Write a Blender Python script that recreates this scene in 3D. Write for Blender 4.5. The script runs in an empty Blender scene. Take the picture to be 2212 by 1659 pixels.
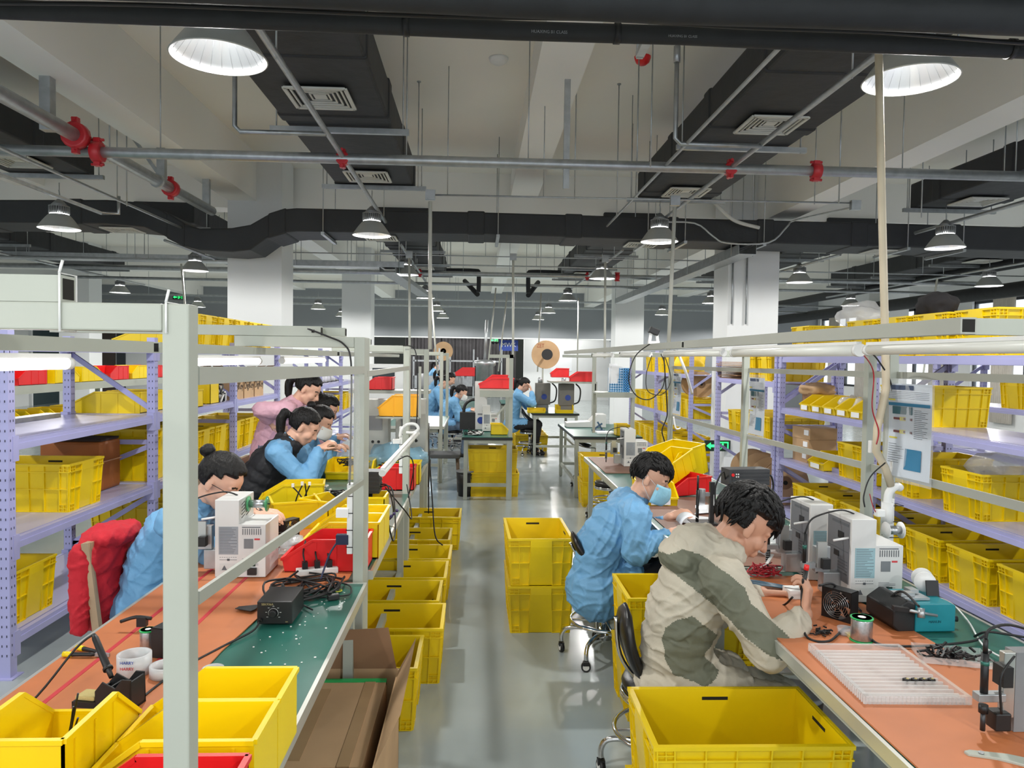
import bpy, bmesh, math, random
from mathutils import Vector, Matrix, noise
R = math.radians
random.seed(7)
SC = bpy.context.scene
COL = SC.collection
# ------------------------------------------------------------ camera
F = 1600.0; CX = 1106.0; CY = 829.5; CAMZ = 1.67
ROT = (Matrix.Rotation(-math.atan(75/F), 3, 'Z') @ Matrix.Rotation(math.pi/2 - math.atan(54/F), 3, 'X') @ Matrix.Rotation(0.014, 3, 'Z'))
CAMP = Vector((0, 0, CAMZ))
cd = bpy.data.cameras.new('camera'); cam = bpy.data.objects.new('camera', cd); COL.objects.link(cam)
cam.matrix_world = Matrix.Translation(CAMP) @ ROT.to_4x4()
cd.sensor_width = 36; cd.lens = F/2212*36; cd.clip_start = .05; cd.clip_end = 200
SC.camera = cam
def ray(px, py): return ROT @ Vector(((px-CX)/F, -(py-CY)/F, -1))
def WY(px, py, y): r = ray(px, py); return CAMP + r*(y/r.y)        # point of the place at distance y along the hall
def WZ(px, py, z): r = ray(px, py); return CAMP + r*((z-CAMZ)/r.z)  # point at height z
def WX(px, py, x): r = ray(px, py); return CAMP + r*(x/r.x)
# ------------------------------------------------------------ materials
MATS = {}
def lin(c): return tuple(((v/255)/12.92 if v/255 <= .04045 else ((v/255+.055)/1.055)**2.4) for v in c)
def mat(name, rgb, rough=.5, metal=0, var=.06, scale=8, bump=0, bscale=40, emit=0, alpha=1, trans=0, coat=0, spec=.5, stretch=None, sheen=0):
    if name in MATS: return MATS[name]
    m = bpy.data.materials.new(name); m.use_nodes = True; nt = m.node_tree; N = nt.nodes; L = nt.links
    b = N['Principled BSDF']; c = lin(rgb)
    b.inputs['Roughness'].default_value = rough; b.inputs['Metallic'].default_value = metal
    b.inputs['Specular IOR Level'].default_value = spec
    tc = N.new('ShaderNodeTexCoord'); src = tc.outputs['Object']
    if stretch:
        mp = N.new('ShaderNodeMapping'); mp.inputs['Scale'].default_value = stretch; L.new(src, mp.inputs[0]); src = mp.outputs[0]
    if var:
        n = N.new('ShaderNodeTexNoise'); n.inputs['Scale'].default_value = scale; n.inputs['Detail'].default_value = 3
        L.new(src, n.inputs['Vector'])
        r = N.new('ShaderNodeValToRGB')
        r.color_ramp.elements[0].position = .3; r.color_ramp.elements[1].position = .7
        r.color_ramp.elements[0].color = tuple(max(0, v*(1-var)) for v in c)+(1,)
        r.color_ramp.elements[1].color = tuple(min(1, v*(1+var)) for v in c)+(1,)
        L.new(n.outputs['Fac'], r.inputs[0]); L.new(r.outputs[0], b.inputs['Base Color'])
    else: b.inputs['Base Color'].default_value = c+(1,)
    if bump:
        n2 = N.new('ShaderNodeTexNoise'); n2.inputs['Scale'].default_value = bscale; n2.inputs['Detail'].default_value = 4; L.new(src, n2.inputs['Vector'])
        bp = N.new('ShaderNodeBump'); bp.inputs['Strength'].default_value = bump; bp.inputs['Distance'].default_value = .02
        L.new(n2.outputs['Fac'], bp.inputs['Height']); L.new(bp.outputs[0], b.inputs['Normal'])
    if emit:
        b.inputs['Emission Color'].default_value = c+(1,); b.inputs['Emission Strength'].default_value = emit
    if alpha < 1: b.inputs['Alpha'].default_value = alpha
    if trans: b.inputs['Transmission Weight'].default_value = trans
    if coat: b.inputs['Coat Weight'].default_value = coat
    if sheen: b.inputs['Sheen Weight'].default_value = sheen
    MATS[name] = m; return m
YEL = mat('yellow plastic', (230, 198, 2), .38, var=.05, scale=3)
YEL2 = mat('bright yellow plastic', (244, 212, 4), .35, var=.03, scale=3)
RED = mat('red plastic', (226, 34, 36), .35, var=.04)
FRM = mat('pale grey painted steel', (172, 176, 165), .4, var=.03, scale=3)
FRM2 = mat('grey painted steel', (168, 170, 160), .4, var=.04, scale=3)
ALU = mat('aluminium edge', (214, 216, 208), .3, .6, var=.03)
LIL = mat('lilac painted steel', (166, 166, 210), .32, var=.04, scale=2)
CHR = mat('chrome', (215, 215, 215), .12, 1, var=0)
STL = mat('galvanised steel', (176, 180, 182), .38, .75, var=.12, scale=14)
BLK = mat('black plastic', (26, 26, 27), .45, var=.1)
BLKR = mat('black rubber cable', (22, 22, 23), .5, var=0)
LEA = mat('black leatherette', (24, 23, 24), .32, var=.1, bump=.05, bscale=120)
WHT = mat('white plastic', (232, 232, 230), .4, var=.02)
WPNT = mat('white enamel', (214, 214, 212), .35, var=.02)
GRNM = mat('green bench mat', (38, 104, 92), .3, var=.12, scale=6)
PAPER = mat('white paper', (238, 240, 243), .7, var=.01)
DUCT = mat('black duct insulation', (42, 44, 47), .62, var=.18, scale=2.2, bump=.25, bscale=9)
CARD = mat('corrugated cardboard', (188, 154, 116), .8, var=.1, scale=4)
CARDD = mat('brown cardboard', (150, 114, 84), .8, var=.12, scale=4)
CLEAR = mat('clear plastic', (235, 240, 245), .12, var=0, alpha=.28, bump=.4, bscale=18)
# ------------------------------------------------------------ mesh builder
class MB:
    def __init__(s): s.v = []; s.f = []; s.sm = []; s.mi = []; s.cm = 0
    def add(s, vs, fs, sm=False):
        o = len(s.v); s.v += [tuple(p) for p in vs]
        for f in fs: s.f.append([o+i for i in f]); s.sm.append(sm); s.mi.append(s.cm)
        return s
    def box(s, a, b, M=None):
        x0, y0, z0 = a; x1, y1, z1 = b
        vs = [Vector(p) for p in ((x0,y0,z0),(x1,y0,z0),(x1,y1,z0),(x0,y1,z0),(x0,y0,z1),(x1,y0,z1),(x1,y1,z1),(x0,y1,z1))]
        if M: vs = [M @ p for p in vs]
        return s.add(vs, [(0,3,2,1),(4,5,6,7),(0,1,5,4),(1,2,6,5),(2,3,7,6),(3,0,4,7)])
    def cbox(s, c, d, M=None):
        c = Vector(c); d = Vector(d)/2
        if M is None: return s.box(c-d, c+d)
        T = Matrix.Translation(c) @ M.to_4x4()
        return s.box(-d, d, T)
    def bar(s, p, q, w, h, up=(0,0,1)):                       # rectangular bar between two points
        p = Vector(p); q = Vector(q); d = q-p; L = d.length; d.normalize()
        u = Vector(up)
        if abs(d.dot(u)) > .98: u = Vector((1,0,0))
        sx = d.cross(u).normalized(); uz = sx.cross(d)
        M = Matrix((sx, d, uz)).transposed().to_4x4(); M.translation = (p+q)/2
        return s.box((-w/2,-L/2,-h/2), (w/2,L/2,h/2), M)
    def tube(s, pts, r, seg=8, cap=True, closed=False):
        pts = [Vector(p) for p in pts]; n = len(pts)
        rr = r if isinstance(r, (list, tuple)) else [r]*n
        vs = []; prev = None
        for i, p in enumerate(pts):
            if closed: t = (pts[(i+1) % n]-pts[i-1])
            else: t = (pts[min(i+1, n-1)]-pts[max(i-1, 0)])
            t.normalize()
            if prev is None:
                u = Vector((0,0,1)) if abs(t.z) < .9 else Vector((1,0,0))
                a = t.cross(u).normalized()
            else:
                a = prev - t*prev.dot(t)
                if a.length < 1e-6: a = t.orthogonal()
                a.normalize()
            prev = a; b = t.cross(a)
            for k in range(seg):
                an = 2*math.pi*k/seg; vs.append(p + (a*math.cos(an)+b*math.sin(an))*rr[i])
        fs = []
        for i in range(n if closed else n-1):
            j = (i+1) % n
            for k in range(seg):
                k2 = (k+1) % seg; fs.append((i*seg+k, i*seg+k2, j*seg+k2, j*seg+k))
        s.add(vs, fs, True)
        if cap and not closed:
            o = len(s.v)-len(vs)
            s.f.append([o+k for k in range(seg)][::-1]); s.sm.append(False); s.mi.append(s.cm)
            s.f.append([o+(n-1)*seg+k for k in range(seg)]); s.sm.append(False); s.mi.append(s.cm)
        return s
    def lathe(s, prof, seg=20, M=None, c=(0,0,0), smooth=True):   # prof: list of (r, z)
        vs = []; c = Vector(c)
        for r, z in prof:
            for k in range(seg):
                a = 2*math.pi*k/seg; p = Vector((r*math.cos(a), r*math.sin(a), z))
                vs.append((M @ p if M else p)+c)
        fs = []
        for i in range(len(prof)-1):
            for k in range(seg):
                k2 = (k+1) % seg; fs.append((i*seg+k, i*seg+k2, (i+1)*seg+k2, (i+1)*seg+k))
        s.add(vs, fs, smooth)
        o = len(s.v)-len(vs); n = len(prof)
        if prof[0][0] > 1e-5: s.f.append([o+k for k in range(seg)][::-1]); s.sm.append(False); s.mi.append(s.cm)
        if prof[-1][0] > 1e-5: s.f.append([o+(n-1)*seg+k for k in range(seg)]); s.sm.append(False); s.mi.append(s.cm)
        return s
    def cyl(s, p, q, r, seg=14): return s.tube([p, q], r, seg)
    def ball(s, c, r, seg=12, rings=8, M=None):
        c = Vector(c); rx, ry, rz = (r, r, r) if not isinstance(r, (tuple, list, Vector)) else r
        vs = []
        for i in range(rings+1):
            t = math.pi*i/rings
            for k in range(seg):
                a = 2*math.pi*k/seg
                p = Vector((rx*math.sin(t)*math.cos(a), ry*math.sin(t)*math.sin(a), rz*math.cos(t)))
                vs.append((M @ p if M else p)+c)
        fs = [(i*seg+k, (i+1)*seg+k, (i+1)*seg+(k+1) % seg, i*seg+(k+1) % seg) for i in range(rings) for k in range(seg)]
        return s.add(vs, fs, True)
    def prism(s, poly, t0, t1, axis='y', M=None):               # extruded polygon; poly pairs are the other two axes
        def mk(p, t):
            a, b = p
            v = Vector((a, t, b)) if axis == 'y' else (Vector((t, a, b)) if axis == 'x' else Vector((a, b, t)))
            return M @ v if M else v
        n = len(poly); vs = [mk(p, t0) for p in poly]+[mk(p, t1) for p in poly]
        fs = [list(range(n))[::-1], [n+i for i in range(n)]]+[(i, (i+1) % n, n+(i+1) % n, n+i) for i in range(n)]
        return s.add(vs, fs)
    def quad(s, a, b, c, d): return s.add([a, b, c, d], [(0,1,2,3)])
    def mesh(s, name, mats):
        me = bpy.data.meshes.new(name); me.from_pydata(s.v, [], s.f)
        for m in (mats if isinstance(mats, (list, tuple)) else [mats]): me.materials.append(m)
        me.polygons.foreach_set('use_smooth', s.sm); me.polygons.foreach_set('material_index', s.mi)
        me.update(); return me
    def build(s, name, mats, parent=None, bevel=0, fix=True):
        me = s.mesh(name, mats)
        if fix:
            bm = bmesh.new(); bm.from_mesh(me); bmesh.ops.remove_doubles(bm, verts=bm.verts, dist=1e-6)
            bmesh.ops.recalc_face_normals(bm, faces=bm.faces); bm.to_mesh(me); bm.free()
        o = bpy.data.objects.new(name, me); COL.objects.link(o)
        if parent: o.parent = parent
        if bevel:
            b = o.modifiers.new('bevel', 'BEVEL'); b.width = bevel; b.segments = 2; b.limit_method = 'ANGLE'; b.angle_limit = R(40)
        return o
def tag(o, label=None, cat=None, group=None, kind=None):
    if label: o['label'] = label
    if cat: o['category'] = cat
    if group: o['group'] = group
    if kind: o['kind'] = kind
    return o
def thing(name, label, cat, loc=(0,0,0), rz=0, group=None):
    o = bpy.data.objects.new(name, None); COL.objects.link(o); o.empty_display_size = .05
    o.location = loc; o.rotation_euler = (0, 0, rz); return tag(o, label, cat, group)
def dup(root, loc=None, rz=None, label=None, group=None):
    def rec(o, par):
        c = o.copy(); COL.objects.link(c); c.parent = par
        for ch in KIDS.get(o, list(o.children)): rec(ch, c)
        return c
    r = rec(root, None)
    if loc is not None: r.location = loc
    if rz is not None:
        if isinstance(rz, (tuple, list)): r.rotation_euler = rz
        else: r.rotation_euler = (0, 0, rz)
    if label: r['label'] = label
    if group: r['group'] = group
    return r
KIDS = {}
def struct(name, mb, m, bevel=0): o = mb.build(name, m, bevel=bevel); o['kind'] = 'structure'; return o
FIRST = {}
def place(key, make, loc, rz, label, cat, group=None, scale=None):
    """first use builds the thing, later uses copy it"""
    if key not in FIRST:
        o = make(); FIRST[key] = o
        o.location = loc; o.rotation_euler = rz if isinstance(rz, tuple) else (0, 0, rz)
        tag(o, label, cat, group)
    else:
        o = dup(FIRST[key], loc, rz, label, group)
        o['category'] = cat
        if not group and 'group' in o: del o['group']
    if scale: o.scale = scale
    return o
def arc(p, q, sag, n=10, side=(0,0,0)):
    p = Vector(p); q = Vector(q); sd = Vector(side)
    return [p.lerp(q, i/n) + (Vector((0,0,-sag))+sd)*(4*(i/n)*(1-i/n)) for i in range(n+1)]
def spline(pts, n=6):
    P = [Vector(p) for p in pts]; out = []
    for i in range(len(P)-1):
        a = P[max(i-1, 0)]; b = P[i]; c = P[i+1]; d = P[min(i+2, len(P)-1)]
        for k in range(n):
            t = k/n; out.append(.5*((2*b)+(c-a)*t+(2*a-5*b+4*c-d)*t*t+(3*b-a-3*c+d)*t**3))
    out.append(P[-1]); return out
# ------------------------------------------------------------ setting
XL, XR, YB, ZC = -14.0, 12.6, 27.0, 4.38
def floor_mat():
    m = bpy.data.materials.new('grey epoxy floor'); m.use_nodes = True; N = m.node_tree.nodes; L = m.node_tree.links; b = N['Principled BSDF']
    tc = N.new('ShaderNodeTexCoord')
    n = N.new('ShaderNodeTexNoise'); n.inputs['Scale'].default_value = .7; n.inputs['Detail'].default_value = 6; L.new(tc.outputs['Object'], n.inputs[0])
    r = N.new('ShaderNodeValToRGB'); r.color_ramp.elements[0].color = lin((150, 160, 160))+(1,); r.color_ramp.elements[1].color = lin((170, 178, 178))+(1,)
    r.color_ramp.elements[0].position = .35; r.color_ramp.elements[1].position = .65
    L.new(n.outputs[0], r.inputs[0]); L.new(r.outputs[0], b.inputs['Base Color'])
    n2 = N.new('ShaderNodeTexNoise'); n2.inputs['Scale'].default_value = 5; n2.inputs['Detail'].default_value = 5; L.new(tc.outputs['Object'], n2.inputs[0])
    r2 = N.new('ShaderNodeMapRange'); r2.inputs[3].default_value = .1; r2.inputs[4].default_value = .3; L.new(n2.outputs[0], r2.inputs[0]); L.new(r2.outputs[0], b.inputs['Roughness'])
    bp = N.new('ShaderNodeBump'); bp.inputs['Strength'].default_value = .06; bp.inputs['Distance'].default_value = .05; L.new(n.outputs[0], bp.inputs['Height']); L.new(bp.outputs[0], b.inputs['Normal'])
    b.inputs['Coat Weight'].default_value = .25; b.inputs['Coat Roughness'].default_value = .1
    return m
struct('floor', MB().box((XL-.2, -5, -.15), (XR+.2, 39, 0)), floor_mat())
CEIL = mat('white ceiling paint', (242, 238, 228), .8, var=.03, scale=.6)
BEAM = mat('white beam paint', (244, 243, 238), .8, var=.02, scale=.6)
WALLW = mat('white wall paint', (226, 228, 228), .75, var=.02, scale=.8)
WALLG = mat('grey wall paint', (142, 146, 150), .75, var=.03, scale=.8)
struct('ceiling', MB().box((XL-.2, -5, ZC), (XR+.2, 39, ZC+.15)), CEIL)
# longitudinal beams, cross beams and columns
tn = [0]
def trim(mb, m, label=None):
    tn[0] += 1; o = struct('trim_%d' % tn[0], mb, m)
    return o
for x0, x1, zb in ((-3.38, -3.0, 3.75), (.455, .85, 4.04), (3.86, 4.22, 3.6), (-10.2, -9.8, 3.75), (-6.6, -6.2, 4.04), (7.3, 7.7, 4.04), (10.6, 11.0, 3.7)):
    trim(MB().box((x0, -5, zb), (x1, YB, ZC)), BEAM)
for y in (1.75, 10.95, 19.3):
    trim(MB().box((XL, y, 3.8), (XR, y+.38, ZC)), BEAM)
trim(MB().box((XL, YB-.3, 4.1), (XR, YB, ZC)), BEAM)
for cy in (10.2, 18.6):
    for cx in (-3.02, 3.83, -9.85, 10.7):
        trim(MB().box((cx-.362, cy-.002, 0), (cx+.358, cy+.62, ZC)), WALLW)
# back wall with a wide opening, room beyond
OX0, OX1, OZ = -3.8, 4.86, 2.44
struct('wall_back', MB().box((XL, YB, 0), (OX0, YB+.2, ZC)).box((OX1, YB, 0), (XR, YB+.2, ZC)).box((OX0, YB, OZ), (OX1, YB+.2, ZC)), WALLG)
trim(MB().box((OX0, YB-.02, OZ-.04), (OX1, YB+.22, OZ)), WALLW)
struct('wall_back', MB().box((XL, YB-.03, 0), (OX0, YB-.001, OZ)), WALLW)
for _x in (-13.5,):
    d = bpy.data.objects.new('door_2', None); COL.objects.link(d); d.location = (_x, YB-.03, 0); d['kind'] = 'structure'; MB().box((0,-.05,0),(.65,0,2.42)).build('door_leaf', mat('brown dark door',(74,62,56),.5), d); MB().box((.7,-.04,0),(1.0,0,2.42)).build('door_frame', mat('dark side panel',(60,64,68),.5), d)
struct('wall_left', MB().box((XL-.2, -5, 0), (XL, 39, ZC)), WALLW)
_f = MB().box((XL, -5.2, 0), (XR, -5, .5)).box((XL, -5.2, 3.9), (XR, -5, ZC))
for _k in range(8): _x = XL+_k*(XR-XL-.5)/7; _f.box((_x, -5.2, .5), (_x+.5, -5, 3.9))
struct('wall_front', _f, WALLW)  # unseen wall behind the camera, openings shaped to let fill daylight in
struct('wall_far', MB().box((XL, 38, 0), (XR, 38.2, ZC)), WALLW)
# partitions of the far room
struct('wall_partition', MB().box((1.9, 30.5, 0), (7.5, 30.7, 3.4)), WALLW)
# right wall: window openings
wy = [6.0, 10.4, 14.8, 19.2, 23.2]
WZ0, WZ1 = .9, 3.3
wr = MB(); wr.box((XR, -5, 0), (XR+.2, 39, WZ0)); wr.box((XR, -5, WZ1), (XR+.2, 39, ZC))
ys = [-5]
for y in wy: ys += [y, y+3.6]
ys += [39]
for i in range(0, len(ys), 2): wr.box((XR, ys[i], WZ0), (XR+.2, ys[i+1], WZ1))
struct('wall_right', wr, WALLW)
GLS = mat('window glass', (225, 235, 240), .05, var=0, alpha=.12)
DKF = mat('dark window frame', (48, 52, 56), .45)
for i, y in enumerate(wy):
    w = bpy.data.objects.new('window_%d' % (i+1), None); COL.objects.link(w); w.location = (XR+.1, y, 0); w['kind'] = 'structure'
    f = MB()
    for k in range(5): f.box((-.04, k*.9-.04 if k else 0, WZ0), (.04, k*.9+.04 if k < 4 else 3.6, WZ1))
    for z in (WZ0, 2.3, WZ1-.07): f.box((-.04, 0, z), (.04, 3.6, z+.07))
    f.build('window_frame', DKF, w)
    MB().box((-.006, 0, WZ0), (.006, 3.6, WZ1)).build('window_pane', GLS, w)
# doors on the left wall
DOORM = mat('dark teal door', (44, 62, 66), .4)
for i, (y0, w_) in enumerate(((23.9, 1.9),)):
    d = bpy.data.objects.new('door_%d' % (i+1), None); COL.objects.link(d); d.location = (XL, y0, 0); d['kind'] = 'structure'
    MB().box((.0, 0, 0), (.05, w_, 2.5)).build('door_leaf', DOORM, d)
    MB().box((.0, -.08, 0), (.08, 0, 2.58)).box((0, w_, 0), (.08, w_+.08, 2.58)).box((0, 0, 2.5), (.08, w_, 2.58)).build('door_frame', WALLW, d)
    MB().cyl((.05, .12, 1.0), (.09, .12, 1.0), .02).build('door_handle', CHR, d)
# curtain in the far room
cm = MB(); n = 160
for i in range(n):
    x0 = -3.2+i*(4.9/n); x1 = x0+4.9/n
    y0 = 33+.06*math.sin(i*1.25); y1 = 33+.06*math.sin((i+1)*1.25)
    cm.add([(x0,y0,.05),(x1,y1,.05),(x1,y1,3.2),(x0,y0,3.2),(x0,y0+.01,.05),(x1,y1+.01,.05),(x1,y1+.01,3.2),(x0,y0+.01,3.2)], [(0,1,2,3),(7,6,5,4)], True)
CURT = mat('dark curtain', (70, 68, 70), .8, var=.2, scale=3)
tag(cm.build('curtain', CURT), 'dark grey pleated curtain hanging across the room beyond the opening', 'curtain')
# beige curtains beside the windows
CURB = mat('pale blind fabric', (214, 206, 196), .8)
for i, y in enumerate(wy):
    cm = MB()
    for k in range(2):
        yb = y+.1+k*1.9
        for j in range(10):
            a = yb+j*.07; cm.tube([(XR-.1, a, .3), (XR-.1, a, 3.35)], .045, 8)
    tag(cm.build('window_curtain', CURB), 'pale beige curtain pair at the %s window on the right wall' % ['nearest', 'second nearest', 'middle', 'second farthest', 'farthest'][i], 'curtain', 'curtains along the right wall')
# hazard tape
HZ = bpy.data.materials.new('black and yellow hazard tape'); HZ.use_nodes = True
_N = HZ.node_tree.nodes; _L = HZ.node_tree.links; _tc = _N.new('ShaderNodeTexCoord'); _w = _N.new('ShaderNodeTexWave'); _w.wave_profile = 'SIN'; _w.bands_direction = 'Y'; _w.inputs['Scale'].default_value = 1.65
_mp = _N.new('ShaderNodeSeparateXYZ'); _L.new(_tc.outputs['Object'], _mp.inputs[0])
_m1 = _N.new('ShaderNodeMath'); _m1.operation = 'MULTIPLY'; _m1.inputs[1].default_value = 1/.19; _L.new(_mp.outputs['Y'], _m1.inputs[0])
_m2 = _N.new('ShaderNodeMath'); _m2.operation = 'FRACT'; _L.new(_m1.outputs[0], _m2.inputs[0])
_m3 = _N.new('ShaderNodeMath'); _m3.operation = 'GREATER_THAN'; _m3.inputs[1].default_value = .5; _L.new(_m2.outputs[0], _m3.inputs[0])
_mx = _N.new('ShaderNodeMix'); _mx.data_type = 'RGBA'; _mx.inputs['A'].default_value = lin((30, 30, 32))+(1,); _mx.inputs['B'].default_value = lin((224, 200, 60))+(1,)
_L.new(_m3.outputs[0], _mx.inputs['Factor']); _L.new(_mx.outputs['Result'], _N['Principled BSDF'].inputs['Base Color'])
hp = WZ(100, 1462, 0); hq = WZ(262, 1315, 0)
hx = (hp.x+hq.x)/2
tag(MB().box((hx-.028, 1.5, 0), (hx+.028, 9, .001)).build('hazard_tape', HZ), 'black and yellow striped hazard tape on the floor beside the left rack', 'floor tape')
# exit signs
EXB = mat('exit sign dark face', (12, 40, 22), .4)
EXG = mat('lit green', (40, 255, 110), .4, var=0, emit=2.5)
def exit_sign(loc, rz, label, flip=1):
    t = thing('exit_sign', label, 'sign', loc, rz)
    MB().box((-.18, 0, -.075), (.18, .04, .075)).build('sign_body', EXB, t)
    g = MB(); y0, y1 = -.004, 0
    g.prism([(-.16,0), (-.10,.045), (-.10,.018), (-.03,.018), (-.03,-.018), (-.10,-.018), (-.10,-.045)], y0, y1).build('arrow', EXG, t)
    g = MB(); g.box((.01,y0,-.055),(.03,y1,.055)).box((.03,y0,.04),(.15,y1,.055)).box((.135,y0,-.055),(.15,y1,.04)); g.cbox((.07,-.002,.02),(.022,.004,.022))
    g.bar((.075,-.002,.01),(.06,-.002,-.02),.004,.02,(0,1,0)).bar((.065,-.002,-.02),(.09,-.002,-.04),.004,.012,(0,1,0)).bar((.06,-.002,-.015),(.04,-.002,-.045),.004,.012,(0,1,0)).bar((.07,-.002,.005),(.1,-.002,-.008),.004,.01,(0,1,0))
    g.build('running_figure', EXG, t); return t
p = WY(384, 642, 26.9); exit_sign((p.x, 26.9, p.z), 0, 'lit green exit sign with a left arrow on the grey back wall at left')
p = WY(1550, 963, 10.15); exit_sign((p.x, 10.14, p.z), 0, 'lit green exit sign low on the white column behind the right benches')
p = WY(1068, 735, 32.8); exit_sign((p.x, 32.8, p.z), 0, 'tiny lit green exit sign beyond the opening in front of the dark curtain')
# ------------------------------------------------------------ ceiling lamps
LAMPG = mat('grey lamp housing', (150, 152, 152), .4, .5, var=.05)
REFL = mat('ribbed lamp reflector', (236, 238, 240), .25, .3, var=0)
REFO = mat('lamp reflector outside', (176, 178, 174), .45, .2, var=.03)
LED = mat('lit led board', (255, 255, 255), .4, var=0, emit=9)
LAMPW = 135
def make_lamp():
    t = thing('ceiling_lamp', '', 'lamp')
    m = MB()                                                   # reflector shell with rings, inside and outside
    n = 26; pi = []; po = []
    for i in range(n+1):
        u = i/n; r = .095+.115*u**.85; z = .15*(1-u)
        pi.append((r-(.0035 if i % 2 else 0), z)); po.append((r+.004, z))
    m.lathe(po, 40); m.lathe(pi[::-1], 40)
    # drop caps
    m.f = [f for f in m.f if len(f) == 4]; m.sm = m.sm[:len(m.f)]; m.mi = m.mi[:len(m.f)]
    m.cm = 0
    m.tube([(.2115*math.cos(a*math.pi/20), .2115*math.sin(a*math.pi/20), 0) for a in range(40)], .004, 6, closed=True)
    m.build('reflector', REFO, t, fix=False)
    m = MB(); m.lathe([(r-.001, z) for r, z in pi[::-1]], 40); m.f = [f for f in m.f if len(f) == 4]; m.sm = m.sm[:len(m.f)]; m.mi = m.mi[:len(m.f)]
    for k in range(24):                                         # facet ribs
        a = 2*math.pi*k/24
        m.tube([((r-.002)*math.cos(a), (r-.002)*math.sin(a), z) for r, z in (pi[0], pi[n//2], pi[-1])], .0012, 4)
    m.build('reflector_inside', REFL, t, fix=False)
    MB().cyl((0,0,.152), (0,0,.158), .094, 32).build('led_board', LED, t)
    m = MB(); m.cyl((0,0,.16), (0,0,.24), .072, 24)
    for k in range(28):
        a = 2*math.pi*k/28; M = Matrix.Rotation(a, 4, 'Z'); m.box((.06,-.003,.158), (.103,.003,.235), M)
    m.cyl((0,0,.235), (0,0,.245), .103, 28).lathe([(.09,.245),(.05,.29),(.02,.32)], 20)
    m.build('housing', LAMPG, t)
    MB().tube(spline([(0,0,.31),(.006,0,.36),(-.004,0,.42)], 4), .006, 6).tube([(0,0,.32),(0,0,.5)], .004, 6).build('hanger', STL, t)
    return t
def lamp_light(x, y, z, wts):
    l = bpy.data.lights.new('lamp_light', 'SPOT'); l.energy = wts; l.shadow_soft_size = .06; l.spot_size = R(174); l.spot_blend = .25; l.color = (1, .985, .95)
    o = bpy.data.objects.new('lamp_light', l); COL.objects.link(o); o.location = (x, y, z)
xn = {-8.0: 'far left', -4.6: 'left', -1.2: 'left centre', 2.05: 'right centre', 5.4: 'right', 8.7: 'far right'}
yn = {-1.5: 'behind', 3.5: 'nearest', 8.4: 'second', 12.3: 'third', 17.0: 'fourth', 21.6: 'fifth', 25.3: 'sixth'}  # fifth and sixth rows extend the grid, added to light the dark back
for y, xs in ((-1.5, (-4.6, -1.2, 2.05, 5.4)), (3.5, (-4.6, -1.2, 2.05, 5.4)), (8.4, (-4.6, -1.2, 2.05, 5.4, 8.7)), (12.3, (-8.0, -4.6, -1.2, 2.05, 5.4, 8.7)), (17.0, (-8.0, -4.6, -1.2, 2.05, 5.4, 8.7)), (21.6, (-8.0, -4.6, -1.2, 2.05, 5.4)), (25.3, (-8.0, -4.6, -1.2, 2.05, 5.4, 8.7))):
    for x in xs:
        z = 3.03
        place('lamp', make_lamp, (x, y, z), 0, 'bell shaped hanging lamp in the %s row of lamps, %s of that row' % (yn[y], xn[x]), 'lamp', 'bell shaped factory lamps')
        lamp_light(x, y, z-.004, LAMPW)
for x, yy in ((-2, 31), (3.4, 28.8), (.6, 31)):  # lamps added to brighten the far room and its partition
    place('lamp', make_lamp, (x, yy, z), 0, 'bell shaped lamp added to light the room beyond the opening, %s' % {-2: 'left', 3.4: 'right', .6: 'middle'}[x], 'lamp', 'bell shaped factory lamps')
    lamp_light(x, yy, z-.004, LAMPW*1.5)
# ------------------------------------------------------------ ducts
VENTW = mat('white air diffuser', (214, 214, 206), .5)
def make_duct(x0, x1, y0, y1, zb, h, vents, label, xs2=None):
    cx = (x0+x1)/2; t = thing('air_duct', label, 'air duct', (cx, y0, zb)); w = (x1-x0)/2; L = y1-y0
    m = MB(); m.box((-w,0,0), (w,L,h))
    k = .55
    while k < L-.1:
        m.box((-w-.012,k,-.01), (w+.012,k+.16,h+.01)); k += 1.15
    m.build('duct_body', DUCT, t, bevel=.02)
    s = max(1, int(L//1.7))
    for i in range(s+1):
        yy = .25+i*(L-.35)/s
        b = MB(); b.box((-w-.14,yy-.02,-.055), (w+.14,yy+.02,-.012)); b.build('support_strut', STL, t)
        for sx in (-1, 1):
            MB().cyl((sx*(w+.09), yy, -.06), (sx*(w+.09), yy, ZC-zb), .006, 6).build('hanger_rod', STL, t)
    for (vx, vy) in vents:
        v = MB(); vx -= cx; vy -= y0
        for q in range(5):
            a = .21-q*.036; zz = -.03+q*.004
            for (p, r_) in (((-a,-a),(a,-a)), ((a,-a),(a,a)), ((a,a),(-a,a)), ((-a,a),(-a,-a))):
                v.bar((vx+p[0],vy+p[1],zz), (vx+r_[0],vy+r_[1],zz), .026 if q == 0 else .012, .012)
        v.cbox((vx,vy,-.012), (.09,.09,.012)); v.build('air_diffuser', VENTW, t)
        MB().box((vx-.2,vy-.2,-.014), (vx+.2,vy+.2,-.011)).build('diffuser_opening', DUCT, t)
make_duct(-1.57, -.725, 1.9, 8.3, 3.55, .3, ((-1.15, 5.45), (-1.15, 7.75), (-1.15, 3.0)), 'black insulated air duct in the near bay left of the centre beam')
make_duct(1.83, 2.69, 1.9, 8.6, 3.55, .3, ((2.26, 5.75), (2.26, 8.1), (2.26, 3.2)), 'black insulated air duct in the near bay right of the centre beam')
make_duct(-4.95, -4.09, 1.9, 8.15, 3.55, .3, ((-4.5, 7.5),), 'black insulated air duct at the far left of the near bay')
make_duct(5.2, 6.06, 1.9, 8.8, 3.55, .3, ((5.63, 8.2),), 'black insulated air duct at the far right of the near bay')
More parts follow.
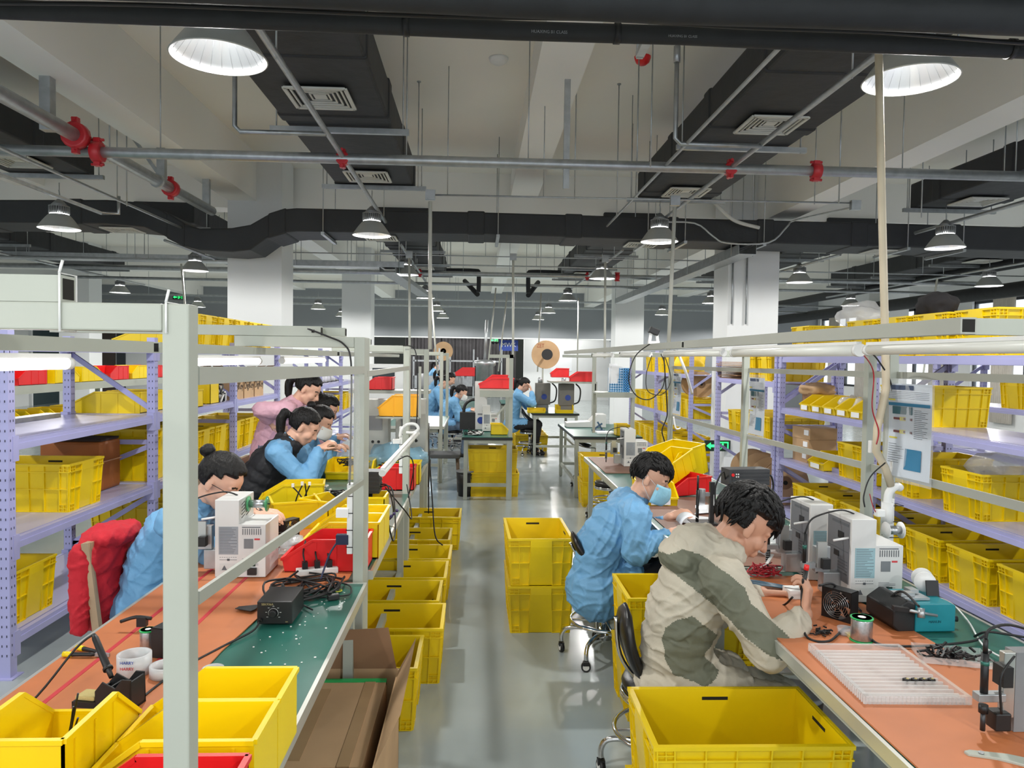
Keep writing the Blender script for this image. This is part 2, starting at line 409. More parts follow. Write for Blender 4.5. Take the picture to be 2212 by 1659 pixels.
make_duct(-1.57, -.725, 10.9, 17.0, 3.55, .3, ((-1.15, 11.4), (-1.15, 15.5)), 'black insulated air duct in the middle bay left of the centre beam')
make_duct(1.83, 2.69, 10.9, 17.2, 3.55, .3, ((2.26, 11.6), (2.26, 15.9)), 'black insulated air duct in the middle bay right of the centre beam')
make_duct(-4.95, -4.09, 10.9, 16.6, 3.55, .3, ((-4.5, 12.0),), 'black insulated air duct in the middle bay at left')
make_duct(5.2, 6.06, 10.9, 17.2, 3.55, .3, ((5.63, 12.0),), 'black insulated air duct in the middle bay at right')
make_duct(-8.6, -7.7, 10.9, 16.6, 3.5, .32, (), 'black insulated air duct in the middle bay at the far left')
make_duct(8.3, 9.2, 10.9, 17.2, 3.5, .32, ((8.7, 12.5),), 'black insulated air duct in the middle bay at the far right')
# cross duct with a dip under the left column beam
t = thing('air_duct', 'long black insulated cross duct dipping in an S bend before the left column', 'air duct', (0, 9.2, 0))
def secs(px, ptop, pbot):
    a = WY(px, ptop, 9.2); b = WY(px, pbot, 9.2); return (a.x, b.z, a.z)
SP = [secs(-400, 428, 478), secs(0, 431, 480), secs(230, 431, 483), secs(310, 437, 490), secs(352, 455, 508), secs(392, 482, 530), secs(430, 493, 540), secs(500, 492, 544), secs(540, 485, 540), secs(575, 465, 515), secs(605, 452, 503), secs(640, 449, 500), secs(1040, 458, 505), secs(1480, 471, 520), secs(1960, 483, 534), secs(2300, 493, 545)]
def dvs(sp, grow=0): 
    out = []
    for x, zb, zt in sp: out += [(x, -grow, zb-grow), (x, .68+grow, zb-grow), (x, .68+grow, zt+grow), (x, -grow, zt+grow)]
    return out
m = MB(); v = dvs(SP); f = []
for i in range(len(SP)-1):
    for k in range(4): f.append((i*4+k, i*4+(k+1) % 4, (i+1)*4+(k+1) % 4, (i+1)*4+k))
f += [(0,1,2,3), tuple((len(SP)-1)*4+k for k in range(4))]
m.add(v, f)
def at(x):
    for i in range(len(SP)-1):
        if SP[i][0] <= x <= SP[i+1][0]:
            u = (x-SP[i][0])/(SP[i+1][0]-SP[i][0]); return tuple(SP[i][k]+(SP[i+1][k]-SP[i][k])*u for k in range(3))
x = -6.2
while x < 6.8:
    a = at(x); b = at(x+.22)
    if a and b:
        m.add(dvs([a, b], .012), [(0,1,5,4),(1,2,6,5),(2,3,7,6),(3,0,4,7),(0,3,2,1),(4,5,6,7)])
    x += 1.21
m.build('duct_body', DUCT, t, bevel=.02)
for px in (-100, 700, 1077, 1400, 1480, 1650, 1960, 2080):
    p = WY(px, 400, 9.2); a = at(p.x)
    MB().box((p.x-.02, -.08, a[1]-.045), (p.x+.02, .74, a[1]-.012)).build('support_strut', STL, t)
    for yy in (-.05, .72): MB().cyl((p.x, yy, a[1]-.05), (p.x, yy, ZC), .006, 6).build('hanger_rod', STL, t)
def duct_vent(px, py, lab):
    p = WY(px, py, 9.4); a = at(p.x)
    v = MB()
    for q in range(5):
        s_ = .19-q*.036
        for (c0, c1) in (((-s_,-s_),(s_,-s_)), ((s_,-s_),(s_,s_)), ((s_,s_),(-s_,s_)), ((-s_,s_),(-s_,-s_))):
            v.bar((p.x+c0[0],.33+c0[1],a[1]-.02+q*.002), (p.x+c1[0],.33+c1[1],a[1]-.02+q*.002), .024 if q == 0 else .012, .01)
    v.build('air_diffuser', VENTW, t)
for px in (255, 820, 1390, 1915): duct_vent(px, 510, '')
# far ducts along the right windows
PB = mat('black foam insulation', (38, 40, 42), .7, var=.15, bump=.15, bscale=20)
def pipe(name, pts, r, m, label, cat, seg=12, parts=()):
    t = thing(name, label, cat, tuple(pts[0])); o = Vector(pts[0])
    MB().tube([Vector(p)-o for p in pts], r, seg).build('pipe_run', m, t)
    for nm, mb, mm in parts:
        q = mb.build(nm, mm, t); q.data.transform(Matrix.Translation(-o))
    return t
a = WY(1815, 669, 22); b = WX(2212, 612, 10.0); a = Vector((10, 24, 3.12))
pipe('insulated_pipe', [(10, 24.5, 3.1), (10, 4, 3.1)], .14, PB, 'thick black insulated pipe running along the window side under the ceiling', 'pipe')
pipe('insulated_pipe', [(9.2, 24.5, 3.45), (9.2, 9, 3.45)], .11, PB, 'black insulated pipe above the window pipe on the right', 'pipe')
# ------------------------------------------------------------ black pipes across the very top
def xline(pxs, y, r):
    return [WY(px, py, y) for px, py in pxs]
LET = mat('faded white print', (150, 152, 155), .7, var=.3, scale=60)
pt = xline([(-300, 8), (0, 20), (360, 35), (740, 50), (1100, 66), (1480, 77), (1800, 92), (2212, 107), (2500, 118)], 3.0, 0)
bands = []
for px in (365+512, 1333, 2185):
    q = min(range(len(pt)-1), key=lambda i: abs(pt[i].x-WY(px, 60, 3.0).x)); X = WY(px, 60, 3.0).x
    i = max(k for k in range(len(pt)-1) if pt[k].x <= X); u = (X-pt[i].x)/(pt[i+1].x-pt[i].x); c = pt[i].lerp(pt[i+1], u)
    bands.append(('black_tie', MB().tube([c-Vector((.012,0,0)), c+Vector((.012,0,0))], .041, 14), BLK))
tp = pipe('insulated_pipe', pt, .036, PB, 'lower black foam insulated pipe crossing the top of the view in front of the lamps', 'pipe', 16, bands)
def text(s, size, loc, rot, m, parent=None, name='lettering', ext=.0004, align='CENTER', sx=1):
    c = bpy.data.curves.new(name, 'FONT'); c.body = s; c.size = size; c.extrude = ext; c.align_x = align; c.align_y = 'CENTER'
    o = bpy.data.objects.new('t', c); COL.objects.link(o)
    dg = bpy.context.evaluated_depsgraph_get(); me = bpy.data.meshes.new_from_object(o.evaluated_get(dg)); bpy.data.objects.remove(o)
    me.materials.clear(); me.materials.append(m)
    me.transform(Matrix.Diagonal((sx,1,1,1)))
    q = bpy.data.objects.new(name, me); COL.objects.link(q); q.parent = parent; q.location = loc; q.rotation_euler = rot
    if not parent: q['kind'] = 'part'
    return q
for px, s, sz in ((1185, 'HUAXING B1 CLASS', .016), (1470, 'HUAXING B1 CLASS', .013)):
    c = WY(px, 66 + (px-1100)*.033, 3.0); o0 = Vector(pt[0])
    text(s, sz, c-o0+Vector((0, -.0345, -.015)), (R(112), 0, R(-0.5)), LET, tp, 'pipe_print')
pt = xline([(-300, -64), (400, -36), (740, -22), (1100, -4), (1480, 12), (1800, 22), (2212, 38), (2500, 50)], 2.7, 0)
pipe('insulated_pipe', pt, .064, PB, 'thicker upper black foam insulated pipe along the top right edge of the view', 'pipe', 18)
pt = spline(xline([(-100, 6), (300, 10), (800, 30), (1060, 38), (1300, 42), (1620, 60), (1900, 70), (2190, 92), (2300, 96)], 2.85, 0), 4)
pipe('black_cable', pt, .008, BLKR, 'thin black cable tied along the pipes at the top of the view', 'cable', 6)
# ------------------------------------------------------------ sprinkler pipework
ZP = 3.3
REDP = mat('red painted coupling', (196, 44, 52), .35)
def coupling(c, ax, r):
    m = MB(); c = Vector(c); d = Vector((1,0,0)) if ax == 'x' else Vector((0,1,0)); s = Vector((0,1,0)) if ax == 'x' else Vector((1,0,0))
    m.tube([c-d*.04, c-d*.035, c+d*.035, c+d*.04], [r*1.15, r*1.4, r*1.4, r*1.15], 14)
    for k in (-1, 1):
        m.cbox(c+Vector((0,0,k*r*1.55)), (.05 if ax == 'x' else .045, .045 if ax == 'x' else .05, r*.7))
        m.cyl(c+Vector((0,0,k*r*1.65))-d*.05, c+Vector((0,0,k*r*1.65))+d*.05, .012, 8)
    return m
yl = WY(204, 329, 6.1); 
MY = 6.22
def rods(lst, r=.005): 
    m = MB()
    for x, y, z in lst: m.cyl((x, y, z), (x, y, ZC), r, 6)
    return m
parts = [('coupling', coupling((x, MY, ZP), 'x', .045), REDP) for x in (2.85,)]
parts += [('tee_clamp', coupling((x, MY, ZP), 'y', .04), REDP) for x in (-1.13, 2.11)]
parts += [('hanger_rod', rods([(x, MY, ZP)]), STL) for x in (.4, -2.6, 4.6, 3.6)]
parts += [('hanger_clevis', MB().cbox((.72, MY, 3.55), (.05, .03, .9)), STL)]
pipe('sprinkler_main_pipe', [(-9, MY, ZP), (7.5, MY, ZP)], .043, STL, 'thick galvanised sprinkler pipe crossing the hall from side to side in the near bay', 'pipe', 16, parts)
for (x, y1, lab, cpl) in ((-1.13, 9.05, 'galvanised branch pipe under the left centre duct', 0), (2.12, 9.05, 'galvanised branch pipe under the right centre duct', 0)):
    pr = [('hanger_rod', rods([(x, yy, ZP)]), STL) for yy in (4.2, 8.9)]
    e = .55 if x > 0 else -.42
    pr.append(('sprinkler_drop', MB().tube([(x, 5.55, ZP), (x-.62, 5.55, ZP), (x-.66, 5.55, ZP+.04), (x-.66, 5.55, ZP+.62)], .018, 8).cyl((x-.66,5.55,ZP+.6), (x-.66,5.55,ZP+.72), .026, 8), STL))
    pipe('sprinkler_branch_pipe', [(x, -2, ZP+.06), (x, y1, ZP)], .021, STL, lab, 'pipe', 10, pr)
pipe('steel_conduit', [(1.55, -2, ZP+.02), (1.55, 9.0, ZP)], .013, STL, 'thin steel conduit running lengthwise beside the right centre duct', 'conduit', 8, [('hanger_rod', rods([(1.55, yy, ZP)]), STL) for yy in (3.9, 7.6)])
pipe('steel_conduit', [(-3.6, -1, 3.2), (-3.6, 10.0, 3.2)], .015, STL, 'thin steel conduit running lengthwise left of the left column', 'conduit', 8, [('hanger_rod', rods([(-3.6, yy, 3.2)]), STL) for yy in (4.8, 7.6)])
pipe('sprinkler_branch_pipe', [(-4.4, -1, ZP), (-4.4, 8.9, ZP), (-4.2, 8.9, ZP), (-4.2, 8.9, 3.5)], .021, STL, 'galvanised branch pipe under the far left duct', 'pipe', 8)
pipe('sprinkler_branch_pipe', [(5.4, 2, ZP), (5.4, 9.0, ZP)], .021, STL, 'galvanised branch pipe under the far right duct', 'pipe', 8)
pr = [('coupling', coupling((-3.22, 6.12, ZP+.1), 'y', .075), REDP), ('coupling', coupling((-3.22, 7.95, ZP+.1), 'y', .062), REDP), ('coupling', coupling((-3.1, 6.22, ZP), 'x', .06), REDP),
      ('hanger_channel', MB().box((-3.32, 5.8, 3.35), (-3.24, 5.88, ZC)), STL), ('hanger_channel', MB().box((-3.26, 7.7, 3.4), (-3.18, 7.76, ZC)).bar((-3.22,7.73,3.45), (-3.75,7.73,4.2), .03, .03), STL), ('hanger_channel', MB().box((-3.28, 9.0, 3.4), (-3.2, 9.05, ZC)), STL),
      ('pipe_clamp', MB().tube([(-3.22, 7.6, ZP+.1), (-3.22, 7.66, ZP+.1)], .07, 14), STL)]
pipe('sprinkler_main_pipe', [(-3.22, -2, ZP+.1), (-3.22, 9.15, ZP+.1)], .055, STL, 'thick galvanised pipe with red couplings running lengthwise on the left', 'pipe', 14, pr)
# middle bay
pr = [('tee_clamp', coupling((x, 14.4, ZP), 'y', .04), REDP) for x in (-1.13, 2.11)]+[('coupling', coupling((2.7, 14.4, ZP), 'x', .045), REDP)]+[('hanger_rod', rods([(x, 14.4, ZP)]), STL) for x in (-2.2, -.3, .6, 1.2, 3.3, 4.8)]
pipe('sprinkler_main_pipe', [(-12, 14.4, ZP), (10, 14.4, ZP)], .045, STL, 'galvanised sprinkler pipe crossing the middle bay', 'pipe', 12, pr)
for x in (-7.9, -4.5, -1.13, 2.12, 5.4, 8.6):
    pipe('sprinkler_branch_pipe', [(x, 10.9, ZP), (x, 18.0, ZP)], .021, STL, 'branch pipe running lengthwise in the middle bay, %s' % {-7.9:'farthest left', -4.5:'second from left', -1.13:'third from left', 2.12:'third from right', 5.4:'second from right', 8.6:'farthest right'}[x], 'pipe', 8, [('hanger_rod', rods([(x, yy, ZP)]), STL) for yy in (11.6, 13.4, 16.2)])
for y, z, r, lab in ((15.6, 3.22, .03, 'middle bay, just behind the sprinkler main'), (19.6, 3.2, .025, 'third bay'), (12.9, 3.28, .012, 'middle bay, in front of the sprinkler main'), (22.0, 3.2, .03, 'bay before the grey back wall')):
    pipe('steel_conduit', [(-12, y, z), (11.5, y, z)], r, STL, 'steel conduit crossing the '+lab, 'conduit', 8, [('hanger_rod', rods([(x, y, z)]), STL) for x in (-8.5, -5.6, -2.1, -.6, 1.0, 2.9, 5.0, 7.9)])
# black insulated elbows in the middle bay
for sx, lab in ((-1, 'left'), (1, 'right')):
    x0 = -.55 if sx < 0 else 1.55; x1 = .0 if sx < 0 else 1.0
    pts = spline([(x0-.1*(-sx), 14.9, 3.42), (x1-.08*sx*-1, 14.9, 3.42), (x1, 14.9, 3.36), (x1, 14.9, 3.0)], 5)
    pipe('insulated_pipe', pts, .045, PB, 'black insulated elbow pipe hanging at the end of the %s middle duct' % lab, 'pipe', 10)
    pts = [(x1+.25*sx, 14.6, 3.3), (x1+.12*sx, 13.9, 2.98)]
    pipe('insulated_pipe', [(x1+.3*sx, 16.2, 3.35), (x1+.02*sx, 15.2, 2.98)], .05, PB, 'short slanting black insulated pipe near the %s middle duct' % lab, 'pipe', 10)
# cable trays
def tray(pts, w, h, label):
    t = thing('cable_tray', label, 'cable tray', tuple(pts[0])); o = Vector(pts[0])
    a = Vector(pts[0])-o; b = Vector(pts[1])-o; d = (b-a).normalized(); s = Vector((-d.y, d.x, 0))
    m = MB(); m.bar(a, b, w, .004)
    for k in (-1, 1): m.bar(a+s*w/2*k+Vector((0,0,h/2)), b+s*w/2*k+Vector((0,0,h/2)), .004, h)
    m.build('tray', STL, t)
    L = (b-a).length; n = max(2, int(L/2))
    for i in range(n+1):
        c = a.lerp(b, (i+.1)/(n+.2))
        for k in (-1, 1):
            q = c+s*(w/2+.03)*k; MB().cyl(q, (q.x, q.y, ZC-o.z), .006, 6).build('hanger_rod', STL, t)
    return t
tray([(-12, 13.2, 3.28), (-3.7, 13.2, 3.28)], .3, .1, 'wide galvanised cable tray left of the left column in the middle bay')
tray([(-3.0, 12.2, 3.12), (-1.2, 12.2, 3.12)], .3, .09, 'short galvanised cable tray right of the left column')
tray([(-1.45, 11.9, 3.02), (-1.2, 16.5, 3.02)], .25, .08, 'galvanised cable tray running away from the short tray')
tray([(3.35, 9.15, 3.02), (3.35, 17.5, 3.02)], .22, .12, 'galvanised cable tray running lengthwise from the right column')
# junction boxes, conduit and drop conduits
t = thing('steel_conduit', 'thin steel conduit with two junction boxes above the near benches', 'conduit', (0, 7.0, 3.19))
MB().tube([(-.43,0,0), (3.55,0,.02)], .009, 6).build('pipe_run', STL, t)
for x in (-.46, 1.85, 3.6): MB().cbox((x,0,0), (.09,.05,.09)).build('junction_box', STL, t)
for x in (-.3, .6, 2.6, 3.2): MB().cyl((x,0,0), (x,0,ZC-3.19), .005, 6).build('hanger_rod', STL, t)
PVC = mat('white conduit plastic', (206, 206, 196), .4, var=.02)
PVCY = mat('aged cream conduit', (206, 192, 166), .45, var=.08, scale=5)
def drop(pts, r, label, m=PVC): return pipe('power_conduit', pts, r, m, label, 'conduit', 10)
drop([(-.46, 7.0, 3.13), (-.45, 7.02, 1.75)], .018, 'white conduit dropping from the left junction box to the left benches')
drop([(1.85, 7.0, 3.13), (1.83, 7.05, 1.75)], .018, 'white conduit dropping from the right junction box to the right benches')
p = [WY(1897, 60, 3.22), WY(1904, 400, 3.2), WY(1911, 690, 3.16), WY(1914, 840, 3.14), WY(1895, 925, 3.12), WY(1893, 975, 3.12), WY(1912, 1010, 3.12), WY(1925, 1050, 3.12)]
drop(p, .0165, 'long cream plastic conduit dropping past the near right lamp to the bench frame', PVCY)
for x, y, lab in ((-1.05, 11.3, 'left of the centre line'), (.52, 11.3, 'on the centre line'), (1.93, 11.3, 'right of the centre line')):
    t = thing('power_conduit', 'white drop conduit with junction box in the middle bay, %s' % lab, 'conduit', (x, y, 3.2))
    MB().cyl((0,0,0), (.02,0,-1.5), .018, 8).build('pipe_run', PVC, t)
    MB().cbox((0,0,.02), (.1,.05,.1)).build('junction_box', STL, t)
pipe('steel_conduit', [(-3, 11.3, 3.22), (4.5, 11.3, 3.22)], .01, STL, 'thin steel conduit linking the junction boxes in the middle bay', 'conduit', 6, [('hanger_rod', rods([(x, 11.3, 3.22)]), STL) for x in (-2.2, .1, .9, 2.6)])
for x0, x1, y, lab in ((-.85, -.7, 13, 'leaning beside the left far benches'), (.35, .2, 15, 'above the far table, left one'), (.62, .45, 16, 'above the far table, right one'), (1.35, 1.3, 16, 'near the big cardboard reel'), (2.3, 2.3, 17, 'near the far right column'), (7.3, 7.3, 18, 'in front of the grey wall at right'), (-4.7, -4.55, 12, 'behind the left rack, leaning'), (7.6, 7.4, 12, 'beside the windows, leaning')):
    drop([(x0, y, 3.1), (x1, y, 1.4)], .016, 'thin white drop conduit '+lab)
# seismic strut, detectors
t = thing('pipe_brace', 'slotted steel brace slanting down at the top right of centre', 'brace', tuple(WY(1382, 118, 4.0)))
o = t.location.copy(); b = WY(1450, -20, 3.0)
MB().bar((0,0,0), b-o, .045, .03).build('brace_bar', STL, t)
MB().cbox((0,0,.03), (.035,.02,.1)).build('brace_foot', STL, t)
p = WZ(1077, 133, ZC-.03); t = thing('smoke_detector', 'white round smoke detector on the ceiling left of the centre beam', 'smoke detector', (p.x, p.y, ZC))
MB().lathe([(.0,-.05), (.05,-.05), (.075,-.035), (.085,-.015), (.085,0)], 24).build('detector_head', WHT, t)
MB().cyl((0,0,-.006), (0,0,0), .09, 24).build('mounting_base', WHT, t)
p = WZ(1388, 130, ZC-.03); t = thing('smoke_detector', 'round ceiling detector with a red cover beside the slotted brace', 'smoke detector', (p.x, p.y, ZC))
MB().lathe([(.0,-.07), (.035,-.07), (.06,-.05), (.075,-.01), (.075,0)], 12).build('detector_cover', RED, t)
# flexible hoses by the right column
HOSE = mat('pale ribbed hose', (200, 200, 196), .5)
p = [WY(1540, 433, 8.9), WY(1560, 455, 8.9), WY(1590, 478, 9.0), WY(1640, 492, 9.05)]
pipe('flexible_hose', spline(p, 5), .022, HOSE, 'pale flexible hose curving to the cable tray near the right column', 'hose', 8)
p = [WY(1418, 480, 9.0), WY(1500, 482, 9.0), WY(1540, 510, 9.0), WY(1570, 525, 9.0), WY(1660, 524, 9.0), WY(1700, 490, 9.0), WY(1720, 475, 9.0), WY(1840, 448, 8.2)]
pipe('steel_conduit', spline(p, 4), .011, STL, 'bent steel conduit looping in front of the cross duct near the right column', 'conduit', 8)
# conduits on the right column
for dx, lab in ((-.2, 'left'), (.0, 'right')):
    x = 3.72+dx; pipe('steel_conduit', [(x, 10.17, 3.2), (x, 10.17, 2.2)], .013, STL, 'steel conduit running down the right column, %s of the pair' % lab, 'conduit', 8)
# loose threaded rods
for i, (px, pt_, pb, y) in enumerate(((878, 255, 335, 6.2), (903, 305, 405, 7.4), (1241, 247, 430, 6.9), (1332, 350, 470, 7.3), (1375, 290, 400, 6.4), (1405, 278, 360, 6.0), (237, 285, 350, 7.3), (274, 302, 445, 7.6), (1812, 277, 440, 6.3), (1990, 350, 470, 7.5))):
    a = WY(px, pb, y); zt = ZC
    tag(MB().cyl((a.x, y, a.z), (a.x, y, ZC), .006, 6).cyl((a.x, y, ZC-.01), (a.x, y, ZC), .02, 8).build('threaded_rod', STL), 'thin threaded rod hanging down from the ceiling slab', 'rod', 'threaded hanger rods')
# ------------------------------------------------------------ crates, bins
SLOT = mat('dark slot shade', (20, 19, 12), .8, var=0)  # dark fill painted in place of the shade inside slots and holes
def make_crate(L=.6, W=.4, H=.29, m=YEL):
    t = thing('plastic_crate', '', 'crate')
    b = MB(); th = .007; tp = .016
    X0, Y0 = L/2-tp-.01, W/2-tp-.01; X1, Y1 = L/2-.01, W/2-.01
    def loop(x, y, z): return [(-x,-y,z),(x,-y,z),(x,y,z),(-x,y,z)]
    vs = loop(X0,Y0,0)+loop(X1,Y1,H)+loop(X1-th,Y1-th,H)+loop(X0-th,Y0-th,.012)
    fs = [(3,2,1,0),(12,13,14,15)]
    for a in (0,4,8):
        for k in range(4): fs.append((a+k,a+(k+1)%4,a+4+(k+1)%4,a+4+k))
    b.add(vs, fs)
    # rim
    e = .011
    for z0, z1, ee in ((H-.012,H+.001,e), (H-.05,H-.044,e*.8)):
        b.box((-X1-ee,-Y1-ee,z0),(X1+ee,-Y1,z1)).box((-X1-ee,Y1,z0),(X1+ee,Y1+ee,z1)).box((-X1-ee,-Y1,z0),(-X1,Y1,z1)).box((X1,-Y1,z0),(X1+ee,Y1,z1))
    def side(u0, z0, u1, z1, s, w=.005, pr=.01):                    # rib on side s between (u,z) points; u in -1..1
        def pt(u, z):
            f = z/H; x = X0+(X1-X0)*f; y = Y0+(Y1-Y0)*f; o = pr/2
            return {'f': (u*x,-y-o,z), 'b': (u*x,y+o,z), 'l': (-x-o,u*y,z), 'r': (x+o,u*y,z)}[s]
        p = Vector(pt(u0,z0)); q = Vector(pt(u1,z1))
        n = {'f': (0,-1,0), 'b': (0,1,0), 'l': (-1,0,0), 'r': (1,0,0)}[s]
        b.bar(p, q, w, pr, n)
    for s in 'fb':
        for u in (-1,-.82,-.5,-.18,.18,.5,.82,1): side(u,0,u,H,s)
        side(-1,H*.48,1,H*.48,s); side(-1,.003,1,.003,s)
        for z in (H-.03,.024,.044):
            for a, c in ((-1,-.82),(.82,1)): side(a,z,c,z,s,.004,.009)
        for a in (-.91,.91):
            side(a,H-.05,a,H-.012,s,.004,.009); side(a,0,a,.044,s,.004,.009)
    for s in 'lr':
        for u in (-1,-.72,.72,1): side(u,0,u,H,s)
        side(-.42,0,-.34,H-.05,s); side(.42,0,.34,H-.05,s)
        side(-1,H*.48,-.39,H*.48,s); side(.39,H*.48,1,H*.48,s); side(-1,.003,-.42,.003,s); side(.42,.003,1,.003,s)
        for z in (H-.03,.024,.044):
            for a, c in ((-1,-.72),(.72,1)): side(a,z,c,z,s,.004,.009)
        for a in (-.86,.86):
            side(a,H-.05,a,H-.012,s,.004,.009); side(a,0,a,.044,s,.004,.009)
        sx = -1 if s == 'l' else 1                                   # smooth bulging centre panel with the grip above
        b.add([(sx*(X1+.012),-.34*Y1,H-.012),(sx*(X1+.012),.34*Y1,H-.012),(sx*(X1+.012),.34*Y1,H-.05),(sx*(X1+.012),-.34*Y1,H-.05),
               (sx*(X0+.004),-.42*Y0,.002),(sx*(X0+.004),.42*Y0,.002),(sx*X1,-.34*Y1,H-.012),(sx*X1,.34*Y1,H-.012)], [(0,1,2,3),(3,2,5,4),(0,3,4,6),(1,7,5,2),(0,6,7,1)])
    g = b; b.cm = 1
    for sx in (-1, 1): g.cbox((sx*(X1-th-.001),0,H-.034), (.003,.09,.012))
    g.cbox((0, Y1-th-.001, H-.034), (.09,.003,.012)).cbox((0, -Y1+th+.001, H-.034), (.09,.003,.012))
    b.build('crate_body', [m, SLOT], t)
    return t
CN = [0]
def crate(x, y, z, label, group=None, rz=0, s=None, key='crate'):
    CN[0] += 1
    return place(key, (make_crate if key == 'crate' else (lambda: make_crate(.68, .46, .34))), (x, y, z), rz+random.uniform(-.012,.012), label, 'crate', group, s)
def make_bin(W=.21, D=.34, H=.15, m=YEL):                         # open fronted stacking bin, front towards -y
    t = thing('picking_bin', '', 'bin'); th = .005; h1 = H*.42
    prof = [(-D/2,0),(D/2,0),(D/2,H),(-D/2+D*.34,H),(-D/2-.012,h1)]
    b = MB()
    for sx in (-1, 1): b.prism(prof, sx*W/2, sx*(W/2-th), 'x')
    b.box((-W/2,-D/2,0),(W/2,D/2,th)); b.box((-W/2,D/2-th,0),(W/2,D/2,H)); b.add([(-W/2,-D/2,0),(W/2,-D/2,0),(W/2,-D/2-.012,h1),(-W/2,-D/2-.012,h1),(-W/2,-D/2+th,0),(W/2,-D/2+th,0),(W/2,-D/2-.012+th,h1),(-W/2,-D/2-.012+th,h1)], [(0,1,2,3),(7,6,5,4),(3,2,6,7),(0,4,5,1)])
    # thick rim
    for sx in (-1, 1):
        x = sx*W/2; b.bar((x,D/2,H-.004),(x,-D/2+D*.34,H-.004),.012,.01); b.bar((x,-D/2+D*.34,H-.004),(x,-D/2-.012,h1-.003),.012,.01)
        for k in range(3): yy = D/2-.04-k*D*.25; b.box((min(x,x+sx*.003),yy-.003,0),(max(x,x+sx*.003),yy+.003,H*.9))
    b.bar((-W/2,D/2,H-.004),(W/2,D/2,H-.004),.012,.01); b.bar((-W/2,-D/2-.012,h1-.003),(W/2,-D/2-.012,h1-.003),.012,.012)
    b.build('bin_body', m, t)
    return t
BK = {}
def pbin(x, y, z, rz, label, m=YEL, W=.21, D=.34, H=.15, group=None, card=False, cat='bin'):
    k = ('bin', m.name, W, D, H, card)
    def mk():
        t = make_bin(W, D, H, m)
        if card: MB().box((-W*.28,-D/2-.019,H*.08),(W*.28,-D/2-.016,H*.36)).build('paper_label', PAPER, t)
        return t
    return place(k, mk, (x, y, z), rz, label, cat, group)
# ------------------------------------------------------------ storage racks
BOARD = mat('lilac shelf board', (182, 180, 212), .25, .1, var=.06, scale=2)
DKS = mat('rack slot shadow', (44, 44, 62), .7, var=0)
def rack(x0, x1, ys, lv, label, top=None):
    """x0 = aisle side, x1 = back"""
    t = thing('storage_rack', label, 'rack', (x0, ys[0], 0)); s = 1 if x1 > x0 else -1; D = abs(x1-x0)
    H = (top or lv[-1]+.06); L = ys[-1]-ys[0]; Y = [y-ys[0] for y in ys]
    def X(a): return a*s
    for y in Y:
        for a in (0, D):
            u = MB(); u.box((min(X(a-.028),X(a+.028)),y-.028,.006),(max(X(a-.028),X(a+.028)),y+.028,H)); u.box((min(X(a-.05),X(a+.05)),y-.05,0),(max(X(a-.05),X(a+.05)),y+.05,.006))
            g = u; u.cm = 1; z = .12; f = X(a)-s*.0285
            while z < H-.05:
                for dy in (-.012, .012): g.cbox((f, y+dy, z), (.002,.004,.012))
                for dx in (-.012, .012): g.cbox((X(a)+dx, y-.0285, z), (.004,.002,.012))
                z += .05
            u.build('upright', [LIL, DKS], t)
        b = MB()
        for z in (.27,1.02): b.bar((X(.02),y,z),(X(D-.02),y,z),.02,.035)
        for zf, zk in ((.62,.27),(.99,.76),(1.27,min(1.66,H-.04))): b.bar((X(.02),y,zf),(X(D-.02),y,zk),.02,.035)
        b.build('side_brace', LIL, t)
    for i in range(len(Y)-1):
        for z in lv:
            for a in (0, D):
                b = MB(); sg = -1 if a == 0 else 1
                c = X(a)+s*sg*.006
                b.box((min(c-.02,c+.02),Y[i]+.03,z-.055),(max(c-.02,c+.02),Y[i+1]-.03,z-.022)); b.box((min(c-.014,c+.014),Y[i]+.03,z-.022),(max(c-.014,c+.014),Y[i+1]-.03,z))
                for yy in (Y[i]+.03, Y[i+1]-.03): b.cbox((c,yy,z-.045),(.05,.05,.13))
                b.build('shelf_beam', LIL, t)
            MB().box((min(X(.015),X(D-.015)),Y[i]+.03,z-.014),(max(X(.015),X(D-.015)),Y[i+1]-.03,z+.002)).build('shelf_board', BOARD, t)
    return t
LVL = [.21,.71,1.22,1.73]
rack(-2.39, -2.99, [3.87,5.57,7.38,8.97], LVL, 'lilac steel storage rack with four shelves along the left side, nearest left rack')
rack(-2.39, -2.99, [11.4,13.1,14.9], LVL, 'lilac steel storage rack with cross braced ends behind the white left column')
rack(3.07, 3.67, [2.0,3.8,5.6,7.34], LVL, 'lilac steel storage rack nearest on the right side')
rack(3.07, 3.67, [7.44,9.3], [.15,.8,1.47], 'short lilac rack between the near right rack and the white right column', 1.8)
rack(3.2, 3.8, [10.95,13.1,15.3], [.15,.8,1.47], 'lilac storage rack behind the right column along the aisle', 1.85)
rack(5.6, 6.2, [5.2,7.0,8.8], LVL, 'lilac storage rack in the second row toward the windows')
ORD = ['nearest', 'second', 'third', 'fourth', 'fifth', 'sixth', 'seventh', 'eighth', 'ninth', 'tenth', 'eleventh', 'twelfth']
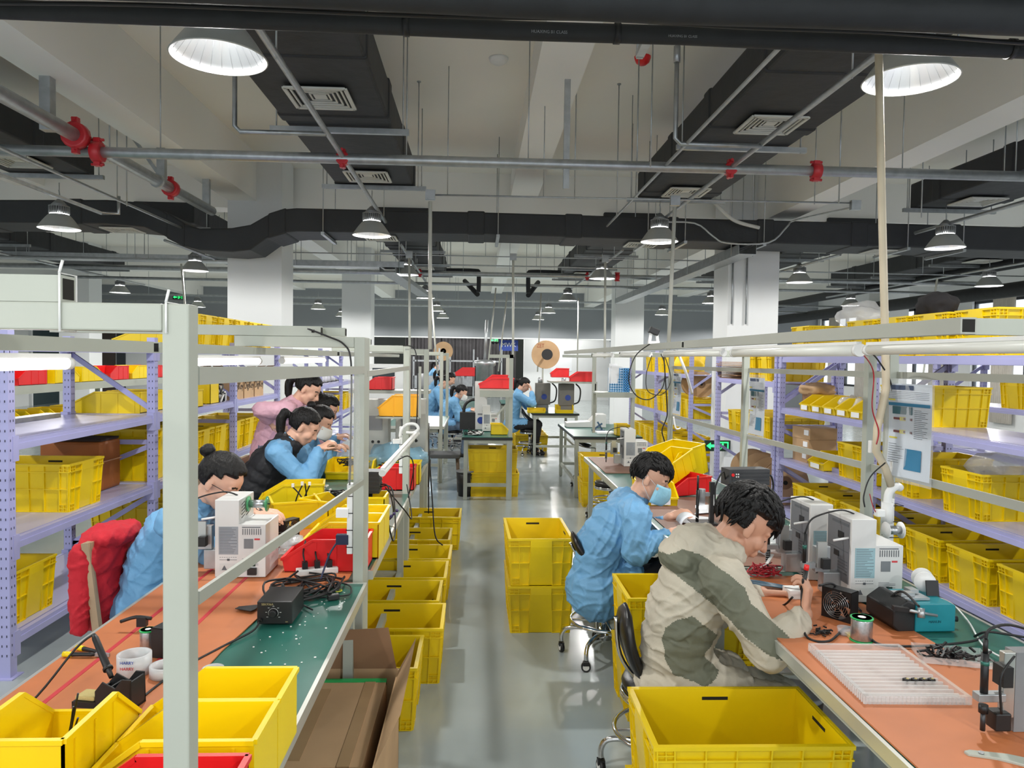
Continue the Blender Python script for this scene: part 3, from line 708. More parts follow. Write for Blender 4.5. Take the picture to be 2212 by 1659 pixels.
# left rack
crate(-2.73, 4.19, .212, 'yellow crate on the bottom shelf of the left rack beside the front upright')
crate(-2.72, 4.72, .712, 'yellow crate on the second shelf of the left rack beside the orange box')
for i in range(2): crate(-2.72, 5.85+i*.45, .712, 'tall yellow crate behind the orange box on the left rack, %s one' % ORD[i], s=(1,1,1.35))
for i in range(5): crate(-2.72, 6.75+i*.44, .712, 'yellow crate on the second shelf of the left rack behind the white post, %s' % ORD[i], 'crates on the second shelf of the left rack')
for i in range(6): crate(-2.72, 6.1+i*.46, .212, 'yellow crate on the bottom shelf of the left rack behind the seated woman, %s' % ORD[i], 'crates on the bottom shelf of the left rack')
for i in range(5): crate(-2.7, 6.75+i*.46, 1.732, 'yellow crate on top of the left rack, %s from the front' % ORD[i], 'crates on top of the left rack')
pbin(-2.7, 6.33, 1.732, R(-90), 'low yellow bin on top of the left rack before the crates', YEL, .34, .5, .13)
pbin(-2.78, 5.78, 1.222, R(-90), 'yellow bin lying across the third shelf of the left rack, front one', YEL, .2, .5, .16)
pbin(-2.78, 6.05, 1.222, R(-90), 'yellow bin on the third shelf of the left rack, just behind the front one', YEL, .2, .5, .16)
pbin(-2.55, 6.45, 1.222, R(-90), 'single yellow bin on the third left shelf, seen beside the white post', YEL, .2, .34, .15)
pbin(-2.6, 6.95, 1.222, R(-90), 'yellow bin on the third left shelf just right of the white post', YEL, .22, .36, .2)
OBX = mat('orange brown carton', (150, 84, 30), .6, var=.15, scale=5)
t = thing('storage_box', 'orange brown box on the second shelf of the left rack', 'box', (-2.8, 5.37, .712))
b = MB(); b.box((-.21,-.14,0),(.21,.14,.345)); b.build('box_body', OBX, t, bevel=.02)
MB().box((-.215,-.145,.2),(.215,.145,.208)).build('strap', mat('pale strap', (200,150,110), .6), t)
b = MB(); b.box((-.2,-.13,.345),(.2,.13,.36)).build('dark_rag', mat('dark cloth', (52,38,34), .9), t)
tag(MB().box((-3.0,4.0,1.222),(-2.9,5.3,1.25)).build('steel_profile', STL), 'grey steel profile lying on the third shelf of the left rack', 'steel bar')
t = thing('desk_clamp', 'small white clamp device with a black handle on the third left shelf', 'clamp', (-2.85, 4.5, 1.222))
MB().box((-.06,-.02,.04),(.02,.02,.16)).build('clamp_body', WHT, t); MB().box((-.1,-.03,0),(.06,.03,.04)).build('clamp_base', GRNM, t); MB().bar((.0,0,.15),(.1,0,.12),.025,.03).build('handle', BLK, t)
# cartons with lettering
TXT = mat('dark carton print', (42, 36, 32), .8, var=0)
for i in range(3):
    y = 7.62+i*.36; t = thing('cardboard_box', 'brown carton with dark DigiKey lettering on the third left shelf, %s' % ORD[i], 'cardboard box', (-2.62, y, 1.222))
    b = MB(); b.box((-.2,-.16,0),(.2,.16,.27)); b.build('box_body', CARD, t)
    b = MB(); b.add([(.2,-.16,.27),(.2,.16,.27),(.34,.16,.34),(.34,-.16,.34)],[(0,1,2,3)]).add([(-.2,-.16,.27),(-.2,.16,.27),(-.3,.16,.38),(-.3,-.16,.38)],[(0,1,2,3)]); b.build('box_flap', CARDD, t, fix=False)
    text('DigiKey', .1, (.202, 0, .13), (R(90), 0, R(90)), TXT, t, 'lettering')
t = thing('cable_pile', 'tangle of white and black leads on the third left shelf beside the cartons', 'cables', (-2.5, 7.15, 1.222))
def tangle(n, rx, ry, rz, r, seed=1, seg=5, cnt=7, zmin=0.004):
    rnd = random.Random(seed); m = MB()
    for i in range(n):
        a0 = rnd.uniform(0, 6.28); pts = []
        c = Vector((rnd.uniform(-.3,.3)*rx, rnd.uniform(-.3,.3)*ry, rnd.uniform(.1,.5)*rz)); ra = rnd.uniform(.35,.75)
        for k in range(cnt):
            a = a0+k*rnd.uniform(.7,1.1)
            pts.append(c+Vector((math.cos(a)*rx*ra, math.sin(a)*ry*ra, rnd.uniform(-.4,.5)*rz)))
        pts = [Vector((p.x, p.y, max(p.z, zmin))) for p in pts]
        m.tube(spline(pts, 4), r, seg)
    return m
tangle(6, .14, .14, .2, .007, 3).build('black_leads', BLKR, t); tangle(6, .13, .13, .16, .01, 4).build('white_leads', WHT, t)
# left rack 2 : rows of small bobbins
for i in range(8): 
    y = 11.7+i*.36
    t = place('bobbin', lambda: (lambda q: (MB().cyl((0,0,0),(0,0,.2),.035,10).build('thread_core', WHT, q), MB().cyl((0,0,.0),(0,0,.012),.06,12).build('flange', BLK, q), q)[2])(thing('wire_bobbin', '', 'bobbin')), (-2.6, y, 1.222), 0, 'white bobbin standing on the third shelf of the far left rack, %s' % ORD[i], 'bobbin', 'bobbins on the far left rack')
for i in range(6): crate(-2.7, 11.75+i*.5, .712, 'yellow crate on the second shelf of the far left rack, %s' % ORD[i], 'crates on the far left rack')
# right rack 1
for i in range(9):
    crate(3.38, 3.05+i*.475, .212, 'yellow crate on the bottom shelf of the near right rack, %s from the camera' % ORD[i], 'crates on the bottom shelf of the near right rack')
crate(3.39, 5.3, .712, 'yellow crate on the second right shelf behind the hanging instruction sheet'); crate(3.38, 4.56, .712, 'yellow crate with a clear bag on the second right shelf at the image edge')
crate(3.39, 5.56-.22, 1.222, 'big yellow crate on the third shelf of the right rack beside the hanging sheet')
crate(3.39, 6.0, .712, 'yellow crate on the second right shelf seen under the post elbow')
for i in range(4): crate(3.4, 4.5+i*.47, 1.732, 'yellow crate on top of the near right rack toward the camera, %s' % ORD[i], 'crates on top of the near right rack')
for i in range(2): crate(3.4, 7.9+i*.47, 1.472, 'yellow crate on the top shelf of the short right rack, %s' % ORD[i])
crate(3.4, 7.02, 1.732, 'yellow crate on top of the near right rack at its far end')
BAG = mat('clear plastic bag', (236, 238, 240), .15, var=0, alpha=.45, bump=.6, bscale=14)
def blob(name, c, r, m, label, cat, seed=1, amp=.18, sub=3, flat=True):
    bm = bmesh.new(); bmesh.ops.create_icosphere(bm, subdivisions=sub, radius=1)
    for v in bm.verts:
        n = noise.noise(v.co*2.1+Vector((seed*7.3, seed, 0)))*amp*2
        v.co = Vector((v.co.x*r[0], v.co.y*r[1], v.co.z*r[2]))*(1+n)
        if flat: v.co.z = max(v.co.z, -r[2]*.75)
    me = bpy.data.meshes.new(name); bm.to_mesh(me); bm.free(); me.materials.append(m)
    for p in me.polygons: p.use_smooth = True
    o = bpy.data.objects.new(name, me); COL.objects.link(o); o.location = (c[0], c[1], c[2]+(r[2]*.75 if flat else 0)); 
    if label: tag(o, label, cat)
    return o
blob('plastic_bag', (3.38, 4.56, .85), (.22,.14,.16), BAG, 'clear bag bulging out of the yellow crate at the right edge', 'plastic bag', 3)
blob('plastic_bag', (3.4, 6.43, 2.0), (.2,.14,.12), BAG, 'clear bag on the crates on top of the near right rack', 'plastic bag', 5)
blob('cloth_bundle', (3.3, 5.2, 2.02), (.13,.12,.1), mat('black cloth', (34,32,34), .9), 'black bundle on the crates on top of the right rack', 'bundle', 6)
for i in range(5):
    pbin(3.25, 5.86+i*.235, 1.222, R(-90), 'yellow picking bin with parts bags on the third right shelf, %s' % ORD[i], YEL, .22, .34, .15, 'bins on the third shelf of the right rack', True)
    if i < 3:
        blob('parts_bag', (3.27, 5.86+i*.235, 1.23), (.1,.07,.09 if i else .12), BAG, 'clear parts bag inside the %s picking bin on the third right shelf' % ORD[i], 'plastic bag', i+1)
t = thing('paper_bag', 'crumpled brown paper bag on the third right shelf', 'paper bag', (3.3, 7.05, 1.222))
b = MB(); b.box((-.1,-.1,0),(.1,.1,.16)); b.build('bag_base', CARDD, t); o = blob('bag_top', (0,0,.14), (.15,.17,.07), CARD, None, None, 8, .25); o.parent = t
pbin(3.25, 6.55, .712, R(-90), 'yellow picking bin on the second right shelf left of the post', YEL, .3, .34, .15, None, True)
pbin(3.25, 5.6+.1, .714, R(-100), 'yellow bin partly hidden by the post on the second right shelf', YEL, .18, .3, .12)
for i in range(3):
    t = place('smallcarton', lambda: (lambda q: (MB().box((-.14,-.16,0),(.14,.16,.11)).build('box_body', CARD, q), MB().box((-.145,-.14,.04),(-.14,-.06,.09)).build('paper_label', PAPER, q), q)[2])(thing('cardboard_box', '', 'cardboard box')), (3.3, 7.08, .712+i*.112), .05*i, 'flat brown carton with white label on the second right shelf, %s of the stack' % ['bottom','middle','top'][i], 'cardboard box', 'stacked small cartons')
tag(MB().box((3.15,6.2,.712),(3.2,6.8,.75)).build('steel_bar', LIL), 'short lilac bar lying on the second right shelf', 'bar')
# short rack: cardboard sheets, reels, crates
t = thing('cardboard_stack', 'stack of flat brown cardboard sheets on the top shelf of the short right rack', 'cardboard', (3.35, 8.0, 1.472))
rnd = random.Random(5); m = MB()
for i in range(11):
    a = rnd.uniform(-.06,.06); M = Matrix.Translation((rnd.uniform(-.04,.04), rnd.uniform(-.05,.05), i*.019)) @ Matrix.Rotation(a, 4, 'Z')
    m.box((-.3,-.42,0),(.3,.42,.009), M)
m.build('cardboard_sheets', CARDD, t); t.location = (3.35, 8.85, 1.472); 
bpy.data.objects.remove(t.children[0]) if False else None
for k in (0, 1): pass
def reel(c, r, w, rz, label, tilt=0, m=CARD):
    t = thing('cardboard_reel', label, 'reel', c, rz); t.rotation_euler = (0, tilt, rz)
    MB().cyl((-w/2,0,r),(-w/2+.008,0,r),r,36).cyl((w/2-.008,0,r),(w/2,0,r),r,36).build('reel_flange', m, t)
    MB().cyl((-w/2,0,r),(w/2,0,r),r*.3,20).build('reel_core', CARDD, t)
    MB().cyl((-w/2-.002,0,r),(-w/2+.001,0,r),r*.1,12).build('hub_hole', SLOT, t)
    return t
for i in range(4): reel((3.3+.0*i, 7.75+i*.32, .152), .24, .09, R(80-i*8), 'round brown cardboard reel on the bottom shelf of the short right rack, %s' % ORD[i], R(0))
for i in range(3): crate(3.38, 7.85+i*.45, .802, 'yellow crate on the middle shelf of the short right rack, %s' % ORD[i], 'crates on the short right rack')
# rack behind the column
for j, z in enumerate((.152,.802)):
    for i in range(9): crate(3.5, 11.2+i*.46, z, 'yellow crate on the %s shelf of the rack behind the right column, %s' % (['bottom','middle'][j], ORD[i]), 'crates on the rack behind the right column')
for i in range(4): crate(3.5, 12.4+i*.46, 1.472, 'yellow crate on the top shelf of the rack behind the right column, %s' % ORD[i], 'crates on the rack behind the right column')
for i in range(2): reel((3.45, 11.25+i*.4, 1.12), .2, .08, R(70+i*20), 'large brown reel standing in the crates behind the right column, %s' % ORD[i])
blob('yellow_bag', (3.45, 12.0, 1.47), (.25,.25,.2), mat('yellow cloth bag', (236,196,20), .7), 'yellow bag lying on the top shelf behind the right column', 'bag', 4)
# second row of racks toward the windows
for i in range(5): crate(5.9, 5.5+i*.5, 1.222, 'yellow crate on the second row rack toward the windows, %s' % ORD[i], 'crates on the window side rack')
# extra stacked crates under the right benches
# ------------------------------------------------------------ workbenches with frames
def bench(x0, x1, y0, y1, label, posts=(), side=1, top=GRNM, H=.75, arm=None, legs=True, rails=()):
    """side: +1 = posts on the x1 edge, -1 = posts on the x0 edge"""
    t = thing('workbench', label, 'workbench', (x0, y0, 0)); W = x1-x0; L = y1-y0
    MB().box((0,0,H-.03),(W,L,H)).build('tabletop', top, t)
    m = MB(); e = .012
    m.box((-e,-e,H-.036),(0,L+e,H+.002)).box((W,-e,H-.036),(W+e,L+e,H+.002)).box((0,-e,H-.036),(W,0,H+.002)).box((0,L,H-.036),(W,L+e,H+.002)); m.build('edge_trim', ALU, t)
    m = MB()
    m.box((.03,.03,H-.085),(.07,L-.03,H-.031)).box((W-.07,.03,H-.085),(W-.03,L-.03,H-.031)).box((.07,.03,H-.085),(W-.07,.07,H-.031)).box((.07,L-.07,H-.085),(W-.07,L-.03,H-.031))
    m.box((.07,.04,.2),(W-.07,.07,.24)).box((.07,L-.07,.2),(W-.07,L-.04,.24)).box((W-.07,.07,.2),(W-.04,L-.07,.24))
    m.build('underframe', FRM, t)
    if legs:
        for x in (.03, W-.07):
            for y in (.03, L-.07):
                g = MB(); g.box((x,y,.02),(x+.04,y+.04,H-.031)); g.cyl((x+.02,y+.02,0),(x+.02,y+.02,.02),.025,12); g.build('leg', FRM, t)
    return t
PH = 1.75
def frame_post(x, y, label, s, arm=.45, ext=None):
    """upright post with a top arm reaching to side s"""
    t = thing('frame_post', label, 'post', (x, y, 0))
    m = MB(); m.box((-.021,-.021,0),(.021,.021+((.1 if y < 4 else .05) if x < 0 and y > 2 else 0),PH)); m.build('upright', FRM, t, bevel=.003)
    if arm:
        m = MB(); x0 = .021*s; x1 = arm*s; m.box((min(x0,x1),-.021,PH-.044),(max(x0,x1),.021,PH)); m.build('top_arm', FRM, t, bevel=.003)
        MB().cbox((x1+.0005*s,0,PH-.022),(.001,.034,.036)).build('open_end', SLOT, t)
    return t
# left row
bench(-1.245, -.45, 1.25, 3.0, 'nearest left workbench with green top and aluminium edges')
bench(-1.245, -.45, 3.19, 5.0, 'second left workbench behind the nearest one')
bench(-1.245, -.45, 5.1, 6.9, 'third left workbench where the blue bag lies')
bench(-1.245, -.45, 9.96, 11.75, 'far left workbench beyond the aisle gap')
# right row
bench(1.005, 1.82, 1.2, 3.17, 'nearest right workbench holding the clear tray')
bench(1.005, 1.82, 3.24, 5.0, 'second right workbench in front of the masked man')
bench(1.03, 1.85, 5.03, 6.95, 'third right workbench with a brown mat at its far end')
LP = [(1.22, 'nearest, thick in the foreground at left'), (3.05, 'second in the left row'), (5.05, 'third in the left row'), (6.95, 'fourth in the left row'), (9.9, 'fifth in the left row'), (11.8, 'sixth in the left row')]
for y, lab in LP: frame_post(-.479, y, 'pale grey frame post with a top arm, '+lab, -1, .5)
RP = [(1.32, 'out at the right edge'), (3.22, 'behind the near white machines'), (5.02, 'second visible in the right row'), (6.98, 'third visible in the right row'), (8.7, 'fourth visible in the right row'), (11.7, 'farthest in the right row')]
for y, lab in RP[1:]: frame_post(1.845, y, 'pale grey frame post with an arm toward the aisle, '+lab, -1, .5)
frame_post(1.85, 3.41, 'plain pale post directly behind the cream conduit on the right', -1, 0)
def hollow(name, p, q, w, h, label, cat, m=FRM, hole=False, up=(0,0,1)):
    p = Vector(p); q = Vector(q); t = thing(name, label, cat, tuple(p)); d = (q-p).normalized(); q = q-p
    b = MB().bar((0,0,0), q, w, h, up); e = b; b.cm = 1; e.bar(-d*.001, d*.001, w*.78, h*.78, up).bar(q-d*.001, q+d*.001, w*.78, h*.78, up); 
    if hole: b.cbox(q-d*.03+Vector((0,-w/2,0)), (.012,.002,.012))
    b.build('tube', [m, SLOT], t)
    return t
LR = 'left row'
hollow('frame_tube', (-1.6,1.22,PH+.021), (-.655,1.22,PH+.021), .04, .042, 'pale tube tied on top of the nearest left arm', 'steel tube')
hollow('frame_tube', (-1.7,3.05,PH+.021), (-.635,3.05,PH+.021), .04, .04, 'pale tube tied on top of the second left arm, bolt hole at its end', 'steel tube', FRM, True)
hollow('frame_tube', (-1.3,3.12,PH+.021), (-.55,3.12,PH+.021), .04, .036, 'short pale tube just behind the bolted tube on the left row', 'steel tube')
hollow('frame_tube', (-1.3,5.05,PH+.021), (-.72,5.05,PH+.021), .04, .04, 'pale tube on top of the third left arm', 'steel tube')
hollow('light_rail', (-.9,.3,PH-.062), (-.9,2.06,PH-.062), .04, .03, 'long light rail tube carrying the lamp at upper left', 'light rail')
hollow('light_rail', (-.9,2.1,PH-.062), (-.9,4.7,PH-.062), .04, .03, 'light rail tube carrying two lamps over the left row', 'light rail')
hollow('light_rail', (-.9,4.8,PH-.062), (-.9,8.4,PH-.062), .04, .03, 'farther light rail over the third left bench', 'light rail')
hollow('light_rail', (1.245,4.36,PH+.021), (1.245,1.83,PH+.021), .042, .042, 'long pale light rail over the nearest right benches', 'light rail', FRM2)
hollow('light_rail', (1.245,10.5,PH+.021), (1.245,4.42,PH+.021), .042, .042, 'long pale light rail over the farther right benches', 'light rail', FRM2)
hollow('frame_tube', (2.6,1.86,PH+.02), (1.27,1.86,PH+.02), .04, .042, 'white tube with a bolt hole at the upper right image edge', 'steel tube')
LTUBE = mat('lit tube lamp', (255, 250, 250), .4, var=0, emit=9)
UTUBE = mat('unlit frosted tube lamp', (228, 229, 222), .35, var=.01)
def tube_lamp(p, q, lit, label, r=.013):
    p = Vector(p); q = Vector(q); t = thing('tube_lamp', label, 'tube lamp', tuple(p)); d = (q-p).normalized(); q = q-p
    MB().tube([d*.02, q-d*.02], r, 16).build('tube', LTUBE if lit else UTUBE, t)
    MB().tube([(0,0,0), d*.02], r*1.08, 16).build('end_cap', WHT, t); MB().tube([q-d*.02, q], r*1.08, 16).build('end_cap', WHT, t)
    MB().bar(d*.01+Vector((0,0,r+.003)), q-d*.01+Vector((0,0,r+.003)), .018, .01).build('mounting_strip', WHT, t)
    return t
zt = PH-.062-.015-.012-.014
tube_lamp((-.9,.5,zt), (-.9,1.68,zt), 1, 'lit tube lamp hanging at the upper left edge')
tube_lamp((-.9,2.2,zt), (-.9,3.1,zt), 1, 'lit tube lamp hanging just right of the foreground post')
tube_lamp((-.9,3.45,zt), (-.9,4.4,zt), 1, 'lit tube lamp under the second left arm')
for i, (a, b) in enumerate(((1.1,2.32),(2.36,3.56),(3.7,4.9),(5.3,6.4),(6.8,7.9))):
    tube_lamp((1.245,a,PH+.0-.035), (1.245,b,PH-.035), 0, 'unlit frosted tube lamp under the right light rail, %s' % ORD[i], r=.02 if i == 1 else .016)
tube_lamp((-.405,3.2,1.17), (-.405,5.1,1.15), 0, 'white tube lamp lashed low behind the second left post', .014)
# side rails between posts
def rail(p, q, h, label): return tag(MB().bar(p, q, .008, h).build('flat_rail', FRM2), label, 'rail')
rail((-.461,1.243,1.635), (-.461,3.03,1.617), .03, 'upper flat rail between the first and second left posts')
rail((-.461,1.243,1.265), (-.461,3.03,1.16), .022, 'lower flat rail between the first and second left posts')
rail((-.461,3.11,1.6), (-.461,5.03,1.6), .026, 'upper flat rail between the second and third left posts')
rail((1.86,1.2,1.633), (1.86,3.2,1.622), .03, 'upper flat rail at the right image edge')
rail((1.86,3.24,1.622), (1.86,5.0,1.615), .03, 'upper flat rail behind the near right post')
rail((1.86,5.04,1.615), (1.86,6.96,1.61), .03, 'upper flat rail between the second and third right posts')
rail((1.86,1.2,1.2), (1.86,3.2,1.185), .034, 'lower flat rail under the near instruction sheet')
rail((1.86,3.24,1.185), (1.86,5.0,1.16), .034, 'lower flat rail behind the near right post')
rail((1.86,5.04,1.16), (1.86,6.96,1.15), .034, 'lower flat rail between the second and third right posts')
# orange mats
ORM = mat('orange bench mat', (192, 114, 68), .5, var=.1, scale=5)
REDL = mat('red marker line', (190, 44, 52), .6)
BRM = mat('brown bench mat', (140, 104, 88), .6, var=.06)
t = thing('bench_mat', 'orange work mat with red lines on the two near left benches', 'mat', (-1.24, 1.3, .752))
MB().prism([(0,-.1),(.45,-.1),(.46,1.0),(.5,1.45),(.66,1.62),(.72,1.75),(.72,2.9),(0,2.9)], 0, .004, 'z').build('mat_sheet', ORM, t)
MB().bar((.3,-.05,.0045),(.3,2.8,.0045),.014,.001).bar((.12,-.05,.0045),(.12,2.8,.0045),.014,.001).build('marker_line', REDL, t)
tag(MB().prism([(1.01,1.55),(1.0,3.05),(1.42,3.1),(1.5,2.6),(1.52,2.2),(1.75,1.95),(1.78,1.52)], .752, .757, 'z').build('bench_mat', ORM), 'orange work mat on the nearest right bench', 'mat')
tag(MB().prism([(1.04,3.25),(1.04,4.9),(1.5,4.9),(1.5,3.25)], .752, .755, 'z').build('bench_mat', BRM), 'dark brown mat in front of the masked man', 'mat')
tag(MB().prism([(1.05,5.95),(1.05,6.9),(1.75,6.9),(1.7,5.95)], .752, .757, 'z').build('bench_mat', BRM), 'brown mat at the far end of the third right bench', 'mat')
# flecks of paint on the green top
rnd = random.Random(3); m = MB()
for i in range(90):
    x = rnd.uniform(-.7,-.48); y = rnd.uniform(1.6,2.9); s = rnd.uniform(.001,.004); m.cyl((x,y,.7505),(x,y,.7525),s,6)
o = m.build('solder_flecks', WHT); tag(o, 'white flecks scattered over the green near left bench', 'flecks', kind='stuff')
# ------------------------------------------------------------ far tables
def table(x0, x1, y0, y1, H, label, top=GRNM):
    t = thing('work_table', label, 'table', (x0, y0, 0)); W = x1-x0; L = y1-y0
    MB().box((0,0,H-.035),(W,L,H)).build('tabletop', top, t); MB().box((-.004,-.004,H-.034),(W+.004,L+.004,H-.006)).build('black_edge', BLK, t)
    m = MB(); m.box((.03,.03,H-.08),(W-.03,.06,H-.036)).box((.03,L-.06,H-.08),(W-.03,L-.03,H-.036)).box((.03,.03,.16),(W-.03,.06,.2)).box((.03,L-.06,.16),(W-.03,L-.03,.2)).box((.03,.03,.16),(.06,L-.03,.2)).box((W-.06,.03,.16),(W-.03,L-.03,.2)); m.build('underframe', FRM, t)
    for x in (.02, W-.065):
        for y in (.02, L-.065): MB().box((x,y,.01),(x+.045,y+.045,H-.036)).box((x+.005,y+.005,0),(x+.04,y+.04,.01)).build('leg', FRM, t)
    return t
a = WZ(1002, 1083, 0); 
t = table(-.17, .42, 8.66, 9.85, .75, 'narrow green topped table with a high shelf standing in the middle of the aisle end')
sh = MB(); 
for yy in (.03, 1.1): sh.box((.545,yy,0),(.59,yy+.045,1.72)); 
sh.box((.2,.02,1.27),(.6,1.1,1.3)); sh.box((.2,.02,1.22),(.59,.05,1.27)); sh.box((.3,.03,1.68),(.59,.07,1.72)).bar((.57,.05,1.2),(.4,.05,1.0),.02,.02); sh.build('shelf_frame', FRM, t)
table(1.17, 2.0, 8.85, 10.6, .75, 'green table with a white device and clipboard, right of the far aisle')
table(.95, 1.75, 12.6, 14.2, .75, 'green table with the two tall grey machines, right far')
table(.5, 1.3, 15.2, 16.6, .75, 'dark table beside the seated far woman')
table(-.62, .02, 13.7, 15.9, .75, 'far table where three people in blue coats sit')
# ------------------------------------------------------------ things on and around the benches
TZ = .753
def T(px, py, z=TZ): return WZ(px, py, z)
TBIN = 'long side bin'
def lbin(x, y, rz, label, m=YEL2, W=.17, D=.33, H=.16, card=False): return pbin(x, y, TZ, rz, label, m, W, D, H, None, card)
# foreground bins
lbin(-.89, 1.6, R(180), 'yellow hopper bin with black leads at the lower left corner', YEL2, .2, .31, .17)
lbin(-.595, 1.715, R(-90), 'yellow bin behind the foreground post on the green edge, farther of the pair')
lbin(-.595, 1.54, R(-90), 'yellow bin right of the foreground post holding a white plug')
lbin(-.59, 1.335, R(-90), 'bright red bin at the bottom edge beside the foreground post', RED, .17, .32, .15)
GREY = mat('grey plastic part', (128, 130, 132), .4)
def leads(c, specs, r, label, m=BLKR, name='wire_leads'):
    t = thing(name, label, 'wires', c)
    for pts in specs: MB().tube(spline(pts, 5), r, 6).build('wire', m, t)
    return t
leads((-.9, 1.62, TZ+.008), [[(0,0,0),(.01,.03,.06),(.03,.03,.16)], [(-.02,0,0),(0,.04,.05),(.02,.03,.13)], [(.02,-.01,0),(.02,.02,.06),(.035,.02,.11)]], .0022, 'black leads standing up in the yellow hopper bin')
t = thing('cable_plug', 'grey plugs lying in the lower left hopper bin', 'plug', (-.87, 1.56, TZ+.006)); MB().cbox((-.03,.0,.012),(.04,.025,.02)).cyl((-.02,.01,.01),(.02,.03,.01),.006).build('plug_body', GREY, t); MB().cbox((.04,.01,.01),(.04,.018,.014)).build('plug_tip', STL, t)
t = thing('cable_plug', 'white plug standing in the yellow bin right of the foreground post', 'plug', (-.545, 1.52, TZ+.006)); MB().cyl((0,0,0),(-.008,0,.05),.005,8).build('plug_body', WHT, t); MB().cyl((-.008,0,.05),(-.01,0,.062),.003,8).build('plug_tip', WHT, t); MB().tube(spline([(0,0,0),(.02,0,.004),(.04,.02,.004)],4),.002,6).build('lead', WHT, t)
t = thing('wire_clamp', 'small green connector in the yellow bin beside the post', 'connector', (-.575, 1.54, TZ+.006)); MB().tube([(.02*math.cos(a*.5),.012*math.sin(a*.5),.008) for a in range(12)], .003, 6).build('clip', mat('green plastic', (40,120,80), .4), t); MB().tube(spline([(-.01,0,.01),(-.05,.01,.07),(-.09,0,.02)],5), .0012, 5).build('wire', BLKR, t)
# soldering iron in its holder
c = T(252, 1538); t = thing('soldering_iron_holder', 'black soldering iron resting in its black stand on the orange mat', 'iron stand', (c.x, c.y+.03, TZ), R(-10))
MB().prism([(-.055,0),(.045,0),(.045,.035),(.045,.085),(.02,.085),(.0,.06),(-.035,.075),(-.055,.05)], -.03, -.026).prism([(-.055,0),(.045,0),(.045,.085),(.02,.085),(.0,.06),(-.035,.075),(-.055,.05)], .026, .03).box((-.055,-.03,0),(.045,.03,.012)).box((.04,-.03,0),(.045,.03,.08)).box((-.055,-.03,0),(-.05,.03,.05)).box((-.02,-.03,0),(-.015,.03,.06)).build('stand_body', BLK, t, bevel=.002)
MB().box((-.12,-.03,0),(-.055,.03,.018)).build('sponge_tray', BLK, t); MB().cbox((-.09,0,.024),(.055,.045,.012)).build('sponge', mat('yellow sponge', (196, 178, 118), .9, bump=.3, bscale=160), t, bevel=.004)
i1 = Vector((-.03,0,.075)); i2 = Vector((-.125,.06,.16))
MB().tube([i1, i1.lerp(i2,.15), i1.lerp(i2,.2), i1.lerp(i2,.9), i2], [.006,.007,.0095,.0085,.005], 12).build('iron_handle', BLK, t); MB().tube([i1.lerp(i2,.17), i1.lerp(i2,.22)], .0125, 12).build('grip_ring', BLK, t)
MB().tube(spline([i2, i2+Vector((-.03,-.03,-.03)), i2+Vector((-.09,-.12,-.14)), (-.28,-.12,.004), (-.3,-.3,.004)], 6), .003, 6).build('iron_cable', BLKR, t)
c = T(190, 1418); t = thing('cutting_pliers', 'yellow and black handled pliers lying on the orange mat', 'pliers', (c.x+.0, c.y, TZ+.004), R(-14))
for s, yy in ((1, .012), (-1, -.012)):
    MB().tube(spline([(-.06,yy*2.2,.008),(-.02,yy*1.6,.008),(.03,yy*.7,.008)],4), [.007]*4+[.0065]*4+[.005], 8).build('handle', BLK, t); MB().cyl((-.062,yy*2.2,.008),(-.035,yy*1.9,.008),.0085,8).build('handle_tip', YEL2, t)
MB().prism([(.03,-.009),(.075,-.002),(.075,.002),(.03,.009)], .002, .012, 'z').build('jaw', STL, t)
FROST = mat('frosted tape roll', (224, 226, 228), .3, var=.02, alpha=.72)
def tape(px, py, r, h, label):
    c = T(px, py); t = thing('tape_roll', label, 'tape roll', (c.x, c.y+r, TZ+.004))
    MB().lathe([(r,0),(r,h),(r*.82,h),(r*.82,0),(r,0)], 32).build('tape', FROST, t, fix=False); return t
t = tape(274, 1470, .046, .055, 'tall frosted tape roll with blue print beside the iron stand')
BLUEP = mat('blue print', (60, 90, 180), .5); 
text('HARRY', .012, (.0, -.0465, .045), (R(90),0,0), BLUEP, t, 'print'); text('HARRY', .012, (.0, -.0465, .028), (R(90),0,0), mat('red print', (200,50,60), .5), t, 'print')
tape(345, 1475, .045, .03, 'low frosted tape roll just left of the foreground post')
tape(452, 1468, .03, .018, 'small frosted roll just right of the foreground post')
SOLD = mat('solder wire', (186, 188, 190), .28, .9, var=.1, scale=120)
GRN = mat('green spool plastic', (36, 172, 92), .4)
def spool(x, y, r, h, label, z=TZ+.004, cap=GRN):
    t = thing('solder_spool', label, 'spool', (x, y, z))
    MB().lathe([(r*.9,.004),(r*.93,h*.1),(r*.93,h*.9),(r*.9,h-.004)], 28).build('solder_winding', SOLD, t)
    MB().lathe([(r,0),(r,.004)], 28).build('flange', cap, t); MB().lathe([(r*.45,h),(r,h),(r,h-.004)], 28).lathe([(r*.55,h+.0005),(r*.2,h+.0005),(r*.2,h-.01)], 20).build('flange', cap, t, fix=False)
    MB().lathe([(r*.35,h-.01),(r*.35,h+.001),(r*.85,h+.001)], 20).build('spool_label', WHT, t, fix=False)
    return t
c = T(312, 1414); spool(c.x, c.y+.025, .025, .065, 'solder spool with green cap beside the small fan at left')
FANW = mat('chrome fan grill', (190,190,190), .2, .9, var=0)
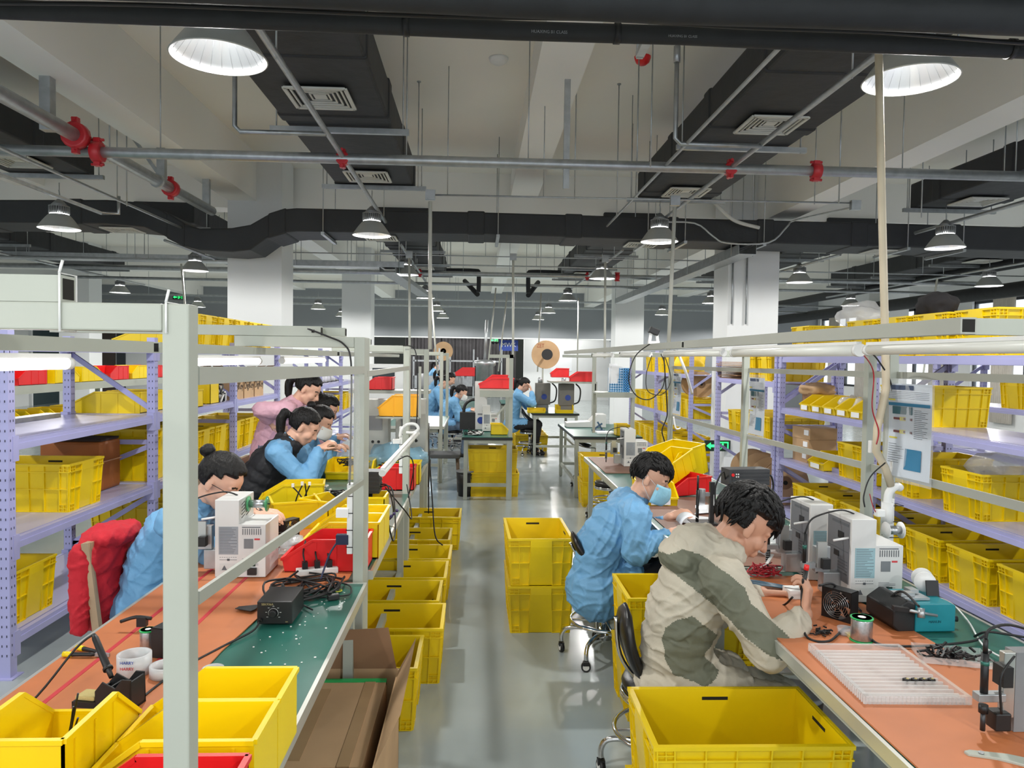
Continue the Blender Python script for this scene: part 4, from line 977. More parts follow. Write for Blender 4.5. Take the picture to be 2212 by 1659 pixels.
def fan(x, y, rz, label, s=.045, z=TZ+.003):
    t = thing('cooling_fan', label, 'fan', (x, y, z), rz); w = s*.45
    m = MB()                                                    # square shroud with round opening, facing -x
    n = 32
    for xx in (-w, w):
        ring = [(xx, s*.94*math.cos(2*math.pi*k/n), s+s*.94*math.sin(2*math.pi*k/n)) for k in range(n)]
        sq = []
        for k in range(n):
            a = 2*math.pi*k/n; cc, ss = math.cos(a), math.sin(a); f = s/max(abs(cc), abs(ss)); sq.append((xx, f*cc, s+f*ss))
        m.add(ring+sq, [(k, (k+1)%n, n+(k+1)%n, n+k) for k in range(n)])
    m.box((-w,-s,0),(w,s,.002)).box((-w,-s,2*s-.002),(w,s,2*s)).box((-w,-s,0),(w,-s+.002,2*s)).box((-w,s-.002,0),(w,s,2*s))
    m.lathe([(s*.94,-w),(s*.94,w)], n, Matrix.Translation((0,0,s)) @ Matrix.Rotation(R(90),4,'Y'))
    m.f = [f for f in m.f if len(f) < 20]; m.sm = m.sm[:len(m.f)]; m.mi = m.mi[:len(m.f)]
    m.build('fan_housing', BLK, t, fix=False)
    g = MB()
    for q in range(1, 7):
        r = s*.92*q/6.5; g.tube([(-w-.003, r*math.cos(a*math.pi/14), s+r*math.sin(a*math.pi/14)) for a in range(28)], .0009, 5, closed=True)
    for k in range(4): a = k*math.pi/2+.78; g.cyl((-w-.002,0,s),(-w-.002,s*.95*math.cos(a),s+s*.95*math.sin(a)),.0009,5)
    g.build('wire_grill', FANW, t)
    b = MB(); b.cyl((-w*.5,0,s),(w*.5,0,s),s*.36,20)
    for k in range(7):
        a = k*2*math.pi/7; M = Matrix.Translation((0,0,s)) @ Matrix.Rotation(a,4,'X') @ Matrix.Rotation(.5,4,'Z'); b.box((-.001,s*.0,-.0+s*.33),(.001,s*.5,s*.9), M)
    b.build('fan_rotor', BLK, t); return t
c = T(352, 1420); fan(c.x, c.y+.03, R(165), 'small black fan with wire grill just left of the foreground post')
t = thing('clip_tool', 'black clip tool leaning on the solder spool at left', 'clip', (T(285,1372).x, 2.47, TZ+.004)); MB().tube(spline([(-.05,0,.03),(0,0,.045),(.05,.0,.04)],4), .006, 6).cbox((.02,0,.03),(.03,.02,.03)).build('clip_body', BLK, t); MB().cyl((.03,0,0),(.03,0,.03),.003).build('rod', BLK, t)
# soldering station
c = T(555, 1351); t = thing('soldering_station', 'small black soldering station with round dial on the near left bench', 'soldering station', (c.x, c.y, TZ))
MB().box((0,0,.004),(.118,.17,.082)).build('station_body', BLK, t, bevel=.003)
GOLD = mat('gold print', (176, 160, 110), .5)
MB().cyl((.055,-.014,.042),(.055,.001,.042),.012,24).build('dial', BLK, t, bevel=.002)
m = MB(); m.tube([(.055+.0165*math.cos(a*.2),-.0006,.042+.0165*math.sin(a*.2)) for a in range(-3, 19)], .0006, 4)
for k in range(7): a = k*.72-.6; m.cbox((.055+.024*math.cos(a),-.0004,.042+.024*math.sin(a)), (.006,.0006,.0012))
m.build('dial_scale', WHT, t)
text('SBK936A', .0105, (.035,-.0006,.072), (R(90),0,0), GOLD, t, 'lettering'); text('ESD', .005, (.1,-.0006,.012), (R(90),0,0), GOLD, t, 'lettering')
MB().cyl((.014,-.016,.02),(.014,0,.02),.006,10).build('cable_socket', BLK, t)
MB().tube(spline([(.014,-.016,.02),(.005,-.07,.006),(-.05,-.2,.005),(-.12,-.4,.005),(-.15,-.65,.005)], 6), .0035, 6).build('iron_cable', BLKR, t)
c = T(533, 1320); t = thing('heat_shrink_sleeves', 'black flat sleeves fanned out beside the soldering station', 'sleeves', (c.x, c.y, TZ+.004))
for k in range(5): a = .5-k*.3; MB().box((-.035,-.012,.001+k*.002),(.035,.012,.003+k*.002), Matrix.Translation((.0,.03-k*.012,0)) @ Matrix.Rotation(a*.6,4,'Z')).build('sleeve', BLK, t)
# white stripping machines
PANEL = mat('grey instruction panel', (150, 156, 162), .5); PANB = mat('light blue instruction panel', (150, 182, 190), .5); INK = mat('dark fine print', (92, 96, 102), .6, var=0); SIDEP = mat('dark grey side panel', (112, 114, 118), .45)
def machine(x, y, rz, label, mirror=False, pan=None, tool=True):
    """tall white bench machine; near face carries the printed panels, working side faces -x"""
    pan = pan or PANEL
    t = thing('wire_machine', label, 'machine', (x, y, TZ), rz); W, D = .205, .2
    MB().prism([(0,.006),(W,.006),(W,.225),(.098,.225),(.098,.325),(0,.325)], 0, D).build('machine_body', WPNT, t, bevel=.003)
    MB().cbox((.02,.02,.003),(.02,.02,.006)).cbox((W-.02,.02,.003),(.02,.02,.006)).cbox((.02,D-.02,.003),(.02,.02,.006)).cbox((W-.02,D-.02,.003),(.02,.02,.006)).build('foot', BLK, t)
    MB().box((.016,-.001,.1),(.094,0,.215)).build('text_panel', pan, t)
    m = MB()
    for k in range(17): zz = .21-k*.0064; w = .07*(.5+.5*abs(math.sin(k*1.7+.4))); m.box((.02,-.0016,zz-.0014),(.02+w,-.001,zz))
    for k in range(9):
        xx = .112+k*.009; m.box((xx,-.0016,.182),(xx+.003,-.001,.207))
    for k in range(6): m.box((.11,-.0016,.082-k*.005),(.11+.07*(.6+.4*abs(math.sin(k*2.1))),-.001,.0832-k*.005))
    for k in range(8): m.box((.02+k*.009,-.0016,.088),(.025+k*.009,-.001,.0895))
    m.box((.02,-.0016,.078),(.09,-.001,.0795)).box((.05,-.0016,.074),(.06,-.001,.083)).box((.11,-.0016,.211),(.185,-.001,.2145)); m.build('fine_print', INK, t)
    MB().box((.118,-.0016,.125),(.155,-.001,.165)).build('picture', mat('picture grey', (120,124,128), .5), t)
    MB().box((.16,-.0016,.16),(.182,-.001,.167)).build('red_tag', mat('red tag', (206,64,70), .5), t)
    MB().box((.02,-.0016,.03),(.095,-.001,.062)).build('warning_panel', mat('pale warning panel', (206,208,206), .5), t)
    MB().prism([(.028,.036),(.05,.036),(.039,.056)], -.0022, -.0016).build('warning_triangle', INK, t)
    MB().box((.142,-.004,.052),(.164,0,.066)).build('power_switch', mat('dark green switch', (20,52,44), .4), t)
    MB().box((.134,-.012,.018),(.17,0,.046)).build('power_socket', BLK, t); MB().cyl((.12,-.003,.035),(.12,0,.035),.005,12).build('fuse', BLK, t)
    m = MB()
    for k in range(5):
        for j in range(2): m.bar((.0985,.03+j*.06,.3-k*.014),(.0985,.07+j*.06,.308-k*.014),.001,.003,(1,0,0))
    m.build('vent_slots', SLOT, t)
    MB().box((-.001,.012,.07),(0,D-.012,.31)).build('control_panel', SIDEP, t)
    m = MB(); m.box((-.002,.02,.29),(-.001,D-.05,.3)).box((-.002,.02,.19),(-.001,D-.02,.192)); 
    for k in range(5): m.box((-.002,.025,.15-k*.012),(-.001,.1,.153-k*.012))
    m.build('panel_print', INK, t)
    MB().box((-.003,.055,.235),(-.001,.1,.262)).box((-.003,.09,.16),(-.001,.13,.182)).build('display_window', BLK, t)
    if tool:
        MB().box((-.07,.07,.02),(-.001,.12,.1)).box((-.1,.08,.1),(-.04,.11,.2)).build('slide_block', STL, t, bevel=.002)
        MB().box((-.098,.066,.12),(-.06,.08,.22)).build('mechanism_plate', mat('machined steel', (190,190,186), .3, .8), t)
        MB().cyl((-.14,.09,.03),(-.14,.09,.06),.004,8).cyl((-.14,.09,.06),(-.14,.09,.12),.009,12).cyl((-.14,.09,.12),(-.14,.09,.25),.0075,12).build('vertical_iron', BLK, t)
        MB().cbox((-.125,.09,.125),(.05,.025,.02)).build('iron_clamp', STL, t)
        MB().cyl((-.14,.09,.19),(-.14,.09,.205),.0085,12).build('iron_band', GRNM, t)
        m = MB(); m.tube([(-.14+.011*math.cos(a*.8),.09+.011*math.sin(a*.8),.05+a*.0012) for a in range(50)], .0013, 4); m.build('spring', STL, t)
        MB().tube(spline([(-.14,.09,.25),(-.11,.09,.31),(.0,.1,.34),(.06,.1,.326)], 6), .0035, 6).build('iron_cable', BLKR, t)
        MB().cbox((-.07,.06,.14),(.03,.03,.04)).build('motor', BLK, t)
        MB().tube([(-.06,.02,.24),(.0,.02,.25)], .0045, 8).build('guide_tube', WHT, t)
    return t
machine(-1.065, 3.06, 0, 'white machine with grey text panel on the second left bench, reel on top')
MA = machine(1.43, 2.735, 0, 'white machine with light blue text panel on the near right bench', pan=PANB)
machine(1.40, 3.02, 0, 'white machine half hidden behind the near right one', pan=PANB)
machine(1.27, 6.3, 0, 'white machine with grey text panel on the brown mat at the far right bench end')
# spools on machines
def hspool(c, r, L, label, cap=GRN, ax='x', rz=0):
    t = thing('solder_spool', label, 'spool', c, rz)
    M = Matrix.Rotation(R(90), 4, 'Y')
    MB().lathe([(r*.5,-L/2),(r*.55,0),(r*.5,L/2)], 20, M).build('solder_winding', SOLD, t)
    for s in (-1, 1): MB().lathe([(0,s*L/2),(r,s*L/2),(r,s*L/2+s*.004),(0,s*L/2+s*.004)], 28, M).build('flange', cap, t)
    return t
t = hspool((-.92, 3.16, TZ+.29), .032, .072, 'green reel of solder on top of the left white machine', mat('green glossy plastic', (70,150,100), .3)); MB().bar((-.05,0,0),(.05,0,0),.005,.005).bar((-.05,0,0),(-.05,0,-.07),.005,.005).build('reel_bracket', BLK, t)
# items beside the left machine
fan(-.93, 3.72, R(150), 'black fan with chrome grill behind the red bin on the left bench', .05)
lbin(-.635, 3.25, R(-90), 'red bin in front of the white power strip on the second left bench', RED, .2, .34, .14)
lbin(-.61, 3.47, R(-90), 'yellow bin directly behind the red bin on the second left bench', YEL2, .2, .34, .165)
lbin(-.61, 3.68, R(-90), 'second yellow bin behind the red bin on the second left bench', YEL2, .2, .34, .165)
lbin(-.64, 4.08, R(-90), 'yellow bin partly behind the second left post', YEL2, .2, .3, .165)
lbin(-1.0, 4.08, R(200), 'yellow bin with black white tipped leads near the left machine', YEL2, .24, .34, .15)
lbin(-.78, 4.12, R(150), 'slanted yellow bin left of the second post', YEL2, .2, .34, .15)
lbin(-1.12, 4.6, R(-80), 'yellow bin behind the green reel on the left bench', YEL, .2, .36, .14)
t = leads((-.95, 4.08, TZ+.02), [[(-.06,0,0),(-.03,0,.12),(.0,0,.19)], [(.05,0,0),(.0,0,.12),(-.05,.0,.18)], [(.03,.02,0),(.02,.02,.12),(.015,0,.2)], [(-.03,.02,0),(.0,.02,.1),(.04,0,.19)]], .004, 'black leads with white tips crossing above a yellow bin')
MB().cbox((.0,0,.2),(.014,.01,.02)).cbox((-.05,0,.19),(.014,.01,.02)).cbox((.04,0,.2),(.014,.01,.018)).build('white_connector', WHT, t)
t = thing('parts_tray', 'white paper tray heaped with clear plastic parts on the left bench', 'tray', (-.83, 3.42, TZ+.002)); MB().box((-.08,-.06,0),(.08,.1,.02)).build('tray_body', WHT, t)
o = blob('clear_parts', (0,0,.01), (.07,.07,.04), BAG, None, None, 12, .4); o.parent = t; o['kind'] = 'stuff'
lead_t = thing('cable_pile', 'heap of black leads with white connectors before the seated women', 'cables', (-.93, 4.75, TZ))
tangle(16, .26, .12, .07, .004, 21).build('black_leads', BLKR, lead_t); 
rnd = random.Random(4); m = MB()
for i in range(34): m.cbox((rnd.uniform(-.25,.25), rnd.uniform(-.1,.1), rnd.uniform(.03,.1)), (.02,.008,.01), Matrix.Rotation(rnd.uniform(0,3),3,'Z'))
o = m.build('white_connectors', WHT, lead_t); o['kind'] = 'stuff'
# power strip and cables on the joint of the two left benches
def strip(c, rz, label, n=3, L=.19, vertical=False):
    t = thing('power_strip', label, 'power strip', c, rz)
    if vertical: t.rotation_euler = (0, R(90), rz)
    MB().box((-L/2,-.024,0),(L/2,.024,.026)).build('strip_body', WHT, t, bevel=.004)
    m = MB()
    for k in range(n): xx = -L/2+.03+k*(L-.06)/max(1, n-1); m.cbox((xx,0,.0265),(.016,.003,.001)).cbox((xx,.008,.0265),(.003,.006,.001)).cbox((xx,-.008,.0265),(.003,.006,.001))
    m.build('socket_slots', SLOT, t); return t
c = T(685, 1240); st = strip((c.x, c.y, TZ+.002), R(18), 'white power strip with three black plugs on the left bench joint', 3, .17)
for k in range(3): MB().cbox((-.05+k*.05,0,.04),(.022,.03,.03)).tube(spline([(-.05+k*.05,0,.05),(-.055+k*.05,.02,.085),(-.04+k*.05,.09,.12-.02*k)],4),.004,6).build('black_plug', BLK, st)
c = T(655, 1275); t = thing('cable_pile', 'messy loops of black cable between the power strip and soldering station', 'cables', (c.x, c.y, TZ+.004))
tangle(8, .17, .2, .04, .0042, 33, 6, 9).build('black_cables', BLKR, t)
c = T(640, 1180); t = thing('cable_pile', 'thin black cables curling before the red bin on the left bench', 'cables', (c.x, c.y-.05, TZ+.004)); tangle(5, .13, .14, .06, .0032, 37, 5, 8).build('black_cables', BLKR, t)
c = T(720, 1295); t = thing('power_adapter', 'black in line adapter on the green bench surface', 'adapter', (c.x, c.y, TZ), R(25)); MB().box((-.022,-.012,0),(.022,.012,.02)).build('adapter_body', BLK, t, bevel=.003); MB().tube(spline([(.022,0,.01),(.07,.02,.006),(.09,.12,.01),(.02,.22,.01)],5),.003,6).tube(spline([(-.022,0,.01),(-.06,.03,.006),(-.12,.0,.006),(-.1,-.1,.006)],5),.003,6).build('adapter_cable', BLKR, t)
c = T(730, 1279); t = thing('wire_coil', 'small yellow wire ring on the green bench surface', 'wire coil', (c.x, c.y, TZ+.003))
MB().tube([(.016*math.cos(a*.6),.016*math.sin(a*.6),.001+a*.0002) for a in range(22)], .0012, 5).build('yellow_wire', mat('yellow wire', (190,190,60), .5), t)
# power strips lashed to posts
def zipstrip(x, y, z0, z1, dx, label, ties):
    t = thing('power_strip', label, 'power strip', (x, y, z0))
    MB().box((-.012,-.02,0),(.012,.02,z1-z0)).build('strip_body', WHT, t, bevel=.003)
    for z in ties: MB().tube([(dx*.0-.014,-.024,z),(dx,-.024,z),(dx,.03,z),(-.014,.03,z)], .0018, 5, closed=True).build('zip_tie', BLK, t)
    return t
zs = zipstrip(-.515, 3.06, .86, 1.15, .056, 'white vertical power strip zip tied to the second left post', (.03,.1,.17,.24))
MB().cbox((-.03,-.01,.17),(.05,.035,.035)).build('white_plug', WHT, zs); MB().cbox((-.03,-.01,.06),(.05,.03,.04)).tube(spline([(-.05,-.01,.05),(-.08,-.03,.0),(-.1,-.1,-.08)],5),.004,6).build('blue_black_plug', mat('dark blue plug', (32,40,70), .4), zs)
zs = zipstrip(-.513, 5.06, .88, 1.2, .056, 'white vertical power strip zip tied to the third left post', (.05,.12,.2,.27)); MB().cbox((-.03,-.01,.22),(.05,.03,.03)).build('white_plug', WHT, zs)
c = Vector((-.44, 5.0, 1.27)); t = thing('flexible_hose', 'white looped hose end hanging on the third left post', 'hose', c)
MB().tube(spline([(-.07,-.05,-.13),(-.06,-.05,-.08),(-.02,-.05,-.045),(.03,-.05,-.045),(.05,-.05,-.075),(.02,-.05,-.1),(-.03,-.05,-.1)],6), .011, 10).build('hose', WHT, t)
t = thing('power_supply', 'ribbed black power supply box beside the second left post', 'power supply', (-.585, 4.12, TZ+.17))
m = MB(); m.box((-.055,-.06,0),(.055,.06,.12)); 
for k in range(5): m.box((-.058,-.063,.015+k*.022),(.058,.063,.024+k*.022))
m.build('supply_box', BLK, t); MB().tube(spline([(.055,0,.04),(.1,-.02,.03),(.13,-.03,-.12),(.06,-.03,-.16),(-.0,-.03,-.1)],6),.004,6).tube(spline([(.055,0,.03),(.12,-.02,.02),(.15,-.1,-.15),(.16,-.3,-.2),(.13,-.35,-.05)],6),.004,6).build('output_cable', BLKR, t)
MB().cyl((0,0,-.168),(0,0,0),.012).build('support_rod', BLK, t)
t = thing('goose_neck', 'dark purple jointed hose in front of the yellow bin on the left bench', 'hose', (-.6, 4.0, TZ+.03)); m = MB()
for k in range(12): u = k/11; m.ball((.02+.16*u, -.05, .02+.05*(2*u-1)**2), .009, 8, 6)
m.build('jointed_hose', mat('purple plastic', (56,44,92), .4), t)
hspool((-.58, 3.86, TZ+.045), .036, .05, 'green spool beside the yellow bin behind the second left post', mat('dark green plastic',(30,92,70),.4), rz=R(10))
# third left bench
lbin(-.6, 5.22, R(-90), 'red bin on the third left bench at the post', RED, .2, .34, .155)
lbin(-.59, 5.44, R(-90), 'yellow bin filled with black leads on the third left bench', YEL2, .2, .36, .155)
t = thing('cable_pile', 'black and red leads lying in the yellow bin on the third left bench', 'cables', (-.6, 5.44, TZ+.11)); tangle(7, .12, .08, .05, .004, 41).build('black_leads', BLKR, t)
blob('plastic_bag', (-.62, 5.95, TZ+.0), (.24,.25,.13), mat('light blue bag film', (150, 200, 224), .2, var=.1, alpha=.6, bump=.6, bscale=12), 'big light blue plastic bag lying on the third left bench', 'plastic bag', 9, .25)
lbin(-.95, 5.7, R(0), 'wide yellow bin with leads before the far left machines', YEL2, .34, .3, .13)
t = thing('cable_pile', 'leads heaped in the wide yellow bin before the far left machines', 'cables', (-.95, 5.7, TZ+.09)); tangle(8, .14, .1, .05, .004, 45).build('black_leads', BLKR, t)
GRM = mat('grey machine enamel', (176, 178, 172), .4)
def press(x, y, label, m=GRM, sc=1):
    t = thing('press_machine', label, 'machine', (x, y, TZ))
    MB().prism([(-.14,0),(.14,0),(.14,.16),(.05,.2),(.05,.42),(.0,.56),(-.14,.56)], -.13, .13, 'x').build('machine_body', m, t, bevel=.006)
    MB().box((-.08,-.145,.3),(.08,-.14,.42)).build('front_plate', GREY, t)
    for k in range(3): MB().cyl((-.05+k*.05,-.145,.2),(-.05+k*.05,-.135,.2),.012,12).build('button', BLK, t)
    MB().tube(spline([(-.06,-.14,.05),(-.06,-.2,.06),(.06,-.2,.06),(.06,-.14,.05)],5),.006,6).build('wire_guard', BLK, t); return t
press(-.88, 6.45, 'grey press machine on the third left bench, left one'); press(-.57, 6.55, 'grey press machine on the third left bench, right one')
t = thing('overhead_shelf', 'grey shelf on the frame above the far left machines', 'shelf', (-1.2, 6.98, 1.36)); MB().box((0,0,-.03),(.75,.3,0)).build('shelf_board', FRM2, t); MB().bar((.72,.02,-.03),(.72,.02,.35),.03,.03).build('support', FRM2, t)
pbin(-.92, 7.12, 1.362, R(-90), 'red bin on the grey shelf above the far left machines', RED, .22, .24, .12)
pbin(-.62, 6.0, 1.2, R(-90), 'orange yellow bin hooked high on the left frame', mat('orange yellow plastic',(240,170,10),.4), .22, .3, .17)
tag(MB().box((-.8,5.88,1.185),(-.46,6.12,1.2)).bar((-.455,5.9,1.19),(-.455,5.9,1.6),.012,.02).build('bin_bracket', FRM2), 'small grey bracket shelf carrying the orange yellow bin', 'shelf')
# hanging clear sheets
def sheet(x, y0, y1, z0, z1, label, doc=True):
    t = thing('instruction_sheet', label, 'sheet', (x, y0, z0)); L = y1-y0; H = z1-z0
    def grid(xo, a0, a1, b0, b1, n=10):
        vs = []; fs = []
        for j in range(n+1):
            for i in range(5):
                v = b0+(b1-b0)*j/n; u = a0+(a1-a0)*i/4
                bend = .012*math.sin(v/H*3.1)*(1 if u > L/2 else .3)+.006*math.sin(u/L*5)
                vs.append((xo+bend, u, v))
        for j in range(n):
            for i in range(4): a = j*5+i; fs.append((a,a+1,a+6,a+5))
        return vs, fs
    m = MB(); m.add(*grid(0,0,L,0,H), True); m.build('plastic_sleeve', CLEAR, t, fix=False)
    if doc:
        m = MB(); m.add(*grid(.003,L*.06,L*.94,H*.05,H*.95), True); m.build('paper_page', mat('printed page', (214,222,232), .6, var=.02), t, fix=False)
        def patch(name, a0, a1, b0, b1, mm): MB().add(*grid(-.002,L*(1-a1),L*(1-a0),H*b0,H*b1,3), True).build(name, mm, t, fix=False)
        DB = mat('dark blue print block', (70, 84, 112), .6); TB = mat('teal print block', (52, 122, 160), .6); YB = mat('yellow print block', (214, 200, 80), .6); DR = mat('dark red print', (120, 70, 72), .6)
        patch('title_block', .14, .58, .89, .935, DB); patch('header_bar', .08, .92, .735, .765, TB); patch('photo_block', .16, .56, .655, .73, mat('photo teal', (60,104,116), .6)); patch('yellow_tag', .08, .22, .785, .8, YB); patch('yellow_tag', .1, .26, .415, .43, YB)
        for zz in (.6, .475): patch('part_picture', .18, .56, zz, zz+.022, DR); patch('part_picture', .3, .42, zz-.008, zz+.03, YB)
        patch('photo_block', .42, .76, .13, .33, TB)
        for k in range(16): patch('text_line', .6, .6+.28*(.5+.5*abs(math.sin(k*1.9))), .7-k*.0175, .7-k*.0175+.004, INK)
        for k in range(9): patch('text_line', .1, .1+.3*(.5+.5*abs(math.sin(k*2.3))), .36-k*.022, .36-k*.022+.004, INK)
        for k in range(5): patch('text_line', .08, .9, .87-k*.016, .87-k*.016+.003, INK)
    return t
sheet(1.84, 2.9, 3.19, 1.165, 1.61, 'large printed work instruction sheet in a sleeve on the near right rails').rotation_euler = (0,0,.14)
sheet(1.84, 4.66, 4.95, 1.17, 1.59, 'printed instruction sheet hanging behind the man in the jacket')
sheet(1.84, 6.62, 6.9, 1.16, 1.58, 'curled printed sheet hanging farther along the right rails')
sheet(-.47, 2.72, 2.98, 1.17, 1.6, 'clear plastic sheet hanging on the second left post', False)
sheet(-.47, 4.75, 4.98, 1.2, 1.59, 'clear plastic sheet hanging on the third left post', False)
# cables on the left posts
tag(MB().tube(spline([(-.68,3.0,PH+.03),(-.6,3.0,PH),(-.54,3.02,PH-.03),(-.51,3.015,PH-.1),(-.508,3.015,1.4),(-.512,3.015,1.15)],6),.004,6).build('black_cable', BLKR), 'black cable draped from the bolted tube down the second left post', 'cable')
tag(MB().tube(spline([(-.5,5.0,PH),(-.42,5.0,PH-.03),(-.4,5.0,1.5),(-.41,5.0,1.1)],6),.004,6).build('black_cable', BLKR), 'black cable hanging beside the third left post', 'cable')
tag(MB().tube(spline([(-.38,5.9,1.15),(-.36,5.6,1.0),(-.33,5.6,.6),(-.3,5.5,.35),(-.24,5.4,.3)],6),.005,6).tube(spline([(-.38,5.9,1.1),(-.37,5.8,.8),(-.37,5.8,.45)],6),.005,6).build('black_cable', BLKR), 'black cables trailing from the left frame down to the aisle crates', 'cable')
tag(MB().tube(spline([(-.42,4.6,.8),(-.38,4.5,1.0),(-.4,4.3,1.1),(-.5,4.2,1.05)],6),.004,6).tube(spline([(-.5,4.1,.95),(-.4,4.2,.8),(-.38,4.4,.72),(-.42,4.5,.9)],6),.004,6).build('black_cable', BLKR), 'looping black cables over the edge of the second left bench', 'cable')
# hinged cord ties on the near left arm
for px, lab, zz in ((124, 'left one', .045), (355, 'right one', .002)):
    c = WY(px, 690, 1.19); tag(MB().tube([(c.x,1.196,PH+zz),(c.x,1.196,PH-.046),(c.x,1.244,PH-.046),(c.x,1.244,PH+zz)],.0019,5,closed=True).cyl((c.x,1.196,PH+zz),(c.x+.003,1.2,PH+zz+.02),.0022,6).build('cord_tie', WHT), 'white cord tie around the nearest left arm, '+lab, 'cord')
# aisle crates under the left benches
for i, (xr, yc) in enumerate(((-.25,3.46),(-.16,3.94),(-.2,4.38),(-.18,4.82),(-.17,5.26),(-.19,5.8),(-.13,6.6))):
    crate(xr-.3, yc, 0, 'yellow crate on the floor under the left benches, %s from the camera' % ORD[i])
for i, (x, y) in enumerate(((-.5,3.9),(-.45,4.4),(-.5,5.26))):
    leads((x, y, .014), [[(0,0,0),(.04,.03,.1),(.06,.05,.17)],[(.1,0,0),(.12,.03,.12),(.2,.04,.2)],[(.2,-.1,0),(.18,-.06,.1),(.1,-.03,.15)]], .004, 'loose black leads in an aisle crate under the left benches, %s' % ORD[i])
t = thing('cardboard_box', 'open cardboard box with raised flaps on the floor at the bottom left', 'cardboard box', (-.5, 2.62, 0))
b = MB(); b.box((-.24,-.4,0),(.2,.34,.005)); 
for a, c in (((-.24,-.4,0),(-.235,.34,.42)), ((.195,-.4,0),(.2,.34,.42)), ((-.24,.335,0),(.2,.34,.42)), ((-.24,-.4,0),(.2,-.395,.42))): b.box(a, c)
b.build('box_body', CARD, t)
MB().add([(.2,-.38,.42),(.2,.32,.42),(.27,.3,.56),(.27,-.3,.54)],[(0,1,2,3)]).build('box_flap', CARD, t, fix=False); MB().add([(-.22,.335,.42),(.19,.335,.42),(.16,.3,.6),(-.2,.3,.58)],[(0,1,2,3)]).build('box_flap', CARDD, t, fix=False)
t = thing('cardboard_box', 'smaller taped carton with a green edge standing inside the open box', 'cardboard box', (-.52, 2.6, .006)); MB().box((-.18,-.34,0),(.18,.28,.4)).build('box_body', CARD, t); MB().box((-.185,-.3,.2),(-.02,.2,.402)).box((.1,-.341,.1),(.14,.281,.403)).build('packing_tape', mat('brown tape', (170,140,104), .3), t); MB().box((-.18,.26,.385),(.18,.285,.405)).build('green_edge', GRN, t)
# right side crates
crate(.40, 4.74, 0, 'lower yellow crate of the free standing pair in the aisle', rz=R(90)); crate(.395, 4.74, .292, 'upper yellow crate of the free standing pair holding orange wire', rz=R(91.5))
COP = mat('orange wire', (214, 120, 40), .4)
t = thing('wire_coil', 'coil of orange wire in the upper aisle crate', 'wire coil', (.42, 4.85, .36)); MB().box((-.13,-.12,-.05),(.13,.12,.08)).build('carton', YEL, t); m = MB()
for k in range(9): m.tube([((.07+.007*(k%4))*math.cos(a*.42),(.07+.007*(k%3))*math.sin(a*.42),.09+.006*(k//3)+.004*math.sin(a+k)) for a in range(15)], .003, 5, closed=True)
m.build('wire_loops', COP, t)
crate(1.0, 3.52, 0, 'lower yellow crate standing between the two men'); crate(1.0, 3.52, .292, 'upper yellow crate standing between the two men')
crate(.83, 2.3, 0, 'hidden lower crate under the big front crate', rz=0, s=(1,1,.93)); crate(.83, 2.3, .272, 'big yellow crate at the bottom edge beside the man in the jacket', s=(1,1,.93))
t = thing('cable_coil', 'coiled blue black cable in the big front crate, right', 'cable coil', (.98, 2.28, .3)); m = MB()
for k in range(8): m.tube([((.09+.005*(k%4))*math.cos(a*.35),(.07+.004*(k%3))*math.sin(a*.35),.02+.01*(k//2)+.01*math.sin(a*.7+k)) for a in range(18)], .0045, 5, closed=True)
DKB = mat('dark blue cable', (22,38,54), .45)
m.build('cable_loops', DKB, t)
t2 = dup(t, (.66, 2.25, .3), 0, 'coiled blue black cable in the big front crate, left')
crate(1.5, 8.5, 0, 'lower crate of the pair behind the masked man near the far stool'); crate(1.5, 8.5, .292, 'upper crate of the pair behind the masked man near the far stool')
for i in range(2): crate(1.35, 4.3+i*.5, 0, 'yellow crate on the floor beneath the second right bench, %s' % ['near','far'][i])
crate(.22, 9.1, .0, 'lower yellow crate under the middle table'); crate(.2, 9.1, .292, 'upper yellow crate under the middle table')
t = thing('waste_bin', 'black waste bin with a grey rim at the middle table leg', 'waste bin', (-.13, 8.98, 0)); MB().lathe([(.085,0),(.11,.3),(.105,.3),(.08,.01),(0,.01)], 24).build('bin_body', BLK, t, fix=False); MB().lathe([(.112,.29),(.116,.3),(.112,.31),(.104,.31)], 24).build('bin_rim', GREY, t, fix=False)
t2 = dup(t, (1.45, 9.9, 0), 0, 'black waste bin under the green table at right')
t2 = dup(t, (1.34, 2.98, 0), 0, 'black waste bin under the near right bench beside the man'); 
tag(MB().lathe([(0.0,0),(.09,0),(.09,.2),(.085,.2),(.085,.01)], 20, c=(.22,9.6,0)).build('orange_pot', mat('orange plastic', (206,92,34), .5), fix=False), 'orange pot on the floor under the middle table', 'pot')
